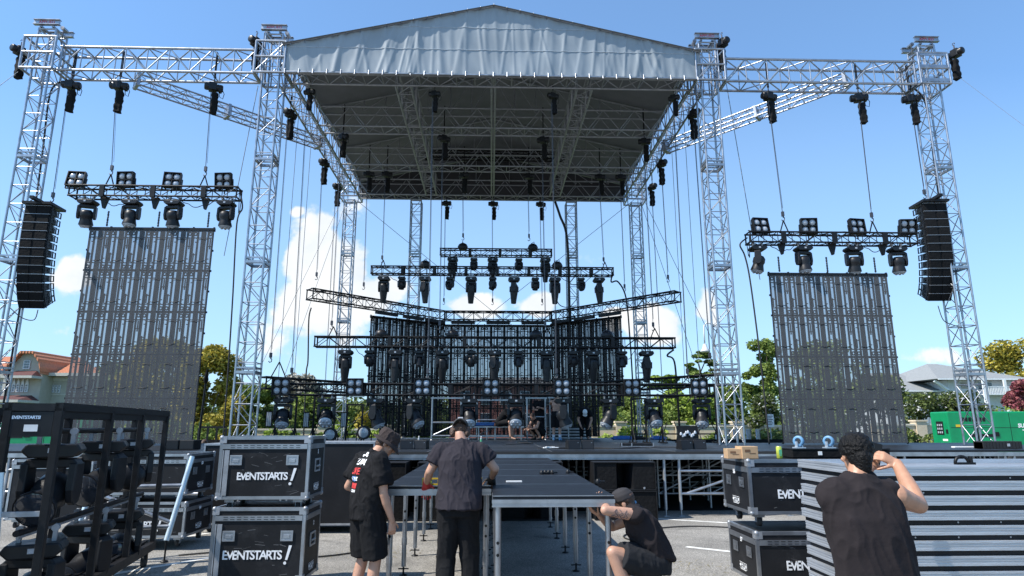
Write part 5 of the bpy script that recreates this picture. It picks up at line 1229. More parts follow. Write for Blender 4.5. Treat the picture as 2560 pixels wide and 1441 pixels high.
cable('double grey cable dangling under the right line array', [A(2345, 765, 17.2), A(2358, 800, 17.1), A(2380, 812, 17.05), A(2405, 820, 17.0)], .012)
cable('black strap hanging from the left end of the wall truss', [A(778, 770, 22.4), A(772, 800, 22.3), A(770, 900, 22.2), A(765, 940, 22.1), (A(760, 1080, 22).x, 22, 1.24)], .025)
cable('loose cable from the middle of the wall truss to second truss', [A(1388, 690, 23.6), A(1392, 750, 24), A(1410, 768, 25), A(1440, 765, 26)], .018)
def guy(label, a, b, r=.011): return tag(MB().tube(a, b, r, 5).build('guy_wire', WIRE), label, 'wire', 'guy wires')
guy('thin guy wire crossing behind the rear towers, rising to the left', A(890, 500, 27.4), (6.5, 27.9, 1.4)); guy('thin guy wire crossing behind the rear towers, rising to the right', A(1585, 500, 27.4), (-6.4, 27.9, 1.4))
guy('guy wire slanting down to the left from the left side of the roof', A(855, 500, 27.0), A(640, 940, 24)); guy('second guy wire slanting down to the left from the left side of the roof', A(865, 505, 27.2), A(690, 1000, 25))
guy('guy wire slanting down to the right from the right side of the roof', A(1605, 490, 27.0), A(1800, 890, 24)); guy('second guy wire slanting down to the right from the right side of the roof', A(1600, 500, 27.2), A(1735, 900, 25))
guy('steep guy wire beside the left roof tower ending at a shackle', A(645, 215, 17.5), A(560, 640, 17.3)); guy('steep guy wire under the right wing truss', A(1815, 205, 17.5), A(1900, 700, 17.3))
guy('guy wire leaving the picture left of the far left tower', A(45, 180, 17), A(-60, 260, 15), .008); guy('guy wire leaving the picture right of the far right tower', A(2400, 195, 17), A(2620, 360, 13), .004)
for s, px in ((-1, 740), (1, 1693)): 
    for k_, dy in enumerate((18.9, 20.4)): guy('%s lifting wire dropping from the %s roof side truss' % (('front', 'rear')[k_], ('left', 'right')[s > 0]), (s * 6.2, dy, EZ), (s * 6.2, dy, 3.0), .009)
# ------------------------------------------------------------------ people
def capsule(b, p0, r0, p1, r1, n=14, flat=False):
    p0, p1 = V(p0), V(p1); a = p1 - p0; Ln = a.length
    if Ln < 1e-5: b.ball(p0, r0, 10); return
    a.normalize(); q = V((0, 0, 1)) if abs(a.z) < .9 else V((1, 0, 0)); u = a.cross(q).normalized(); w = a.cross(u)
    rot = Matrix((u, -w, a)).transposed()
    if flat: prof = [(r0, 0), (r0 + (r1 - r0) * .5, Ln * .5), (r1, Ln)]
    else:
        prof = [(max(1e-6, r0 * math.sin(t)), -r0 * math.cos(t)) for t in (0, .4, .8, 1.2)] + [(r0, 0), (r1, Ln)] + [(max(1e-6, r1 * math.cos(t)), Ln + r1 * math.sin(t)) for t in (.4, .8, 1.2, math.pi / 2)]
    b.lathe(prof, n, p0, 'Z', rot)
def loft(b, secs, n=24, e=.9):
    vs = []
    for (c, rt, fw, rx, ry) in secs:
        for i in range(n):
            t = 2 * math.pi * i / n; x = rx * math.copysign(abs(math.cos(t)) ** e, math.cos(t)); y = ry * math.copysign(abs(math.sin(t)) ** e, math.sin(t)); vs.append(V(c) + V(rt) * x + V(fw) * y)
    m = len(secs); fs = [(k * n + i, k * n + (i + 1) % n, (k + 1) * n + (i + 1) % n, (k + 1) * n + i) for k in range(m - 1) for i in range(n)]
    fs += [tuple(reversed(range(n))), tuple(range((m - 1) * n, m * n))]; b.add(vs, fs, True)
def skinned(b, name, m, parent, voxel, smooth=6, folds=0, fscale=(5, 5, 3), seed=0, ridge=False):
    me = b.mesh(name); o = bpy.data.objects.new('work', me); COL.objects.link(o)
    r = o.modifiers.new('r', 'REMESH'); r.mode = 'VOXEL'; r.voxel_size = voxel; s = o.modifiers.new('s', 'SMOOTH'); s.iterations = smooth; s.factor = .5
    dg = bpy.context.evaluated_depsgraph_get(); me2 = bpy.data.meshes.new_from_object(o.evaluated_get(dg)); bpy.data.objects.remove(o)
    n = len(me2.vertices); co = np.empty(n * 3, 'f'); me2.vertices.foreach_get('co', co); co = co.reshape(-1, 3)
    if folds:
        no = np.empty(n * 3, 'f'); me2.vertices.foreach_get('normal', no); no = no.reshape(-1, 3); d = np.empty(n, 'f')
        for i in range(n):
            x, y, z = co[i]; p = V((x * fscale[0] + seed + z * 1.6, y * fscale[1] + z * 1.2, z * fscale[2])); a = MN.noise(p); c_ = MN.noise(p * 2.3 + V((7, 3, 1)))
            d[i] = max(0, 1 - abs(a) * 3.2) ** 1.4 * .8 + max(0, 1 - abs(c_) * 3.5) ** 1.5 * .35 + .1 * c_
        co = co + no * (d * folds)[:, None]
    inv = np.array(WM[parent.name].inverted()); co = co @ inv[:3, :3].T + inv[:3, 3]
    me2.vertices.foreach_set('co', co.astype('f').ravel()); me2.polygons.foreach_set('use_smooth', [True] * len(me2.polygons)); me2.materials.clear(); me2.update(); me2.name = name
    return put(name, me2, m, parent)
def frame(fw, up):
    fw = V(fw).normalized(); rt = fw.cross(V(up)).normalized(); up = rt.cross(fw); return rt, fw, up
def hand(b, W, d, pn, thumb, curl=.4, s=1):
    """wrist W, fingers point along d, the palm faces pn, the thumb leaves along the side vector thumb"""
    d = V(d).normalized(); pn = V(pn); pn = (pn - d * pn.dot(d)).normalized(); sd_ = d.cross(pn); sd_ = sd_ if sd_.dot(V(thumb)) > 0 else -sd_; W = V(W)
    loft(b, [(W - d * .01, sd_, pn, .027 * s, .021 * s), (W + d * .03 * s, sd_, pn, .036 * s, .018 * s), (W + d * .085 * s, sd_, pn, .042 * s, .016 * s), (W + d * .1 * s, sd_, pn, .038 * s, .012 * s)], 16)
    for i, (o, l) in enumerate(((.033, .9), (.011, 1.0), (-.012, .95), (-.034, .75))):
        p = W + d * .09 * s + sd_ * o * s; a = curl * (1 + .15 * i); dd = (d + sd_ * (o * 1.6)).normalized()
        for k, ln in enumerate((.042, .026, .02)):
            ang = a * (k + .7); v = (dd * math.cos(ang) + pn * math.sin(ang)); q = p + v * ln * l * s; capsule(b, p, (.0098 - .0008 * k) * s, q, (.009 - .0008 * k) * s, 8); p = q
    p = W + d * .025 * s + sd_ * .03 * s; v = (d * .75 + sd_ * .75 + pn * .25).normalized()
    for k, ln in enumerate((.042, .032, .026)):
        q = p + v * ln * s; capsule(b, p, (.0125 - .0012 * k) * s, q, (.0112 - .0012 * k) * s, 8); p = q; v = (v + d * .25 + pn * .3 * (1 + curl)).normalized()
def head_shape(b, c, rt, fw, up, s=1):
    rot = Matrix((rt, fw, up)).transposed(); P = lambda x, y, z: V(c) + (rt * x + fw * y + up * z) * s
    b.ball(P(0, -.008, .03), .1 * s, 14, (.76, .98, .88), rot); b.ball(P(0, .028, -.045), .08 * s, 12, (.75, .85, 1.0), rot); b.ball(P(0, .07, -.088), .03 * s, 8, (1.1, .8, .8), rot)
    b.ball(P(0, .088, .018), .03 * s, 8, (1.9, .5, .45), rot)
    capsule(b, P(0, .094, .012), .008 * s, P(0, .113, -.03), .0135 * s, 8); b.ball(P(0, .096, -.036), .016 * s, 8, (1.2, .7, .7), rot)
    b.ball(P(0, .093, -.06), .016 * s, 8, (1.4, .6, .4), rot); b.ball(P(0, .089, -.071), .015 * s, 8, (1.2, .6, .45), rot)
    for x in (-1, 1):
        b.ball(P(x * .077, -.012, -.008), .034 * s, 8, (.28, .62, 1), Matrix.Rotation(0, 3, 'Z') @ rot); b.ball(P(x * .043, .07, -.022), .026 * s, 8, (1, .7, .7), rot)
def person(label, J, headdir, headup, facing, cl, voxel=.006, hands=None, group='crew members', loc=None, ground=0):
    """J: world joints. cl: clothing spec {part: (material, options)}"""
    pel, chs, nk, hd = V(J['pelvis']), V(J['chest']), V(J['neck']), V(J['head'])
    t = thing('person', label, 'person', loc or (pel.x, pel.y, ground), 0, group); b = MB()
    s = cl.get('scale', 1)
    rt, fw, up = frame(headdir, headup); head_shape(b, hd, rt, fw, up, s)
    tr = (V(J['shR']) - V(J['shL'])).normalized(); tu = (nk - pel).normalized(); tf = tu.cross(tr).normalized()
    hr = (V(J['hipR']) - V(J['hipL'])).normalized(); hf = V((0, 0, 1)).cross(hr).normalized()
    capsule(b, hd - up * .06 * s - fw * .02 * s, .056 * s, nk, .062 * s)
    hips_up = hr.cross(hf)
    tor = [(pel - tu * .06, hr, hf, .155 * s, .105 * s), (pel + tu * .04, hr, hf, .165 * s, .11 * s), ((pel * .55 + chs * .45), (hr + tr).normalized(), (hf + tf).normalized(), .145 * s, .10 * s), (chs, tr, tf, .168 * s, .115 * s), (chs * .45 + nk * .55, tr, tf, .17 * s, .095 * s), (nk - tu * .01, tr, tf, .085 * s, .07 * s), (nk + tu * .02, tr, tf, .05 * s, .05 * s)]
    loft(b, tor)
    for k in 'LR':
        sh, el, wr = V(J['sh' + k]), V(J['el' + k]), V(J['wr' + k])
        ar = s * cl.get('arm', 1); b.ball(sh, .062 * ar, 10); capsule(b, sh, .055 * ar, sh * .5 + el * .5, .051 * ar); capsule(b, sh * .5 + el * .5, .05 * ar, el, .041 * ar); m = el * .68 + wr * .32; capsule(b, el, .041 * ar, m, .044 * ar); capsule(b, m, .044 * ar, wr, .028 * ar)
        capsule(b, sh, .055 * s, chs * .3 + nk * .7, .07 * s)
        if hands and k in hands: d, pn, th, cu = hands[k]; hand(b, wr, d, pn, th, cu, s)
        hp, kn, an, to = V(J['hip' + k]), V(J['kn' + k]), V(J['an' + k]), V(J['toe' + k])
        capsule(b, hp, .09 * s, kn, .057 * s); m = kn * .62 + an * .38; capsule(b, kn, .056 * s, m, .057 * s); capsule(b, m, .057 * s, an, .038 * s); capsule(b, an, .04 * s, to, .032 * s)
    skinned(b, 'body', cl.get('skin', SKIN), t, voxel, 5)
    # ---- shirt
    if 'shirt' in cl:
        m, o = cl['shirt']; b = MB(); g = o.get('loose', .03); hem = V(o['hem']) if 'hem' in o else pel - V((0, 0, .02)); kx = o.get('wide', 1)
        hemn = o.get('hem_r', (.195, .15))
        ww = o.get('w', ((.172 + g) * kx, (.178 + g) * kx, .178 + g * .6))
        secs = [(hem, hr, hf, hemn[0] * s, hemn[1] * s), (hem * .6 + chs * .4 - tf * .0, (hr + tr).normalized(), (hf + tf).normalized(), ww[0] * s, (.118 + g) * s), (chs, tr, tf, ww[1] * s, (.122 + g) * s), (chs * .5 + nk * .5, tr, tf, ww[2] * s, (.108 + g * .5) * s), (nk - tu * .025, tr, tf, .112 * s, .086 * s), (nk + tu * .018, tr, tf, .073 * s, .07 * s)]
        loft(b, secs)
        for k in 'LR':
            sh, el = V(J['sh' + k]), V(J['el' + k]); capsule(b, sh if not o.get('cap') else sh * .78 + nk * .22, (.064 + g * .3) * s, chs * .35 + nk * .65, .085 * s); capsule(b, sh * .9 + nk * .1 - V((0, 0, .006)), (.05 + g * .3) * s, nk - tu * .035, .062 * s)
            if o.get('sleeve', 0): q = sh + (el - sh) * o['sleeve']; b.ball(sh, (.068 + g * .35) * s, 10); capsule(b, sh, (.066 + g * .5) * s, q, (.066 + g * .75) * s, 14, True)
            elif o.get('cap', 0): lf = k == 'L'; q_ = sh * (1.0 if lf else .8) + nk * (.0 if lf else .2) - V((0, 0, .004 if lf else .012)); b.ball(q_, (.092 if lf else .064) * s, 10); capsule(b, q_, (.09 if lf else .066) * s, nk - tu * .07, .085 * s); capsule(b, q_, (.09 if lf else .06) * s, chs + (q_ - chs) * .55 - tu * .04, .12 * s) if lf else None
        so_ = skinned(b, 'shirt', m, t, voxel * 1.25, o.get('smooth', 4), o.get('folds', .012), o.get('fscale', (6, 6, 3.2)), len(label))
        if 'after' in o: o['after'](so_, t)
    # ---- trousers or shorts
    if 'legs' in cl:
        m, o = cl['legs']; b = MB(); g = o.get('loose', .02); L_ = o.get('length', 1.0)
        loft(b, [(pel - hips_up * .1, hr, hf, (.165 + g) * s, (.115 + g) * s), (pel, hr, hf, (.172 + g) * s, (.122 + g) * s), (pel + hips_up * .1, hr, hf, (.16 + g) * s, (.112 + g) * s)])
        for k in 'LR':
            hp, kn, an = V(J['hip' + k]), V(J['kn' + k]), V(J['an' + k]); b.ball(hp, (.098 + g) * s, 10)
            if L_ <= 1: q = hp + (kn - hp) * L_; capsule(b, hp, (.095 + g) * s, q, (.072 + g * 1.6) * s, 16, True)
            else: capsule(b, hp, (.095 + g) * s, kn, (.066 + g) * s); q = kn + (an - kn) * (L_ - 1); capsule(b, kn, (.066 + g) * s, q, (.052 + g) * s, 16, False)
        skinned(b, 'trousers' if L_ > 1 else 'shorts', m, t, voxel * 1.25, 4, o.get('folds', .01), (7, 7, 3), 3)
    for k in 'LR':
        if 'shoes' in cl:
            an, to = V(J['an' + k]), V(J['toe' + k]); b = MB(); f_ = (to - an); f_.z = 0; f_.normalize(); z0 = an.z - .07 * s; rs = f_.cross(V((0, 0, 1)))
            base = V((an.x, an.y, z0)); loft(b, [(base - f_ * .07 * s, rs, V((0, 0, 1)), .036, .03), (base - f_ * .05 * s + V((0, 0, .02)), rs, V((0, 0, 1)), .042, .055), (base + f_ * .06 * s + V((0, 0, .01)), rs, V((0, 0, 1)), .046, .048), (base + f_ * .15 * s, rs, V((0, 0, 1)), .048, .034), (base + f_ * .19 * s, rs, V((0, 0, 1)), .035, .024)], 16)
            capsule(b, an - V((0, 0, .04)), .046, an + V((0, 0, .02)), .046); skinned(b, 'shoe', cl['shoes'], t, voxel * 1.2, 4)
        if 'socks' in cl:
            an, kn = V(J['an' + k]), V(J['kn' + k]); b = MB(); capsule(b, an, .046, an + (kn - an) * .28, .056, 14, True); skinned(b, 'sock', cl['socks'], t, voxel, 3)
    P = lambda x, y, z: hd + (rt * x + fw * y + up * z) * s
    rot = Matrix((rt, fw, up)).transposed()
    if 'hair' in cl:
        m, style = cl['hair']; b = MB()
        if style == 'curly':
            b.ball(P(0, -.016, .042), .107 * s, 14, (.84, 1.0, .86), rot); b.ball(P(0, -.05, -.005), .085 * s, 12, (.9, .75, 1.0), rot); rs = random.Random(5)
            for i in range(620):
                v = V((rs.gauss(0, 1), rs.gauss(0, 1), rs.gauss(0, 1))).normalized()
                if v.y > .55 and v.z < .45 or v.z < -.55: continue
                b.ball(P(v.x * .088, -.02 + v.y * .103, .038 + v.z * .088), rs.uniform(.008, .0135) * s, 5)
            capsule(b, P(0, -.082, -.02), .055 * s, P(0, -.066, -.075), .05 * s)
            skinned(b, 'hair', m, t, .005, 1)
        elif style == 'short':
            b.ball(P(0, -.018, .036), .104 * s, 14, (.80, .98, .88), rot); b.ball(P(0, -.05, -.01), .08 * s, 12, (.88, .7, .95), rot); skinned(b, 'hair', m, t, max(.006, voxel), 3)
        elif style == 'sides':
            for x in (-1, 1): b.ball(P(x * .072, -.03, -.035), .05 * s, 10, (.62, .8, 1.15), rot)
            b.ball(P(0, -.06, .0), .08 * s, 10, (.9, .6, .8), rot); skinned(b, 'hair', m, t, max(.006, voxel), 2, .006, (40, 40, 40))
    if 'hat' in cl:
        m, style = cl['hat']; b = MB()
        if style == 'bucket':
            loft(b, [(P(0, .0, .02), rt, fw, .098 * s, .118 * s), (P(0, -.008, .08), rt, fw, .092 * s, .11 * s), (P(0, -.012, .125), rt, fw, .083 * s, .098 * s), (P(0, -.014, .136), rt, fw, .06 * s, .075 * s)], 28, 1)
            skinned(b, 'hat', m, t, .006, 3, .008, (16, 16, 16)); b = MB()
            n = 40; vs = []
            for rr, zz in ((1.0, .034), (1.2, .014), (1.43, -.008), (1.43, -.013), (1.19, .008), (.99, .026)):
                for i in range(n): a = 2 * math.pi * i / n; vs.append(P(.093 * rr * math.cos(a), .112 * rr * math.sin(a) * (1.05 if math.sin(a) > 0 else 1), zz - .016 * math.sin(a) * (rr - 1) * 2 + .008 * math.sin(3 * a + 1) * (rr - 1) * 2))
            b.add(vs, [(k * n + i, k * n + (i + 1) % n, ((k + 1) % 6) * n + (i + 1) % n, ((k + 1) % 6) * n + i) for k in range(6) for i in range(n)], True); b.build('hat_brim', m, t)
        elif style in ('cap', 'cap_back', 'cap_white'):
            sg = -1 if style == 'cap_back' else 1
            loft(b, [(P(0, -.008, .03), rt, fw, .088 * s, .113 * s), (P(0, -.008, .075), rt, fw, .082 * s, .102 * s), (P(0, -.008, .112), rt, fw, .06 * s, .075 * s), (P(0, -.008, .128), rt, fw, .028 * s, .035 * s)], 26, 1); b.ball(P(0, -.008, .129), .008 * s, 6); skinned(b, 'cap', m, t, .006 if voxel < .01 else voxel, 3); b = MB()
            n = 16; vs = []
            for q, (yy, zz) in enumerate(((.095, .035), (.13, .03), (.165, .018), (.165, .014), (.13, .026), (.095, .031))):
                for i in range(n + 1): a = -1 + 2 * i / n; vs.append(P(.078 * a * (1 if q in (0, 5) else .98), sg * (yy - .035 * a * a * (1.6 if q in (2, 3) else .9)) - .008, zz - .042 * a * a + (0 if sg > 0 else -.012 * (yy - .09) * 10)))
            m_ = n + 1; b.add(vs, [(k * m_ + i, k * m_ + i + 1, ((k + 1) % 6) * m_ + i + 1, ((k + 1) % 6) * m_ + i) for k in range(6) for i in range(n)], True); b.build('cap_brim', m, t)
            if cl.get('cap_patch'): MB(Matrix.Translation(P(0, -.008 - .085 * (1 if sg < 0 else -1) * 1, .093)) @ rot.to_4x4()).box((0, 0, 0), (.05, .012, .018)).build('cap_patch', cl['cap_patch'], t)
    if 'glasses' in cl:
        b = MB()
        for x in (-1, 1):
            n = 10; b.path([P(x * .032 + .021 * math.cos(2 * math.pi * i / n), .1, .0 + .017 * math.sin(2 * math.pi * i / n)) for i in range(n + 1)], .0022, 5); b.tube(P(x * .053, .1, .004), P(x * .08, .0, .006), .002, 4)
        b.tube(P(-.011, .102, .003), P(.011, .102, .003), .002, 4); b.build('glasses', BLACK_METAL, t)
    if voxel < .01:
        for x in (-1, 1): MB().ball(P(x * .032, .083, .0), .0125 * s, 8).build('eye', mat('eye_white', (.6, .58, .56), .3), t)
    return t, dict(P=P, rt=rt, fw=fw, up=up, rot=rot)
def mid(a, b, f=.5): return V(a) + (V(b) - V(a)) * f

def project_print(shirt, parent, items, origin, ex, ey, dirn):
    """printed artwork laid on the cloth: each letter mesh dropped along dirn on to the shirt surface"""
    me = shirt.data; bvh = BVHTree.FromPolygons([v.co.copy() for v in me.vertices], [tuple(p.vertices) for p in me.polygons]); inv = WM[parent.name].inverted()
    ex, ey, dirn = V(ex).normalized(), V(ey).normalized(), V(dirn).normalized()
    for kind, data, size, x, y, m in items:
        if kind == 'text': tm = text_mesh(data, size, spacing=.9, weight=.002, extrude=0)
        else:
            q = MB(); nx, ny = 10, 8; q.grid(lambda u, v: ((u - .5) * data[0], (v - .5) * data[1], 0), nx, ny); tm = q.mesh('print')
        bm = bmesh.new(); bm.from_mesh(tm); bmesh.ops.triangulate(bm, faces=bm.faces[:]); bmesh.ops.subdivide_edges(bm, edges=[e for e in bm.edges if e.calc_length() > .012], cuts=2, use_grid_fill=False); bmesh.ops.triangulate(bm, faces=bm.faces[:])
        for v in bm.verts:
            w = V(origin) + ex * (v.co.x + x) + ey * (v.co.y + y); p = inv @ w; h = bvh.ray_cast(p - dirn * .4, dirn)
            v.co = (h[0] - dirn * .003) if h[0] is not None else p
        bm.to_mesh(tm); bm.free(); tm.materials.clear(); put('shirt_print', tm, m, shirt)

# --- man bending over the runway, back to the camera
Y = 6.42; x0 = at(1146, 1300, Y).x
J = dict(pelvis=(x0, Y + .02, .98), chest=(x0 + .005, Y + .1, 1.36), neck=(x0 + .01, Y + .16, 1.56), head=(x0 - .008, Y + .24, 1.665),
         shL=(x0 - .185, Y + .14, 1.475), elL=at(1074, 1180, Y + .14), wrL=at(1066, 1209, Y + .36), shR=(x0 + .195, Y + .14, 1.475), elR=at(1238, 1172, Y + .14), wrR=at(1230, 1194, Y + .42),
         hipL=(x0 - .085, Y + .02, .93), knL=(x0 - .11, Y + .06, .5), anL=(x0 - .12, Y - .02, .09), toeL=(x0 - .15, Y + .14, .04), hipR=(x0 + .085, Y + .02, .93), knR=(x0 + .11, Y + .05, .5), anR=(x0 + .13, Y + .04, .09), toeR=(x0 + .16, Y + .2, .04))
t, H = person('man in faded dark T-shirt and backward cap, bending over the runway with gloved hands', J, (0, .72, -.69), (0, .69, .72), (0, 1, 0),
    dict(skin=SKIN, shirt=(SHIRT_CHAR, dict(sleeve=.6, hem=(x0, Y + .01, .95), hem_r=(.222, .185), loose=.034, folds=.016, fscale=(9, 6, 2.0))), legs=(SHORTS_BLK, dict(length=1.97, loose=.022, folds=.012)), shoes=RUBBER, hair=(HAIR_BROWN, 'sides'), hat=(mat('dark_cap', (.03, .03, .03), .85), 'cap_back'), cap_patch=ALU_DULL), hands={'L': ((-.1, .7, -.7), (.2, -.5, -.8), (1, 0, 0), .5), 'R': ((-.05, .75, -.65), (-.2, -.5, -.8), (-1, 0, 0), .5)})
for k, m, hnd, th in (('L', GLOVE_RED, ((-.1, .7, -.7), (.2, -.5, -.8)), (1, 0, 0)), ('R', RUBBER, ((-.05, .75, -.65), (-.2, -.5, -.8)), (-1, 0, 0))):
    b = MB(); hand(b, V(J['wr' + k]), hnd[0], hnd[1], th, .5, 1.16); capsule(b, V(J['wr' + k]) - V(hnd[0]).normalized() * .03, .037, V(J['wr' + k]) + V(hnd[0]).normalized() * .03, .039); skinned(b, 'glove', m, t, .005, 2)

# --- man in the brown hat
Y = 6.6; f2 = V((.80, .60, 0)); r2 = V((.60, -.80, 0)); base = at(922, 1330, Y); base.z = 0
def L2(r, f, z): return base + r2 * r + f2 * f + V((0, 0, z))
J = dict(pelvis=L2(0, -.02, .95), chest=L2(0, .0, 1.27), neck=L2(0, .05, 1.455), head=L2(.0, .15, 1.545), shR=L2(.19, .0, 1.385), elR=L2(.235, .02, 1.08), wrR=L2(.235, .12, .83), shL=L2(-.19, .0, 1.39), elL=L2(-.30, -.10, 1.12), wrL=L2(-.2, .14, 1.05),
         hipR=L2(.085, -.02, .9), knR=L2(.09, .04, .48), anR=L2(.1, -.02, .09), toeR=L2(.13, .14, .04), hipL=L2(-.085, -.02, .9), knL=L2(-.09, .0, .48), anL=L2(-.1, -.1, .09), toeL=L2(-.14, .06, .04))
def printed(so_, t):
    bk = -f2; o_ = V(J['chest']) + V((0, 0, .0)) + bk * .14 - r2 * .03
    project_print(so_, t, [('text', 'ILUMA', .075, 0, .10, WHITE), ('text', 'OKE', .085, .0, .015, GLOVE_RED), ('patch', (.07, .045), 0, .0, -.055, BLUE), ('text', 'MOVE', .045, 0, -.055, WHITE), ('patch', (.12, .05), 0, 0, -.12, GLOVE_RED), ('text', 'CREW', .035, 0, -.17, WHITE), ('patch', (.045, .035), 0, 0, .175, WHITE), ('patch', (.02, .02), 0, -.04, .16, WHITE), ('patch', (.02, .02), 0, .04, .16, WHITE)], o_, -r2 * -1, (0, 0, 1), f2)
t, H = person('man in brown bucket hat, printed black T-shirt and black shorts, looking down at the runway', J, (.80, .20, -.52), (.45, .1, .88), f2,
    dict(skin=SKIN, shirt=(SHIRT_BLK, dict(sleeve=.72, hem=L2(0, -.03, .84), hem_r=(.185, .15), loose=.03, folds=.022, after=printed)), legs=(SHORTS_BLK, dict(length=.98, loose=.03, folds=.012)), shoes=RUBBER, hair=(HAIR_BROWN, 'short'), hat=(FELT, 'bucket'), glasses=1), hands={'R': ((.05, .12, -1), (-.6, .8, 0), (.8, .6, 0), .55), 'L': ((.8, .1, -.4), (.5, -.6, 0), (0, 0, 1), .4)})

# --- crouching man right of the runway
Y = 6.0
def C(px, py, dy=0): return at(px, py, Y + dy)
J = dict(pelvis=C(1634, 1405), chest=C(1604, 1318), neck=C(1577, 1272), head=C(1558, 1258, .02), shR=C(1592, 1292, .19), elR=C(1530, 1318, .28), wrR=C(1500, 1290, .1), shL=C(1588, 1288, -.17), elL=C(1517, 1277, -.24), wrL=C(1519, 1262, -.02),
         hipL=C(1628, 1412, -.1), knL=C(1532, 1382, -.2), anL=V((C(1585, 1500).x, Y - .2, .09)), toeL=V((C(1540, 1500).x, Y - .22, .04)), hipR=C(1628, 1412, .1), knR=C(1545, 1392, .22), anR=V((C(1600, 1500).x, Y + .18, .09)), toeR=V((C(1560, 1500).x, Y + .2, .04)))
J['elL'] = V(J['shL']) + (V(J['elL']) - V(J['shL'])).normalized() * .29
def tattoo(t_):
    pass
t, H = person('crouching man in black sleeveless shirt and grey shorts, reaching under the runway deck edge', J, (-.90, .28, -.34), (-.34, 0, .94), (-1, 0, 0),
    dict(skin=SKIN, shirt=(SHIRT_PLUM, dict(cap=0, hem=C(1648, 1398), hem_r=(.185, .135), loose=.026, folds=.022)), legs=(SHORTS_GREY, dict(length=.78, loose=.03, folds=.012)), shoes=RUBBER, socks=SOCK, hair=(HAIR_BROWN, 'short'), hat=(mat('black_cap', (.022, .02, .022), .85), 'cap')), hands={'L': ((-.35, .75, .3), (-.2, .3, .9), (-1, 0, 0), .6), 'R': ((-.8, -.2, .5), (0, 0, 1), (0, -1, 0), .5)})
b = MB(); sh, el = V(J['shL']), V(J['elL']); ax = (el - sh).normalized()
for k in range(9):
    f = .35 + .055 * k; a = -1.3 + .5 * math.sin(k * 2.1); c = sh + ax * (.29 * f); r_ = .0565 - .012 * f
    u_ = V((0, -1, 0)); u_ = (u_ - ax * u_.dot(ax)).normalized(); w_ = ax.cross(u_)
    b.path([c + ax * (.012 * math.sin(q * 1.7 + k)) + (u_ * math.cos(a + q * .25) + w_ * math.sin(a + q * .25)) * r_ for q in range(7)], .0035, 4)
b.build('tattoo', INK, t)
MB().ball(H['P'](.0, -.1, -.035), .02, 8, (.8, .4, 1.2)).build('earplug_cord', BLUE_CASTER, t)

# --- man at the deck stack, back to the camera, arms raised
Y = 3.85
def D(px, py, dy=0): return at(px, py, Y + dy)
J = dict(pelvis=D(2185, 1475), chest=D(2163, 1300, .02), neck=D(2146, 1192, .04), head=D(2140, 1137, .1), shL=D(2083, 1240, .03), elL=D(2096, 1262, .30), wrL=D(2172, 1172, .44), shR=D(2240, 1240, .02), elR=D(2297, 1264, .10), wrR=D(2243, 1160, .36),
         hipL=D(2155, 1490), knL=V((D(2150, 1490).x, Y + .04, .48)), anL=V((D(2140, 1490).x, Y - .02, .09)), toeL=V((D(2130, 1490).x, Y + .16, .04)), hipR=D(2215, 1490), knR=V((D(2215, 1490).x, Y + .04, .48)), anR=V((D(2225, 1490).x, Y - .02, .09)), toeR=V((D(2235, 1490).x, Y + .16, .04)))
t, H = person('man with curly black hair and black sleeveless shirt, hands raised at the tall deck stack', J, (.12, .98, -.12), (0, .12, .99), (0, 1, 0),
    dict(skin=SKIN_B, shirt=(SHIRT_PLUM, dict(cap=1, hem=D(2210, 1530), hem_r=(.225, .16), w=(.222, .228, .222), loose=.026, folds=.017, smooth=12, fscale=(6, 6, 2.0))), arm=1.2, legs=(SHORTS_BLK, dict(length=1.95, loose=.03)), shoes=RUBBER, hair=(HAIR, 'curly')), hands={'R': ((-.72, .15, .42), (-.1, .8, -.5), (-.1, .6, -.7), .55), 'L': ((.55, .1, .75), (.3, .75, 0), (.6, .1, -.3), .6)})
t = thing('phone', 'dark handset held up in front of the curly haired man', 'phone', V(J['wrL']) + V((.1, .07, .09))); MB().box((0, 0, 0), (.075, .012, .15), Matrix.Rotation(.25, 3, 'Y')).build('case', PLASTIC, t, True, .008); MB().box((0, .007, 0), (.065, .002, .13), Matrix.Rotation(.25, 3, 'Y')).build('screen', GLASSY, t, True)

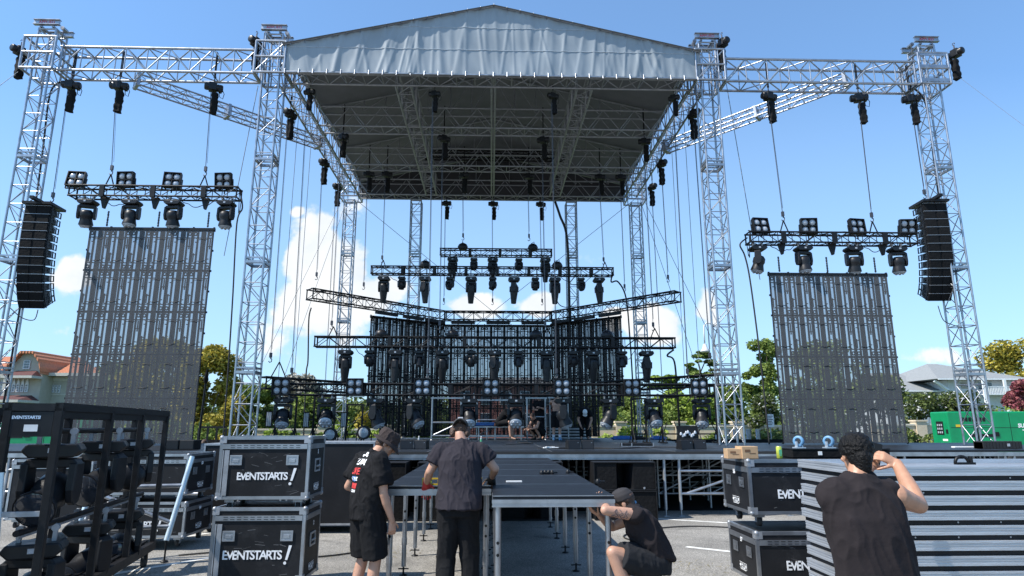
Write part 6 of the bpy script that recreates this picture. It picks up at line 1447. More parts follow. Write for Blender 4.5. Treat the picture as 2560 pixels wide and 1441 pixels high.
# --- crew on the stage
SK2 = dict(skin=SKIN)
def S(px, py, Y): return at(px, py, Y)
def stand(label, px, Y, ptop, face, cl, bend=0, arms='down', z0=SZ + .005):
    """standing figure, ptop the pixel row of the head top; face a direction"""
    f = V(face).normalized(); r = V((f.y, -f.x, 0)); base = V((at(px, 1080, Y).x, Y, z0)); hgt = at(px, ptop, Y).z - z0; k = hgt / 1.75 if not bend else 1
    def q(a, b_, c): return base + (r * a + f * b_) * k + V((0, 0, c * k))
    if bend: J = dict(pelvis=q(0, -.15, .9), chest=q(0, .2, 1.02), neck=q(0, .38, 1.0), head=q(0, .5, .96), shL=q(-.19, .3, .98), shR=q(.19, .3, .98), elL=q(-.24, .36, .7), elR=q(.24, .36, .7), wrL=q(-.15, .45, .47), wrR=q(.15, .45, .47))
    else: J = dict(pelvis=q(0, 0, .95), chest=q(0, 0, 1.28), neck=q(0, .02, 1.47), head=q(0, .07, 1.58), shL=q(-.19, 0, 1.41), shR=q(.19, 0, 1.41))
    if not bend and arms == 'down': J.update(elL=q(-.25, -.02, 1.12), elR=q(.25, -.02, 1.12), wrL=q(-.26, .08, .88), wrR=q(.26, .08, .88))
    if not bend and arms == 'front': J.update(elL=q(-.25, .05, 1.14), elR=q(.25, .05, 1.14), wrL=q(-.08, .27, 1.2), wrR=q(.1, .25, 1.12))
    if not bend and arms == 'up': J.update(elL=q(-.27, .2, 1.33), elR=q(.27, .2, 1.33), wrL=q(-.12, .33, 1.5), wrR=q(.12, .33, 1.5))
    for s_, n in ((-1, 'L'), (1, 'R')): J.update({'hip' + n: q(s_ * .085, 0 if not bend else -.15, .9), 'kn' + n: q(s_ * .11, .03 if not bend else -.05, .48), 'an' + n: q(s_ * .12, -.02 if not bend else -.1, .09), 'toe' + n: q(s_ * .14, .15, .04)})
    hdn = f * .8 + V((0, 0, -.6)); hup = f * .6 + V((0, 0, .8))
    if bend: hdn, hup = f * .3 + V((0, 0, -.95)), f * .95 + V((0, 0, .3))
    cl = dict(cl); cl['scale'] = k
    if 'shirt' in cl: cl['shirt'] = (cl['shirt'][0], dict(cl['shirt'][1], hem=q(0, -.2 if bend else 0, .88)))
    hv = (J['wrR'] - J['elR']).normalized(); hl = (J['wrL'] - J['elL']).normalized()
    return person(label, J, hdn, hup, f, cl, .013, {'R': (hv, -r, f, .5), 'L': (hl, r, f, .5)}, 'crew on the stage', ground=z0, loc=base)
def seated(label, px, Y, zs, face, cl, lean=.35, squat=False, z0=SZ + .005, arms=.3):
    f = V(face).normalized(); r = V((f.y, -f.x, 0)); base = V((at(px, 1080, Y).x, Y, z0))
    def q(a, b_, c): return base + r * a + f * b_ + V((0, 0, c))
    J = dict(pelvis=q(0, 0, zs + .1), chest=q(0, lean * .7, zs + .4), neck=q(0, lean * 1.05, zs + .57), head=q(0, lean * 1.05 + .1, zs + .66), shL=q(-.19, lean * .95, zs + .52), shR=q(.19, lean * .95, zs + .52), elL=q(-.24, lean + .12, zs + .27), elR=q(.24, lean + .12, zs + .27), wrL=q(-.1, lean + arms, zs + .22), wrR=q(.1, lean + arms, zs + .22))
    kz = zs + (.32 if squat else .12); kf = .42
    for s_, n in ((-1, 'L'), (1, 'R')): J.update({'hip' + n: q(s_ * .09, 0, zs + .08), 'kn' + n: q(s_ * .16, kf, kz), 'an' + n: q(s_ * .15, .16 if squat else .46, .09), 'toe' + n: q(s_ * .17, .33 if squat else .63, .04)})
    if 'shirt' in cl: cl['shirt'] = (cl['shirt'][0], dict(cl['shirt'][1], hem=q(0, -.03, zs + .1)))
    return person(label, J, f * .75 + V((0, 0, -.66)), f * .66 + V((0, 0, .75)), f, dict(cl), .013, {'R': (f, V((0, 0, -1)), -r, .6), 'L': (f, V((0, 0, -1)), r, .6)}, 'crew on the stage', ground=z0, loc=base)
BLK = lambda: (SHIRT_BLK, dict(sleeve=.6, folds=.01))
seated('worker in black sitting hunched on the low silver riser', 1248, 23.3, .5, (.96, -.28, 0), dict(shirt=BLK(), legs=(SHORTS_BLK, dict(length=.9)), shoes=RUBBER, hair=(HAIR, 'short')), .3)
stand('worker in black T-shirt standing behind the crouching one, arms forward', 1350, 24.6, 985, (-.35, -.94, 0), dict(shirt=BLK(), legs=(SHORTS_BLK, dict(length=1.95)), shoes=RUBBER, hair=(HAIR, 'short')), arms='front')
seated('worker crouching low in black vest and shorts at the silver frame', 1352, 23.5, .16, (-.8, -.6, 0), dict(shirt=(SHIRT_BLK, dict(folds=.01, cap=0)), legs=(SHORTS_BLK, dict(length=.8)), shoes=RUBBER, hair=(HAIR_BROWN, 'short')), .26, True)
stand('shirtless worker in black shorts and blue-white trainers, back turned', 1392, 23.0, 982, (.25, .97, 0), dict(legs=(SHORTS_BLK, dict(length=1.0, loose=.03)), shoes=BLUE_CASTER, socks=SOCK, hair=(HAIR, 'short')), arms='up')
stand('worker in black with a white cap bending over the low deck stack', 1462, 24.0, 1010, (-.1, -1, 0), dict(shirt=BLK(), legs=(SHORTS_BLK, dict(length=1.95)), shoes=RUBBER, hair=(HAIR, 'short'), hat=(PAPER, 'cap')), bend=1)
seated('red-haired worker stooping beyond the right wing floor', 2335, 20.6, .44, (-.95, -.2, 0), dict(shirt=BLK(), legs=(SHORTS_BLK, dict(length=1.95)), shoes=RUBBER, hair=(mat('auburn_hair', (.12, .045, .02), .6), 'short')), .3, z0=0.0)
seated('worker in pale teal shirt sitting beyond the left wing floor', 497, 20.4, .52, (.5, .86, 0), dict(shirt=(TEAL_SHIRT, dict(sleeve=.6, folds=.01)), legs=(SHORTS_GREY, dict(length=1.95)), shoes=RUBBER, hair=(HAIR_BROWN, 'short')), .12, z0=0.0)
# ------------------------------------------------------------------ background: planting, walls, houses, generators
def leaf_mat(name, c0, c1, c2=None, f2=.05, trans=.25):
    m = bpy.data.materials.new(name); m.use_nodes = True; t = m.node_tree; b = t.nodes['Principled BSDF']
    g = N('ShaderNodeNewGeometry', t); r = N('ShaderNodeValToRGB', t); e = r.color_ramp.elements; e[0].color = (*c0, 1); e[1].color = (*c1, 1); e[1].position = .9
    if c2: r.color_ramp.interpolation = 'LINEAR'; x = e.new(1 - f2); x.color = (*c2, 1); e[1].position = 1 - f2 - .02; y = e.new(1.0); y.color = (*c2, 1)
    L(g.outputs['Random Per Island'], r.inputs[0], t); L(r.outputs[0], b.inputs['Base Color'], t); b.inputs['Roughness'].default_value = .6; b.inputs['Specular IOR Level'].default_value = .25
    tr = N('ShaderNodeBsdfTranslucent', t); L(r.outputs[0], tr.inputs[0], t); ms = N('ShaderNodeMixShader', t); ms.inputs[0].default_value = trans
    L(b.outputs[0], ms.inputs[1], t); L(tr.outputs[0], ms.inputs[2], t); L(ms.outputs[0], t.nodes['Material Output'].inputs[0], t); return m
LEAF = {'green': leaf_mat('leaf_green', (0.063, 0.101, 0.022), (0.266, 0.336, 0.077)), 'dark': leaf_mat('leaf_dark_green', (0.045, 0.070, 0.022), (0.210, 0.259, 0.070)),
        'yellow': leaf_mat('leaf_yellow_green', (0.105, 0.112, 0.020), (0.504, 0.406, 0.063)), 'bright': leaf_mat('leaf_bright_green', (0.084, 0.140, 0.022), (0.336, 0.434, 0.070)),
        'flower': leaf_mat('leaf_white_flowering', (0.031, 0.050, 0.017), (0.140, 0.182, 0.049), (0.600, 0.600, 0.588), .07), 'pink': leaf_mat('leaf_pink_flowering', (0.084, 0.028, 0.028), (0.224, 0.098, 0.070), (0.400, 0.110, 0.140), .5),
        'plume': leaf_mat('pale_plume', (0.140, 0.140, 0.098), (0.476, 0.448, 0.378))}
BARK = mat('bark', (.09, .07, .055), .9, 0, .25, 8, bump=.5, bscale=20)
def leaves(clumps, n, size, seed, flat=1):
    rg = np.random.default_rng(seed); P = []; 
    vol = np.array([c[1] ** 2 for c in clumps]); cnt = np.maximum(8, (n * vol / vol.sum()).astype(int))
    for (c, r), k in zip(clumps, cnt):
        d = rg.normal(size=(k, 3)); d /= np.linalg.norm(d, axis=1)[:, None]; rad = r * rg.uniform(.25, 1.08, k) ** .5
        P.append(np.array(c) + d * rad[:, None] * np.array([1, 1, .78 * flat]))
    P = np.concatenate(P); m = len(P); a = rg.normal(size=(m, 3)); a[:, 2] *= .6; a /= np.linalg.norm(a, axis=1)[:, None]; q = rg.normal(size=(m, 3)); b = np.cross(a, q); b /= np.linalg.norm(b, axis=1)[:, None]
    s = size * rg.uniform(.6, 1.4, m)[:, None]; a *= s; b *= s * .62
    v = np.stack([P - a, P - b * .9 + a * .1, P + a, P + b * .9 + a * .1], 1).reshape(-1, 3)
    me = bpy.data.meshes.new('foliage'); me.vertices.add(m * 4); me.vertices.foreach_set('co', v.astype('f').ravel()); me.loops.add(m * 4); me.loops.foreach_set('vertex_index', np.arange(m * 4, dtype='i'))
    me.polygons.add(m); me.polygons.foreach_set('loop_start', np.arange(0, m * 4, 4, dtype='i')); me.update(calc_edges=True); return me
def tree(name, label, cat, base, h, w, leaf, n, seed, group, trunk=.3, flat=1, clumps=14, size=.16, low=.25, rk=1):
    rs = random.Random(seed); t = thing(name, label, cat, base, 0, group); B = V((0, 0, 0)); cl = []
    for i in range(clumps):
        z = low + (1 - low) * rs.random() ** .8; env = math.sin(math.pi * min(1, max(.12, (z - low * .6) / (1.04 - low * .6)))) ** .55; a = rs.uniform(0, 6.28); rr = w / 2 * env * rs.uniform(.35, .85)
        r = w * rs.uniform(.15, .27) * (1 if clumps < 25 else .9) * rk; cl.append(((rr * math.cos(a), rr * math.sin(a), min(z * h, h - r * .7)), r))
    me = leaves(cl, int(n * 1.7), size * .78, seed, flat); put('crown', me, LEAF[leaf], t)
    if trunk:
        b = MB(); ht = h * max(low, .2) + .2; b.tube((0, 0, 0), (rs.uniform(-.1, .1), 0, ht), trunk * h * .055, 8, trunk * h * .04)
        for c, r in cl[:7]: b.tube((0, 0, ht * .92), V(c), trunk * h * .028, 6, trunk * h * .008, False)
        b.build('trunk', BARK, t, True)
    return t
def tree_px(name, label, cat, px, ptop, Y, wpx, leaf, n, seed, group, **kw):
    p = at(px, ptop, Y); w = wpx * Y / FPX; base = (p.x, Y, 0); return tree(name, label, cat, base, p.z, w, leaf, n, seed, group, **kw)
GT, GS = 'trees beyond the stage', 'shrubs beyond the stage'
for a in (
    ('tree', 'tall yellow-green tree between the left video wall and the left roof tower', 'tree', 535, 868, 40, 170, 'yellow', 9000, 1, GT, dict(clumps=26, low=.12)),
    ('tree', 'yellow-green tree seen through the bottom of the left video wall', 'tree', 415, 850, 44, 190, 'yellow', 6000, 2, GT, dict(clumps=22, low=.15)),
    ('tree', 'darker green tree seen through the left edge of the left video wall', 'tree', 300, 900, 46, 130, 'dark', 3500, 3, GT, dict(clumps=16, low=.15)),
    ('tree', 'green tree just right of the left roof tower base', 'tree', 652, 965, 39, 110, 'green', 5000, 4, GT, dict(clumps=18, low=.1)),
    ('tree', 'feathery pale topped tree behind the left end of the lowest truss', 'tree', 755, 938, 43, 120, 'plume', 3000, 5, GT, dict(clumps=20, low=.2, size=.2)),
    ('tree', 'low green tree behind the left floor stands', 'tree', 800, 985, 40, 150, 'green', 5000, 6, GT, dict(clumps=18, low=.1)),
    ('tree', 'dark tree behind the left part of the upstage video wall', 'tree', 930, 1000, 42, 150, 'dark', 3500, 7, GT, dict(clumps=16, low=.1)),
    ('tree', 'dark tree behind the middle of the upstage video wall', 'tree', 1060, 1005, 44, 150, 'dark', 3000, 8, GT, dict(clumps=16, low=.1)),
    ('tree', 'dark tree behind the right part of the upstage video wall', 'tree', 1470, 985, 43, 160, 'dark', 3500, 9, GT, dict(clumps=16, low=.1)),
    ('tree', 'leafy green tree behind the right rear tower base', 'tree', 1560, 985, 41, 130, 'green', 4500, 10, GT, dict(clumps=18, low=.1)),
    ('tree', 'green tree with flat fronds behind the right end of the long truss', 'tree', 1665, 935, 46, 120, 'bright', 4000, 11, GT, dict(clumps=30, low=.2, flat=.6, rk=.7)),
    ('umbrella_tree', 'flat topped umbrella tree standing alone against the sky near the right roof tower', 'tree', 1752, 876, 52, 95, 'green', 2200, 12, GT, dict(clumps=26, low=.72, flat=.4, rk=.6)),
    ('tree', 'tall loose green tree left of the right video wall', 'tree', 1905, 850, 44, 130, 'green', 5200, 13, GT, dict(clumps=40, low=.2, rk=.62)),
    ('tree', 'tall green tree seen through the right video wall', 'tree', 2060, 855, 46, 230, 'green', 5500, 14, GT, dict(clumps=40, low=.15, rk=.75)),
    ('tree', 'green tree seen through the right edge of the right video wall', 'tree', 2180, 940, 45, 160, 'dark', 4500, 15, GT, dict(clumps=20, low=.15)),
    ('tree', 'big dense tree behind the grey roofed house at the right picture edge', 'tree', 2540, 852, 74, 190, 'yellow', 7000, 16, GT, dict(clumps=26, low=.2, size=.28)),
    ('tree', 'tree top peeping over the grey house roofs', 'tree', 2350, 915, 82, 70, 'yellow', 1500, 17, GT, dict(clumps=12, low=.4, size=.25)),
    ('tree', 'green tree right of the floor stands before the garden wall', 'tree', 1720, 975, 40, 170, 'bright', 6000, 18, GT, dict(clumps=22, low=.1)),
    ('tree', 'second green tree right of the floor stands, closer to the right roof tower', 'tree', 1815, 960, 40, 130, 'green', 5000, 19, GT, dict(clumps=20, low=.1)),
    ('crape_myrtle', 'pink flowering tree at the right picture edge beside the white house', 'tree', 2548, 952, 46, 95, 'pink', 4000, 20, GT, dict(clumps=16, low=.2)),
    ('shrub', 'white flowering shrub between the right roof tower and the right video wall', 'shrub', 1905, 985, 34, 95, 'flower', 4500, 21, GS, dict(clumps=16, low=.08, size=.11)),
    ('shrub', 'white flowering shrub right of the right video wall', 'shrub', 2305, 985, 36, 110, 'flower', 4500, 22, GS, dict(clumps=16, low=.08, size=.11)),
    ('shrub', 'large white flowering shrub before the white house', 'shrub', 2395, 978, 36, 130, 'flower', 5000, 23, GS, dict(clumps=18, low=.08, size=.11)),
    ('shrub', 'yellowish shrub left of the left video wall edge, by the black railing', 'shrub', 585, 985, 33, 90, 'yellow', 4000, 24, GS, dict(clumps=14, low=.05, size=.11)),
    ('shrub', 'rusty orange shrub behind the third left floor stand', 'shrub', 920, 1030, 36, 70, 'yellow', 2500, 25, GS, dict(clumps=10, low=.05, size=.1)),
): 
    kw = a[11]; kw.setdefault('trunk', .3 if 'shrub' not in a[0] else .15); tree_px(*a[:11], **kw)
def hedge(label, px0, px1, ptop, Y, depth, leaf, n, seed, name='hedge'):
    p0, p1 = at(px0, ptop, Y), at(px1, ptop, Y); t = thing(name, label, 'hedge', ((p0.x + p1.x) / 2, Y, 0), 0, 'hedges'); h = (p0.z + p1.z) / 2; w = p1.x - p0.x; rs = random.Random(seed)
    k = int(w / .45); cl = [((-w / 2 + w * (i + .5) / k, rs.uniform(-depth / 2, depth / 2), h * rs.uniform(.35, .8)), h * rs.uniform(.28, .42)) for i in range(k)] + [((-w / 2 + w * (i + .5) / k, 0, h * .25), h * .3) for i in range(k)]
    put('foliage', leaves(cl, n, .1, seed), LEAF[leaf], t); b = MB()
    for i in range(0, k, 3): b.tube(V((cl[i][0][0], 0, 0)), V(cl[i][0]), .03, 5)
    b.build('stem', BARK, t, True)
hedge('bright green hedge before the wall behind the left floor stands', 630, 960, 1066, 32, 1.2, 'bright', 8000, 31)
hedge('bright grassy hedge before the cream wall right of the stage', 1490, 1850, 1074, 31, 1.2, 'bright', 8000, 32)
hedge('dark clipped hedge between the right tower and the right video wall', 1880, 1980, 1068, 31, 1.0, 'dark', 3000, 33)
hedge('dark clipped hedge between the right video wall and the green generator', 2230, 2330, 1068, 31, 1.0, 'dark', 3000, 34)
hedge('pale green clipped hedge behind the green generators', 2490, 2700, 1015, 40, 1.2, 'bright', 4000, 35)
hedge('tall leafy hedge row behind the cream wall right of the stage', 1500, 1960, 1015, 39, 2.0, 'green', 13000, 36)
hedge('leafy hedge row behind the left video wall', 150, 640, 1040, 38, 2.0, 'green', 9000, 37)
# far-off wood closing the horizon
rs = random.Random(77); cl = []
for i in range(150):
    x = -130 + 260 * i / 149; y = 118 + rs.uniform(-6, 6); h = rs.uniform(4.5, 8); cl += [((x, y, h * .6), h * .42), ((x + 1, y, h * .25), h * .35)]
tag(put('distant_wood', leaves(cl, 24000, .5, 78), LEAF['dark']), 'far-off dark wood along the horizon', 'wood', kind='stuff')
tag(MB().bb(-400, 400, 27.9 + 4, 900, .004, .012).build('lawn', mat('lawn', (.05, .085, .022), .95, 0, .25, .4)), kind='structure')

def garden_wall(label, px0, px1, Y, pt, pillars):
    a, b = at(px0, pt, Y), at(px1, pt, Y); h = (a.z + b.z) / 2; t = thing('garden_wall', label, 'wall', ((a.x + b.x) / 2, Y, 0), 0, 'cream garden walls')
    MB().bb(a.x, b.x, Y, Y + .3, 0, h - .09).build('wall_face', CREAM, t); MB().bb(a.x - .02, b.x + .02, Y - .05, Y + .35, h - .088, h).build('coping', mat('pale_coping', (.6, .56, .46), .8), t)
    for px in pillars:
        x = at(px, pt, Y).x; MB().bb(x - .28, x + .28, Y - .12, Y - .055, 0, h + .12).bb(x - .28, x + .28, Y - .0545, Y + .42, h + .001, h + .12).bb(x - .33, x + .33, Y - .17, Y + .47, h + .121, h + .2).build('pillar', CREAM, t)
garden_wall('cream garden wall with pillars right of the stage', 1480, 2000, 34, 1063, (1552, 1700, 1845)); garden_wall('cream garden wall with pillars behind the green generator', 2180, 2420, 34, 1060, (2300, 2390)); garden_wall('cream garden wall with pillars left of the stage', 640, 1010, 35, 1072, (808, 962))
# brick building glimpsed through the middle wall
t = thing('brick_building', 'red brick building glimpsed through the upstage video wall', 'building', (1.8, 62, 0)); a, b = at(1125, 965, 62), at(1420, 965, 62)
MB().bb(a.x, b.x, 62, 70, 0, a.z).build('wall', mat('red_brick', (.30, .12, .10), .85, 0, .15, 4), t)
r_ = MB(); zz = a.z; r_.add([(a.x - .4, 61.6, zz + .005), (b.x + .4, 61.6, zz + .005), (b.x + .4, 70.4, zz + .005), (a.x - .4, 70.4, zz + .005), (a.x + 2.5, 66, zz + 1.1), (b.x - 2.5, 66, zz + 1.1)], [(0, 1, 5, 4), (1, 2, 5), (2, 3, 4, 5), (3, 0, 4), (3, 2, 1, 0)]); r_.build('roof', GREY_SHINGLE, t)
for i in range(6):
    x = a.x + 1 + i * 1.9
    for z in (1.6, 3.7): f = MB().bb(x, x + 1, 61.93, 61.99, z, z + 1.3).build('window', WHITE_SIDE, t); MB().bb(x + .08, x + .92, 61.9, 61.928, z + .08, z + 1.22).build('pane', WIN, f)

# --- mansion, left
MY = 60
mp = thing('mansion', 'tan mansion with terracotta tiled roof and white framed windows at the far left', 'house', (at(100, 1060, MY).x, MY, 0)); mx = lambda px, Y=MY: at(px, 940, Y).x; mz = lambda py, Y=MY: at(90, py, Y).z
x0, x1, ze_ = mx(-260), mx(240), mz(936)
MB().bb(x0, x1, MY, MY + 12, 0, ze_).build('wall', STUCCO, mp); bx0, bx1 = mx(46), mx(136); by = MY - 1.6; gz = mz(937)
bay = MB(); pts = [(bx0, 0), (bx1, 0), (bx1, mz(930)), (mx(128), mz(905)), (mx(112), mz(887)), (mx(84), mz(887)), (mx(70), mz(905)), (bx0, mz(930))]
bay.prism(pts, 4.5, (0, by, 0)); bay.build('gable_bay', STUCCO, mp)
r_ = MB(); zt = mz(878)
r_.add([(x0 - .8, MY - .9, ze_ + .01), (x1 + .8, MY - .9, ze_ + .01), (x1 + .8, MY + 12.9, ze_ + .01), (x0 - .8, MY + 12.9, ze_ + .01), (x0 + 5, MY + 5, zt), (mx(100), MY + 5, zt), (x1 - 4, MY + 6, ze_ + 1.2)], [(0, 1, 6, 5, 4), (1, 2, 6), (2, 3, 4, 5, 6), (3, 0, 4), (3, 2, 1, 0)])
ro = r_.build('roof', TERRA_TILE, mp)
g = MB(); o_ = .25
prof = [(mx(42), mz(934)), (mx(66), mz(905)), (mx(83), mz(884)), (mx(113), mz(884)), (mx(131), mz(905)), (mx(140), mz(934))]
for i in range(5):
    (xa_, za_), (xb_, zb_) = prof[i], prof[i + 1]; g.add([(xa_, by - .5, za_), (xb_, by - .5, zb_), (xb_, by + 7, zb_), (xa_, by + 7, za_), (xa_, by - .5, za_ - .22), (xb_, by - .5, zb_ - .22), (xb_, by + 7, zb_ - .22), (xa_, by + 7, za_ - .22)], [(0, 1, 2, 3), (7, 6, 5, 4), (0, 4, 5, 1), (2, 6, 7, 3)])
g.build('gable_roof', TERRA_TILE, mp)
e = MB(); e.bb(x0 - .85, x1 + .85, MY - .95, MY - .905, ze_ - .22, ze_ + .06); e.bb(x0, x1, MY - .06, MY - .002, mz(988), mz(985)); e.bb(x0, x1, MY - .06, MY - .002, ze_ - .6, ze_ - .25); e.build('cornice', mat('pale_trim', (.52, .49, .42), .8), mp)
def small_roof(pxa, pxb, pxc, pxd, pt, pb, ya, yb):
    b = MB(); b.add([(mx(pxa), ya, mz(pb)), (mx(pxb), ya, mz(pb)), (mx(pxd), yb, mz(pt)), (mx(pxc), yb, mz(pt)), (mx(pxa), yb, mz(pb)), (mx(pxb), yb, mz(pb))], [(0, 1, 2, 3), (0, 3, 4), (1, 5, 2), (0, 4, 5, 1)]); b.build('canopy_roof', DARK_RED, mp)
    MB().bb(mx(pxa) - .05, mx(pxb) + .05, ya - .05, yb, mz(pb) - .22, mz(pb) - .006).build('canopy_edge', MATS['pale_trim'], mp)
small_roof(64, 136, 75, 122, 931, 945, by - 1.3, by - .01); small_roof(32, 138, 58, 118, 991, 1004, by - 2.6, by - .01)
def mwin(pxa, pxb, pya, pyb, yy, n, arch=False):
    xa_, xb_, za_, zb_ = mx(pxa), mx(pxb), mz(pyb), mz(pya); w = (xb_ - xa_) / n
    for i in range(n):
        l, r = xa_ + i * w + .05, xa_ + (i + 1) * w - .05; f = MB().bb(l, r, yy - .1, yy - .003, za_, zb_)
        if arch: 
            m_ = (l + r) / 2; f.prism([(l, zb_ + .002), (r, zb_ + .002), (r - .1, zb_ + .4), (m_, zb_ + .75), (l + .1, zb_ + .4)], .09, (0, yy - .1, 0))
        fo = f.build('window', WHITE_SIDE, mp); p_ = MB(); hw = (r - l) / 2 - .1; hh = (zb_ - za_) / 3 - .08
        for a in (0, 1):
            for c in range(3): p_.bb(l + .08 + a * (hw + .04), l + .08 + a * (hw + .04) + hw, yy - .125, yy - .102, za_ + .08 + c * (hh + .06), za_ + .08 + c * (hh + .06) + hh)
        p_.build('pane', WIN, fo)
mwin(86, 105, 906, 927, by, 1); mwin(67, 109, 964, 983, by, 4, True); mwin(128, 158, 963, 982, MY, 4); mwin(22, 32, 953, 975, MY, 1); mwin(-12, 14, 952, 975, MY, 3); mwin(-30, 8, 1010, 1030, MY, 3); mwin(-90, -50, 952, 975, MY, 3); mwin(180, 220, 963, 982, MY, 3)
MB().bb(mx(50), mx(58), by - .3, by - .002, mz(1010), mz(950)).build('buttress', MATS['pale_trim'], mp)
# --- white house, right
HY = 58
hp = thing('white_house', 'white house with grey hipped shingle roofs and a balcony at the far right', 'house', (at(2420, 1060, HY).x, HY, 0)); hx_ = lambda px: at(px, 950, HY).x; hz = lambda py: at(2420, py, HY).z
MB().bb(hx_(2368), hx_(2538), HY, HY + 9, 0, hz(951)).build('wall', WHITE_SIDE, hp); MB().bb(hx_(2240), hx_(2366), HY + 2, HY + 10, 0, hz(978)).build('side_wing', WHITE_SIDE, hp)
r_ = MB(); a, b, z0, zt = hx_(2326), hx_(2560), hz(949), hz(899); yb = HY + 10
r_.add([(a, HY - 1, z0), (b, HY - 1, z0), (b, yb, z0), (a, yb, z0), (hx_(2405), HY + 4.5, zt), (hx_(2432), HY + 4.5, zt)], [(0, 1, 5, 4), (1, 2, 5), (2, 3, 4, 5), (3, 0, 4), (3, 2, 1, 0)]); r_.build('roof', GREY_SHINGLE, hp)
r_ = MB(); a, b, z0, zt = hx_(2225), hx_(2372), hz(976), hz(921)
r_.add([(a, HY + 1, z0), (b, HY + 1, z0), (b, HY + 11, z0), (a, HY + 11, z0), (hx_(2262), HY + 6, zt), (hx_(2352), HY + 6, zt)], [(0, 1, 5, 4), (1, 2, 5), (2, 3, 4, 5), (3, 0, 4), (3, 2, 1, 0)]); r_.build('side_roof', GREY_SHINGLE, hp)
k = MB(); k.tube((hx_(2330), HY - .3, hz(953)), (hx_(2362), HY - .3, hz(977)), .14, 4); k.bb(hx_(2326), hx_(2560), HY - 1.05, HY - 1.003, hz(952), hz(948.5)); k.bb(hx_(2225), hx_(2368), HY + .93, HY + .99, hz(978.5), hz(975.5)); k.build('fascia', PAPER, hp)
MB().bb(hx_(2400), hx_(2422), HY - .05, HY - .003, hz(972), hz(957)).build('recess', mat('beige_recess', (.40, .37, .32), .9), hp)
f = MB().bb(hx_(2411), hx_(2418), HY - .09, HY - .052, hz(970), hz(963)).build('window', WHITE_SIDE, hp); MB().bb(hx_(2412), hx_(2417), HY - .11, HY - .092, hz(969.4), hz(963.6)).build('pane', WIN, f)
for px in (2440, 2462): f = MB().bb(hx_(px), hx_(px + 15), HY - .08, HY - .003, hz(975), hz(956)).build('window', PAPER, hp); MB().bb(hx_(px + 1.2), hx_(px + 13.8), HY - .1, HY - .082, hz(974), hz(957)).build('pane', WIN, f)
k = MB(); k.bb(hx_(2430), hx_(2536), HY - 1.3, HY - .1, hz(989), hz(986.5)); k.bb(hx_(2430), hx_(2536), HY - 1.3, HY - 1.22, hz(970), hz(968.5))
for i in range(28): x = hx_(2430) + (hx_(2536) - hx_(2430)) * i / 27; k.bb(x - .03, x + .03, HY - 1.29, HY - 1.23, hz(986.4), hz(970.1))
for px in (2431, 2483, 2535): k.bb(hx_(px) - .12, hx_(px) + .12, HY - 1.32, HY - 1.2, 0, hz(952.5))
k.build('balcony', PAPER, hp)
# --- generators
def generator(label, x, y, rz, group, logo=True):
    t = thing('generator', label, 'generator', (x, y, 0), rz, group); Lg, W_, H_ = 3.9, 1.25, 1.75; z0 = .55
    MB().bb(0, Lg, 0, W_, z0, z0 + H_).build('enclosure', GREEN, t, True, .05)
    k = MB()
    for x_ in (1.0, 2.45): k.bb(x_ - .008, x_ + .008, -.004, -.0008, z0 + .08, z0 + H_ - .06)
    k.bb(.1, Lg - .1, -.004, -.0008, z0 + H_ * .62, z0 + H_ * .63); k.build('door_gap', BLACK_METAL, t, True)
    k = MB()
    for i in range(7): k.bb(.55 + i * .14, .65 + i * .14, -.012, -.005, z0 + H_ - .4, z0 + H_ - .24)
    k.build('air_vent', BLACK_METAL, t, True); MB().bb(.8, 1.7, -.01, -.003, z0 + .72, z0 + .84).build('air_slot', BLACK_METAL, t, True); MB().bb(1.75, 1.95, -.03, -.001, z0 + .74, z0 + .92).build('door_latch', BLACK_METAL, t, True)
    MB().bb(.45, 1.75, -.01, -.002, z0 + .02, z0 + .42).build('open_bay', BLACK_METAL, t, True); MB().bb(.3, .6, -.008, -.002, z0 + 1.12, z0 + 1.22).build('warning_label', YELLOW, t, True)
    MB().bb(-.012, -.002, .35, .85, z0 + .8, z0 + 1.35).build('control_panel', PLASTIC, t, True)
    k = MB()
    for i in range(3):
        for j in range(3): k.bb(-.02, -.013, .42 + i * .14, .5 + i * .14, z0 + .86 + j * .15, z0 + .94 + j * .15)
    k.build('gauge', LENS, t, True); MB().bb(-.01, -.002, .05, .2, z0 + .85, z0 + 1.02).build('small_panel', PLASTIC, t, True); MB().bb(-.01, -.002, .1, .9, z0 + .12, z0 + .4).build('socket_bay', GREY_PLASTIC, t, True); MB().bb(-.01, -.002, .15, .5, z0 + .55, z0 + .63).build('data_label', PAPER, t, True)
    MB().bb(.2, Lg - .2, .1, W_ - .1, .38, z0 - .002).build('chassis', BLACK_METAL, t, True)
    for x_ in (1.7, 2.5):
        for y_ in (.12, W_ - .12): MB().lathe([(.12, -.1), (.33, -.1), (.35, -.06), (.35, .06), (.33, .1), (.12, .1)], 18, (x_, y_, .35), 'Y').build('wheel', RUBBER, t, True)
    o = WM[t.name]; X = o.to_3x3() @ V((1, 0, 0))
    MB().lathe([(.13, -.003), (.13, .003)], 14, (3.2, -.006, z0 + 1.42), 'Y').build('sun_emblem', YELLOW, t, True); text('logo', 'SUNBELT', .22, o @ V((3.2, -.006, z0 + 1.17)), X, (0, 0, 1), WHITE, t, weight=.008); MB().bb(2.9, 3.5, -.008, -.003, z0 + .98, z0 + 1.02).bb(3.0, 3.4, -.008, -.003, z0 + .88, z0 + .91).build('small_print', WHITE, t, True)
    return t
GY = 26.5
generator('bright green generator trailer right of the right video wall', at(2370, 1060, GY).x, GY, R(-6), 'green generators'); generator('second bright green generator trailer at the right picture edge', at(2500, 1060, GY + 1.2).x + 1.9, GY + 1.5, R(-6), 'green generators')
generator('bright green generator seen behind the rolling rack at the left', at(-60, 1060, 25).x, 25, R(4), 'green generators')
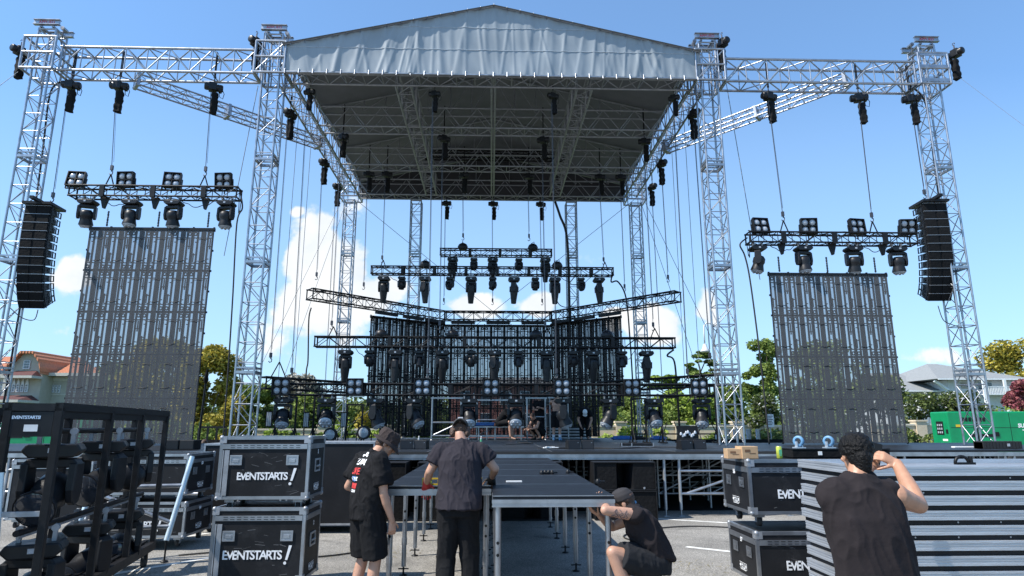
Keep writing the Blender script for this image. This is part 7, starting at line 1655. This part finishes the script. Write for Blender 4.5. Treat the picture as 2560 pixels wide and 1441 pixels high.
# --- street furniture
t = thing('street_lamp', 'white gooseneck street lamp left of the right roof tower', 'street lamp', (at(1795, 1000, 38).x, 38, 0)); x = WM[t.name].to_translation().x; zt = at(1795, 812, 38).z
MB().tube((x, 38, 0), (x, 38, zt - .5), .06, 8).path([(x, 38, zt - .5), (x - .02, 38, zt - .15), (x - .15, 38, zt + .08), (x - .38, 38, zt + .12), (x - .55, 38, zt - .08), (x - .58, 38, zt - .5), (x - .58, 38, zt - 1.2)], .045, 8).build('post', WHITE_SIDE, t); MB().lathe([(.1, 0), (.16, -.25), (.3, -.42), (.28, -.47), (.001, -.5)], 14, (x - .58, 38, zt - 1.2)).build('lamp_shade', WHITE_SIDE, t)
q = at(1925, 1052, 29); t = thing('parking_sign', 'small white notice sign on a post beside the right video wall', 'sign', (q.x, 29, 0)); MB().tube((q.x, 29.03, 0), (q.x, 29.03, q.z + .3), .03, 6).build('post', ALU_DULL, t); so_ = MB().bb(q.x - .16, q.x + .16, 28.96, 28.99, q.z - .28, q.z + .28).build('sign_plate', PAPER, t); k = MB()
for i in range(6): k.bb(q.x - .11, q.x + .11 - .04 * (i % 2), 28.953, 28.958, q.z + .18 - i * .075, q.z + .21 - i * .075)
k.build('sign_text', GREY_PLASTIC, so_)
for i, px in enumerate((1790, 1818, 1846, 1885, 1915)):
    q = at(px, 1100, 28.3); t = thing('crowd_barrier', 'silver crowd barrier beyond the right rear of the stage, %s' % nth(i, 5), 'barrier', (q.x, 28.3 + .25 * i, 0), R(60), 'crowd barriers'); k = MB(); k.path([(0, 0, .1), (0, 0, 1.55), (1.2, 0, 1.55), (1.2, 0, .1)], .025, 6).tube((0, 0, .2), (1.2, 0, .2), .02, 6)
    k.build('frame', ALU, t, True); k = MB()
    for j in range(1, 9): k.tube((j * .133, 0, .2), (j * .133, 0, 1.54), .01, 5)
    k.build('bars', ALU, t, True); k = MB(); k.bb(-.03, .03, -.3, .3, 0, .03).bb(1.17, 1.23, -.3, .3, 0, .03).build('foot', ALU_DULL, t, True)
q0, q1 = at(498, 1066, 24), at(566, 1066, 24); t = thing('railing', 'short black railing beyond the left wing near the yellow tree', 'railing', (q0.x, 24, 0)); k = MB(); zt = q0.z; k.bb(q0.x, q1.x, 23.97, 24.03, zt - .07, zt).bb(q0.x, q1.x, 23.97, 24.03, zt - .8, zt - .75).build('rail', BLACK_METAL, t)
for i in range(4): x = q0.x + (q1.x - q0.x) * i / 3; MB().bb(x - .03, x + .03, 23.969, 24.029, 0, zt - .0705).build('post', BLACK_METAL, t)
q = at(514, 960, 22); t = thing('banner_pole', 'thin dark pole with a furled tip beyond the left wing', 'pole', (at(497, 1095, 22).x, 22, 0)); MB().tube((at(495, 1095, 22).x, 22, 0), q, .05, 8, .03).build('pole', BLACK_METAL, t); MB().lathe([(.03, 0), (.09, .12), (.05, .35), (.001, .55)], 8, q).build('furled_tip', FABRIC_BLACK, t)

# litter on the asphalt
rg = random.Random(12); b = MB()
for i in range(900):
    c = ((1.9, 6.6), (2.6, 8.4), (2.2, 10.5), (-1.6, 9.4), (-3.2, 8.6), (1.3, 11.6))[i % 6]; x, y = c[0] + rg.gauss(0, .35), c[1] + rg.gauss(0, .22); a = rg.uniform(0, 6.28); l, w = rg.uniform(.008, .03), rg.uniform(.002, .008); ca, sa = math.cos(a), math.sin(a); z = .006 + rg.uniform(0, .006)
    b.add([(x - ca * l, y - sa * l, z), (x + sa * w, y - ca * w, z + .002), (x + ca * l, y + sa * l, z + .004), (x - sa * w, y + ca * w, z + .003)], [(0, 1, 2, 3)])
tag(b.build('leaf_litter', leaf_mat('dry_leaf', (.10, .08, .02), (.30, .24, .07))), 'dry leaf litter scattered over the asphalt', 'litter', kind='stuff')
for i, pts in enumerate((((2.05, 9.2), (2.3, 9.8), (2.1, 10.6), (2.7, 11.3), (3.6, 11.6), (4.6, 11.2)), ((-1.9, 11.0), (-1.5, 10.2), (-1.9, 9.4), (-2.6, 9.1), (-3.4, 9.6), (-4.2, 9.3)))):
    cable(('black cable snaking over the asphalt towards the stage right of the runway', 'black cable snaking over the asphalt behind the lettered flight cases')[i], [(x, y, .014) for x, y in pts], .011, group='cables on the ground')

# loose data and power leads, looped the way crews leave them
LP = 'looped leads on the rig'
def loop(label, a, b, drop, r=.011, n=8, name='cable'):
    a, b = V(a), V(b); cable(label, [a + (b - a) * (i / n) + V((0, -.03, -drop * math.sin(math.pi * i / n) * (1 + .15 * math.sin(i * 2.3)))) for i in range(n + 1)], r, group=LP)
zb = Z4 - .2
for (p, q, dr, lab) in ((at(890, 872, T4Y), at(960, 872, T4Y), .35, 'lead looping under the left end of the long truss'), (at(1150, 873, T4Y), at(1210, 873, T4Y), .22, 'lead looping under the middle of the long truss'), (at(1520, 873, T4Y), at(1590, 873, T4Y), .4, 'lead looping under the right end of the long truss'),
    (at(975, 692, T2Y), at(1040, 692, T2Y), .25, 'lead looping under the left end of the second truss'), (at(1400, 692, T2Y), at(1480, 692, T2Y), .32, 'lead looping under the right end of the second truss'),
    (at(735, 990, T5Y), at(800, 990, T5Y), .25, 'lead looping under the left end of the lowest truss'), (at(1660, 990, T5Y), at(1730, 990, T5Y), .3, 'lead looping under the right end of the lowest truss'), (at(930, 990, T5Y), at(1010, 990, T5Y), .16, 'lead looping under the lowest truss left of the silver frame'),
    (at(600, 478, YF), at(604, 505, YF), .5, 'bundle of leads looped off the right end of the left wing black truss'), (at(1872, 590, YF), at(1866, 612, YF), .5, 'bundle of leads looped off the left end of the right wing black truss'),
    (at(255, 500, YF), at(330, 500, YF), .18, 'lead looping between moving heads under the left wing black truss'), (at(450, 500, YF), at(545, 500, YF), .22, 'second lead looping between moving heads under the left wing black truss'), (at(1920, 612, YF), at(1990, 612, YF), .2, 'lead looping between moving heads under the right wing black truss'), (at(2150, 612, YF), at(2225, 612, YF), .22, 'second lead looping between moving heads under the right wing black truss')):
    loop(lab, p, q, dr)
for i, (pts, lab) in enumerate(((((-4.6, 14.2), (-3.8, 14.6), (-3.2, 14.1), (-2.4, 14.5), (-1.4, 14.2)), 'black cable snaking across the stage floor on the left'), (((1.0, 14.0), (1.9, 14.7), (2.8, 14.3), (3.6, 15.2), (4.8, 15.0)), 'black cable snaking across the stage floor on the right'), (((0.4, 17.5), (1.2, 18.6), (0.8, 19.8), (1.6, 21.0)), 'black cable running up the middle of the stage floor'))):
    cable(lab, [(x, y, SZ + .014) for x, y in pts], .011, group='cables on the stage floor')
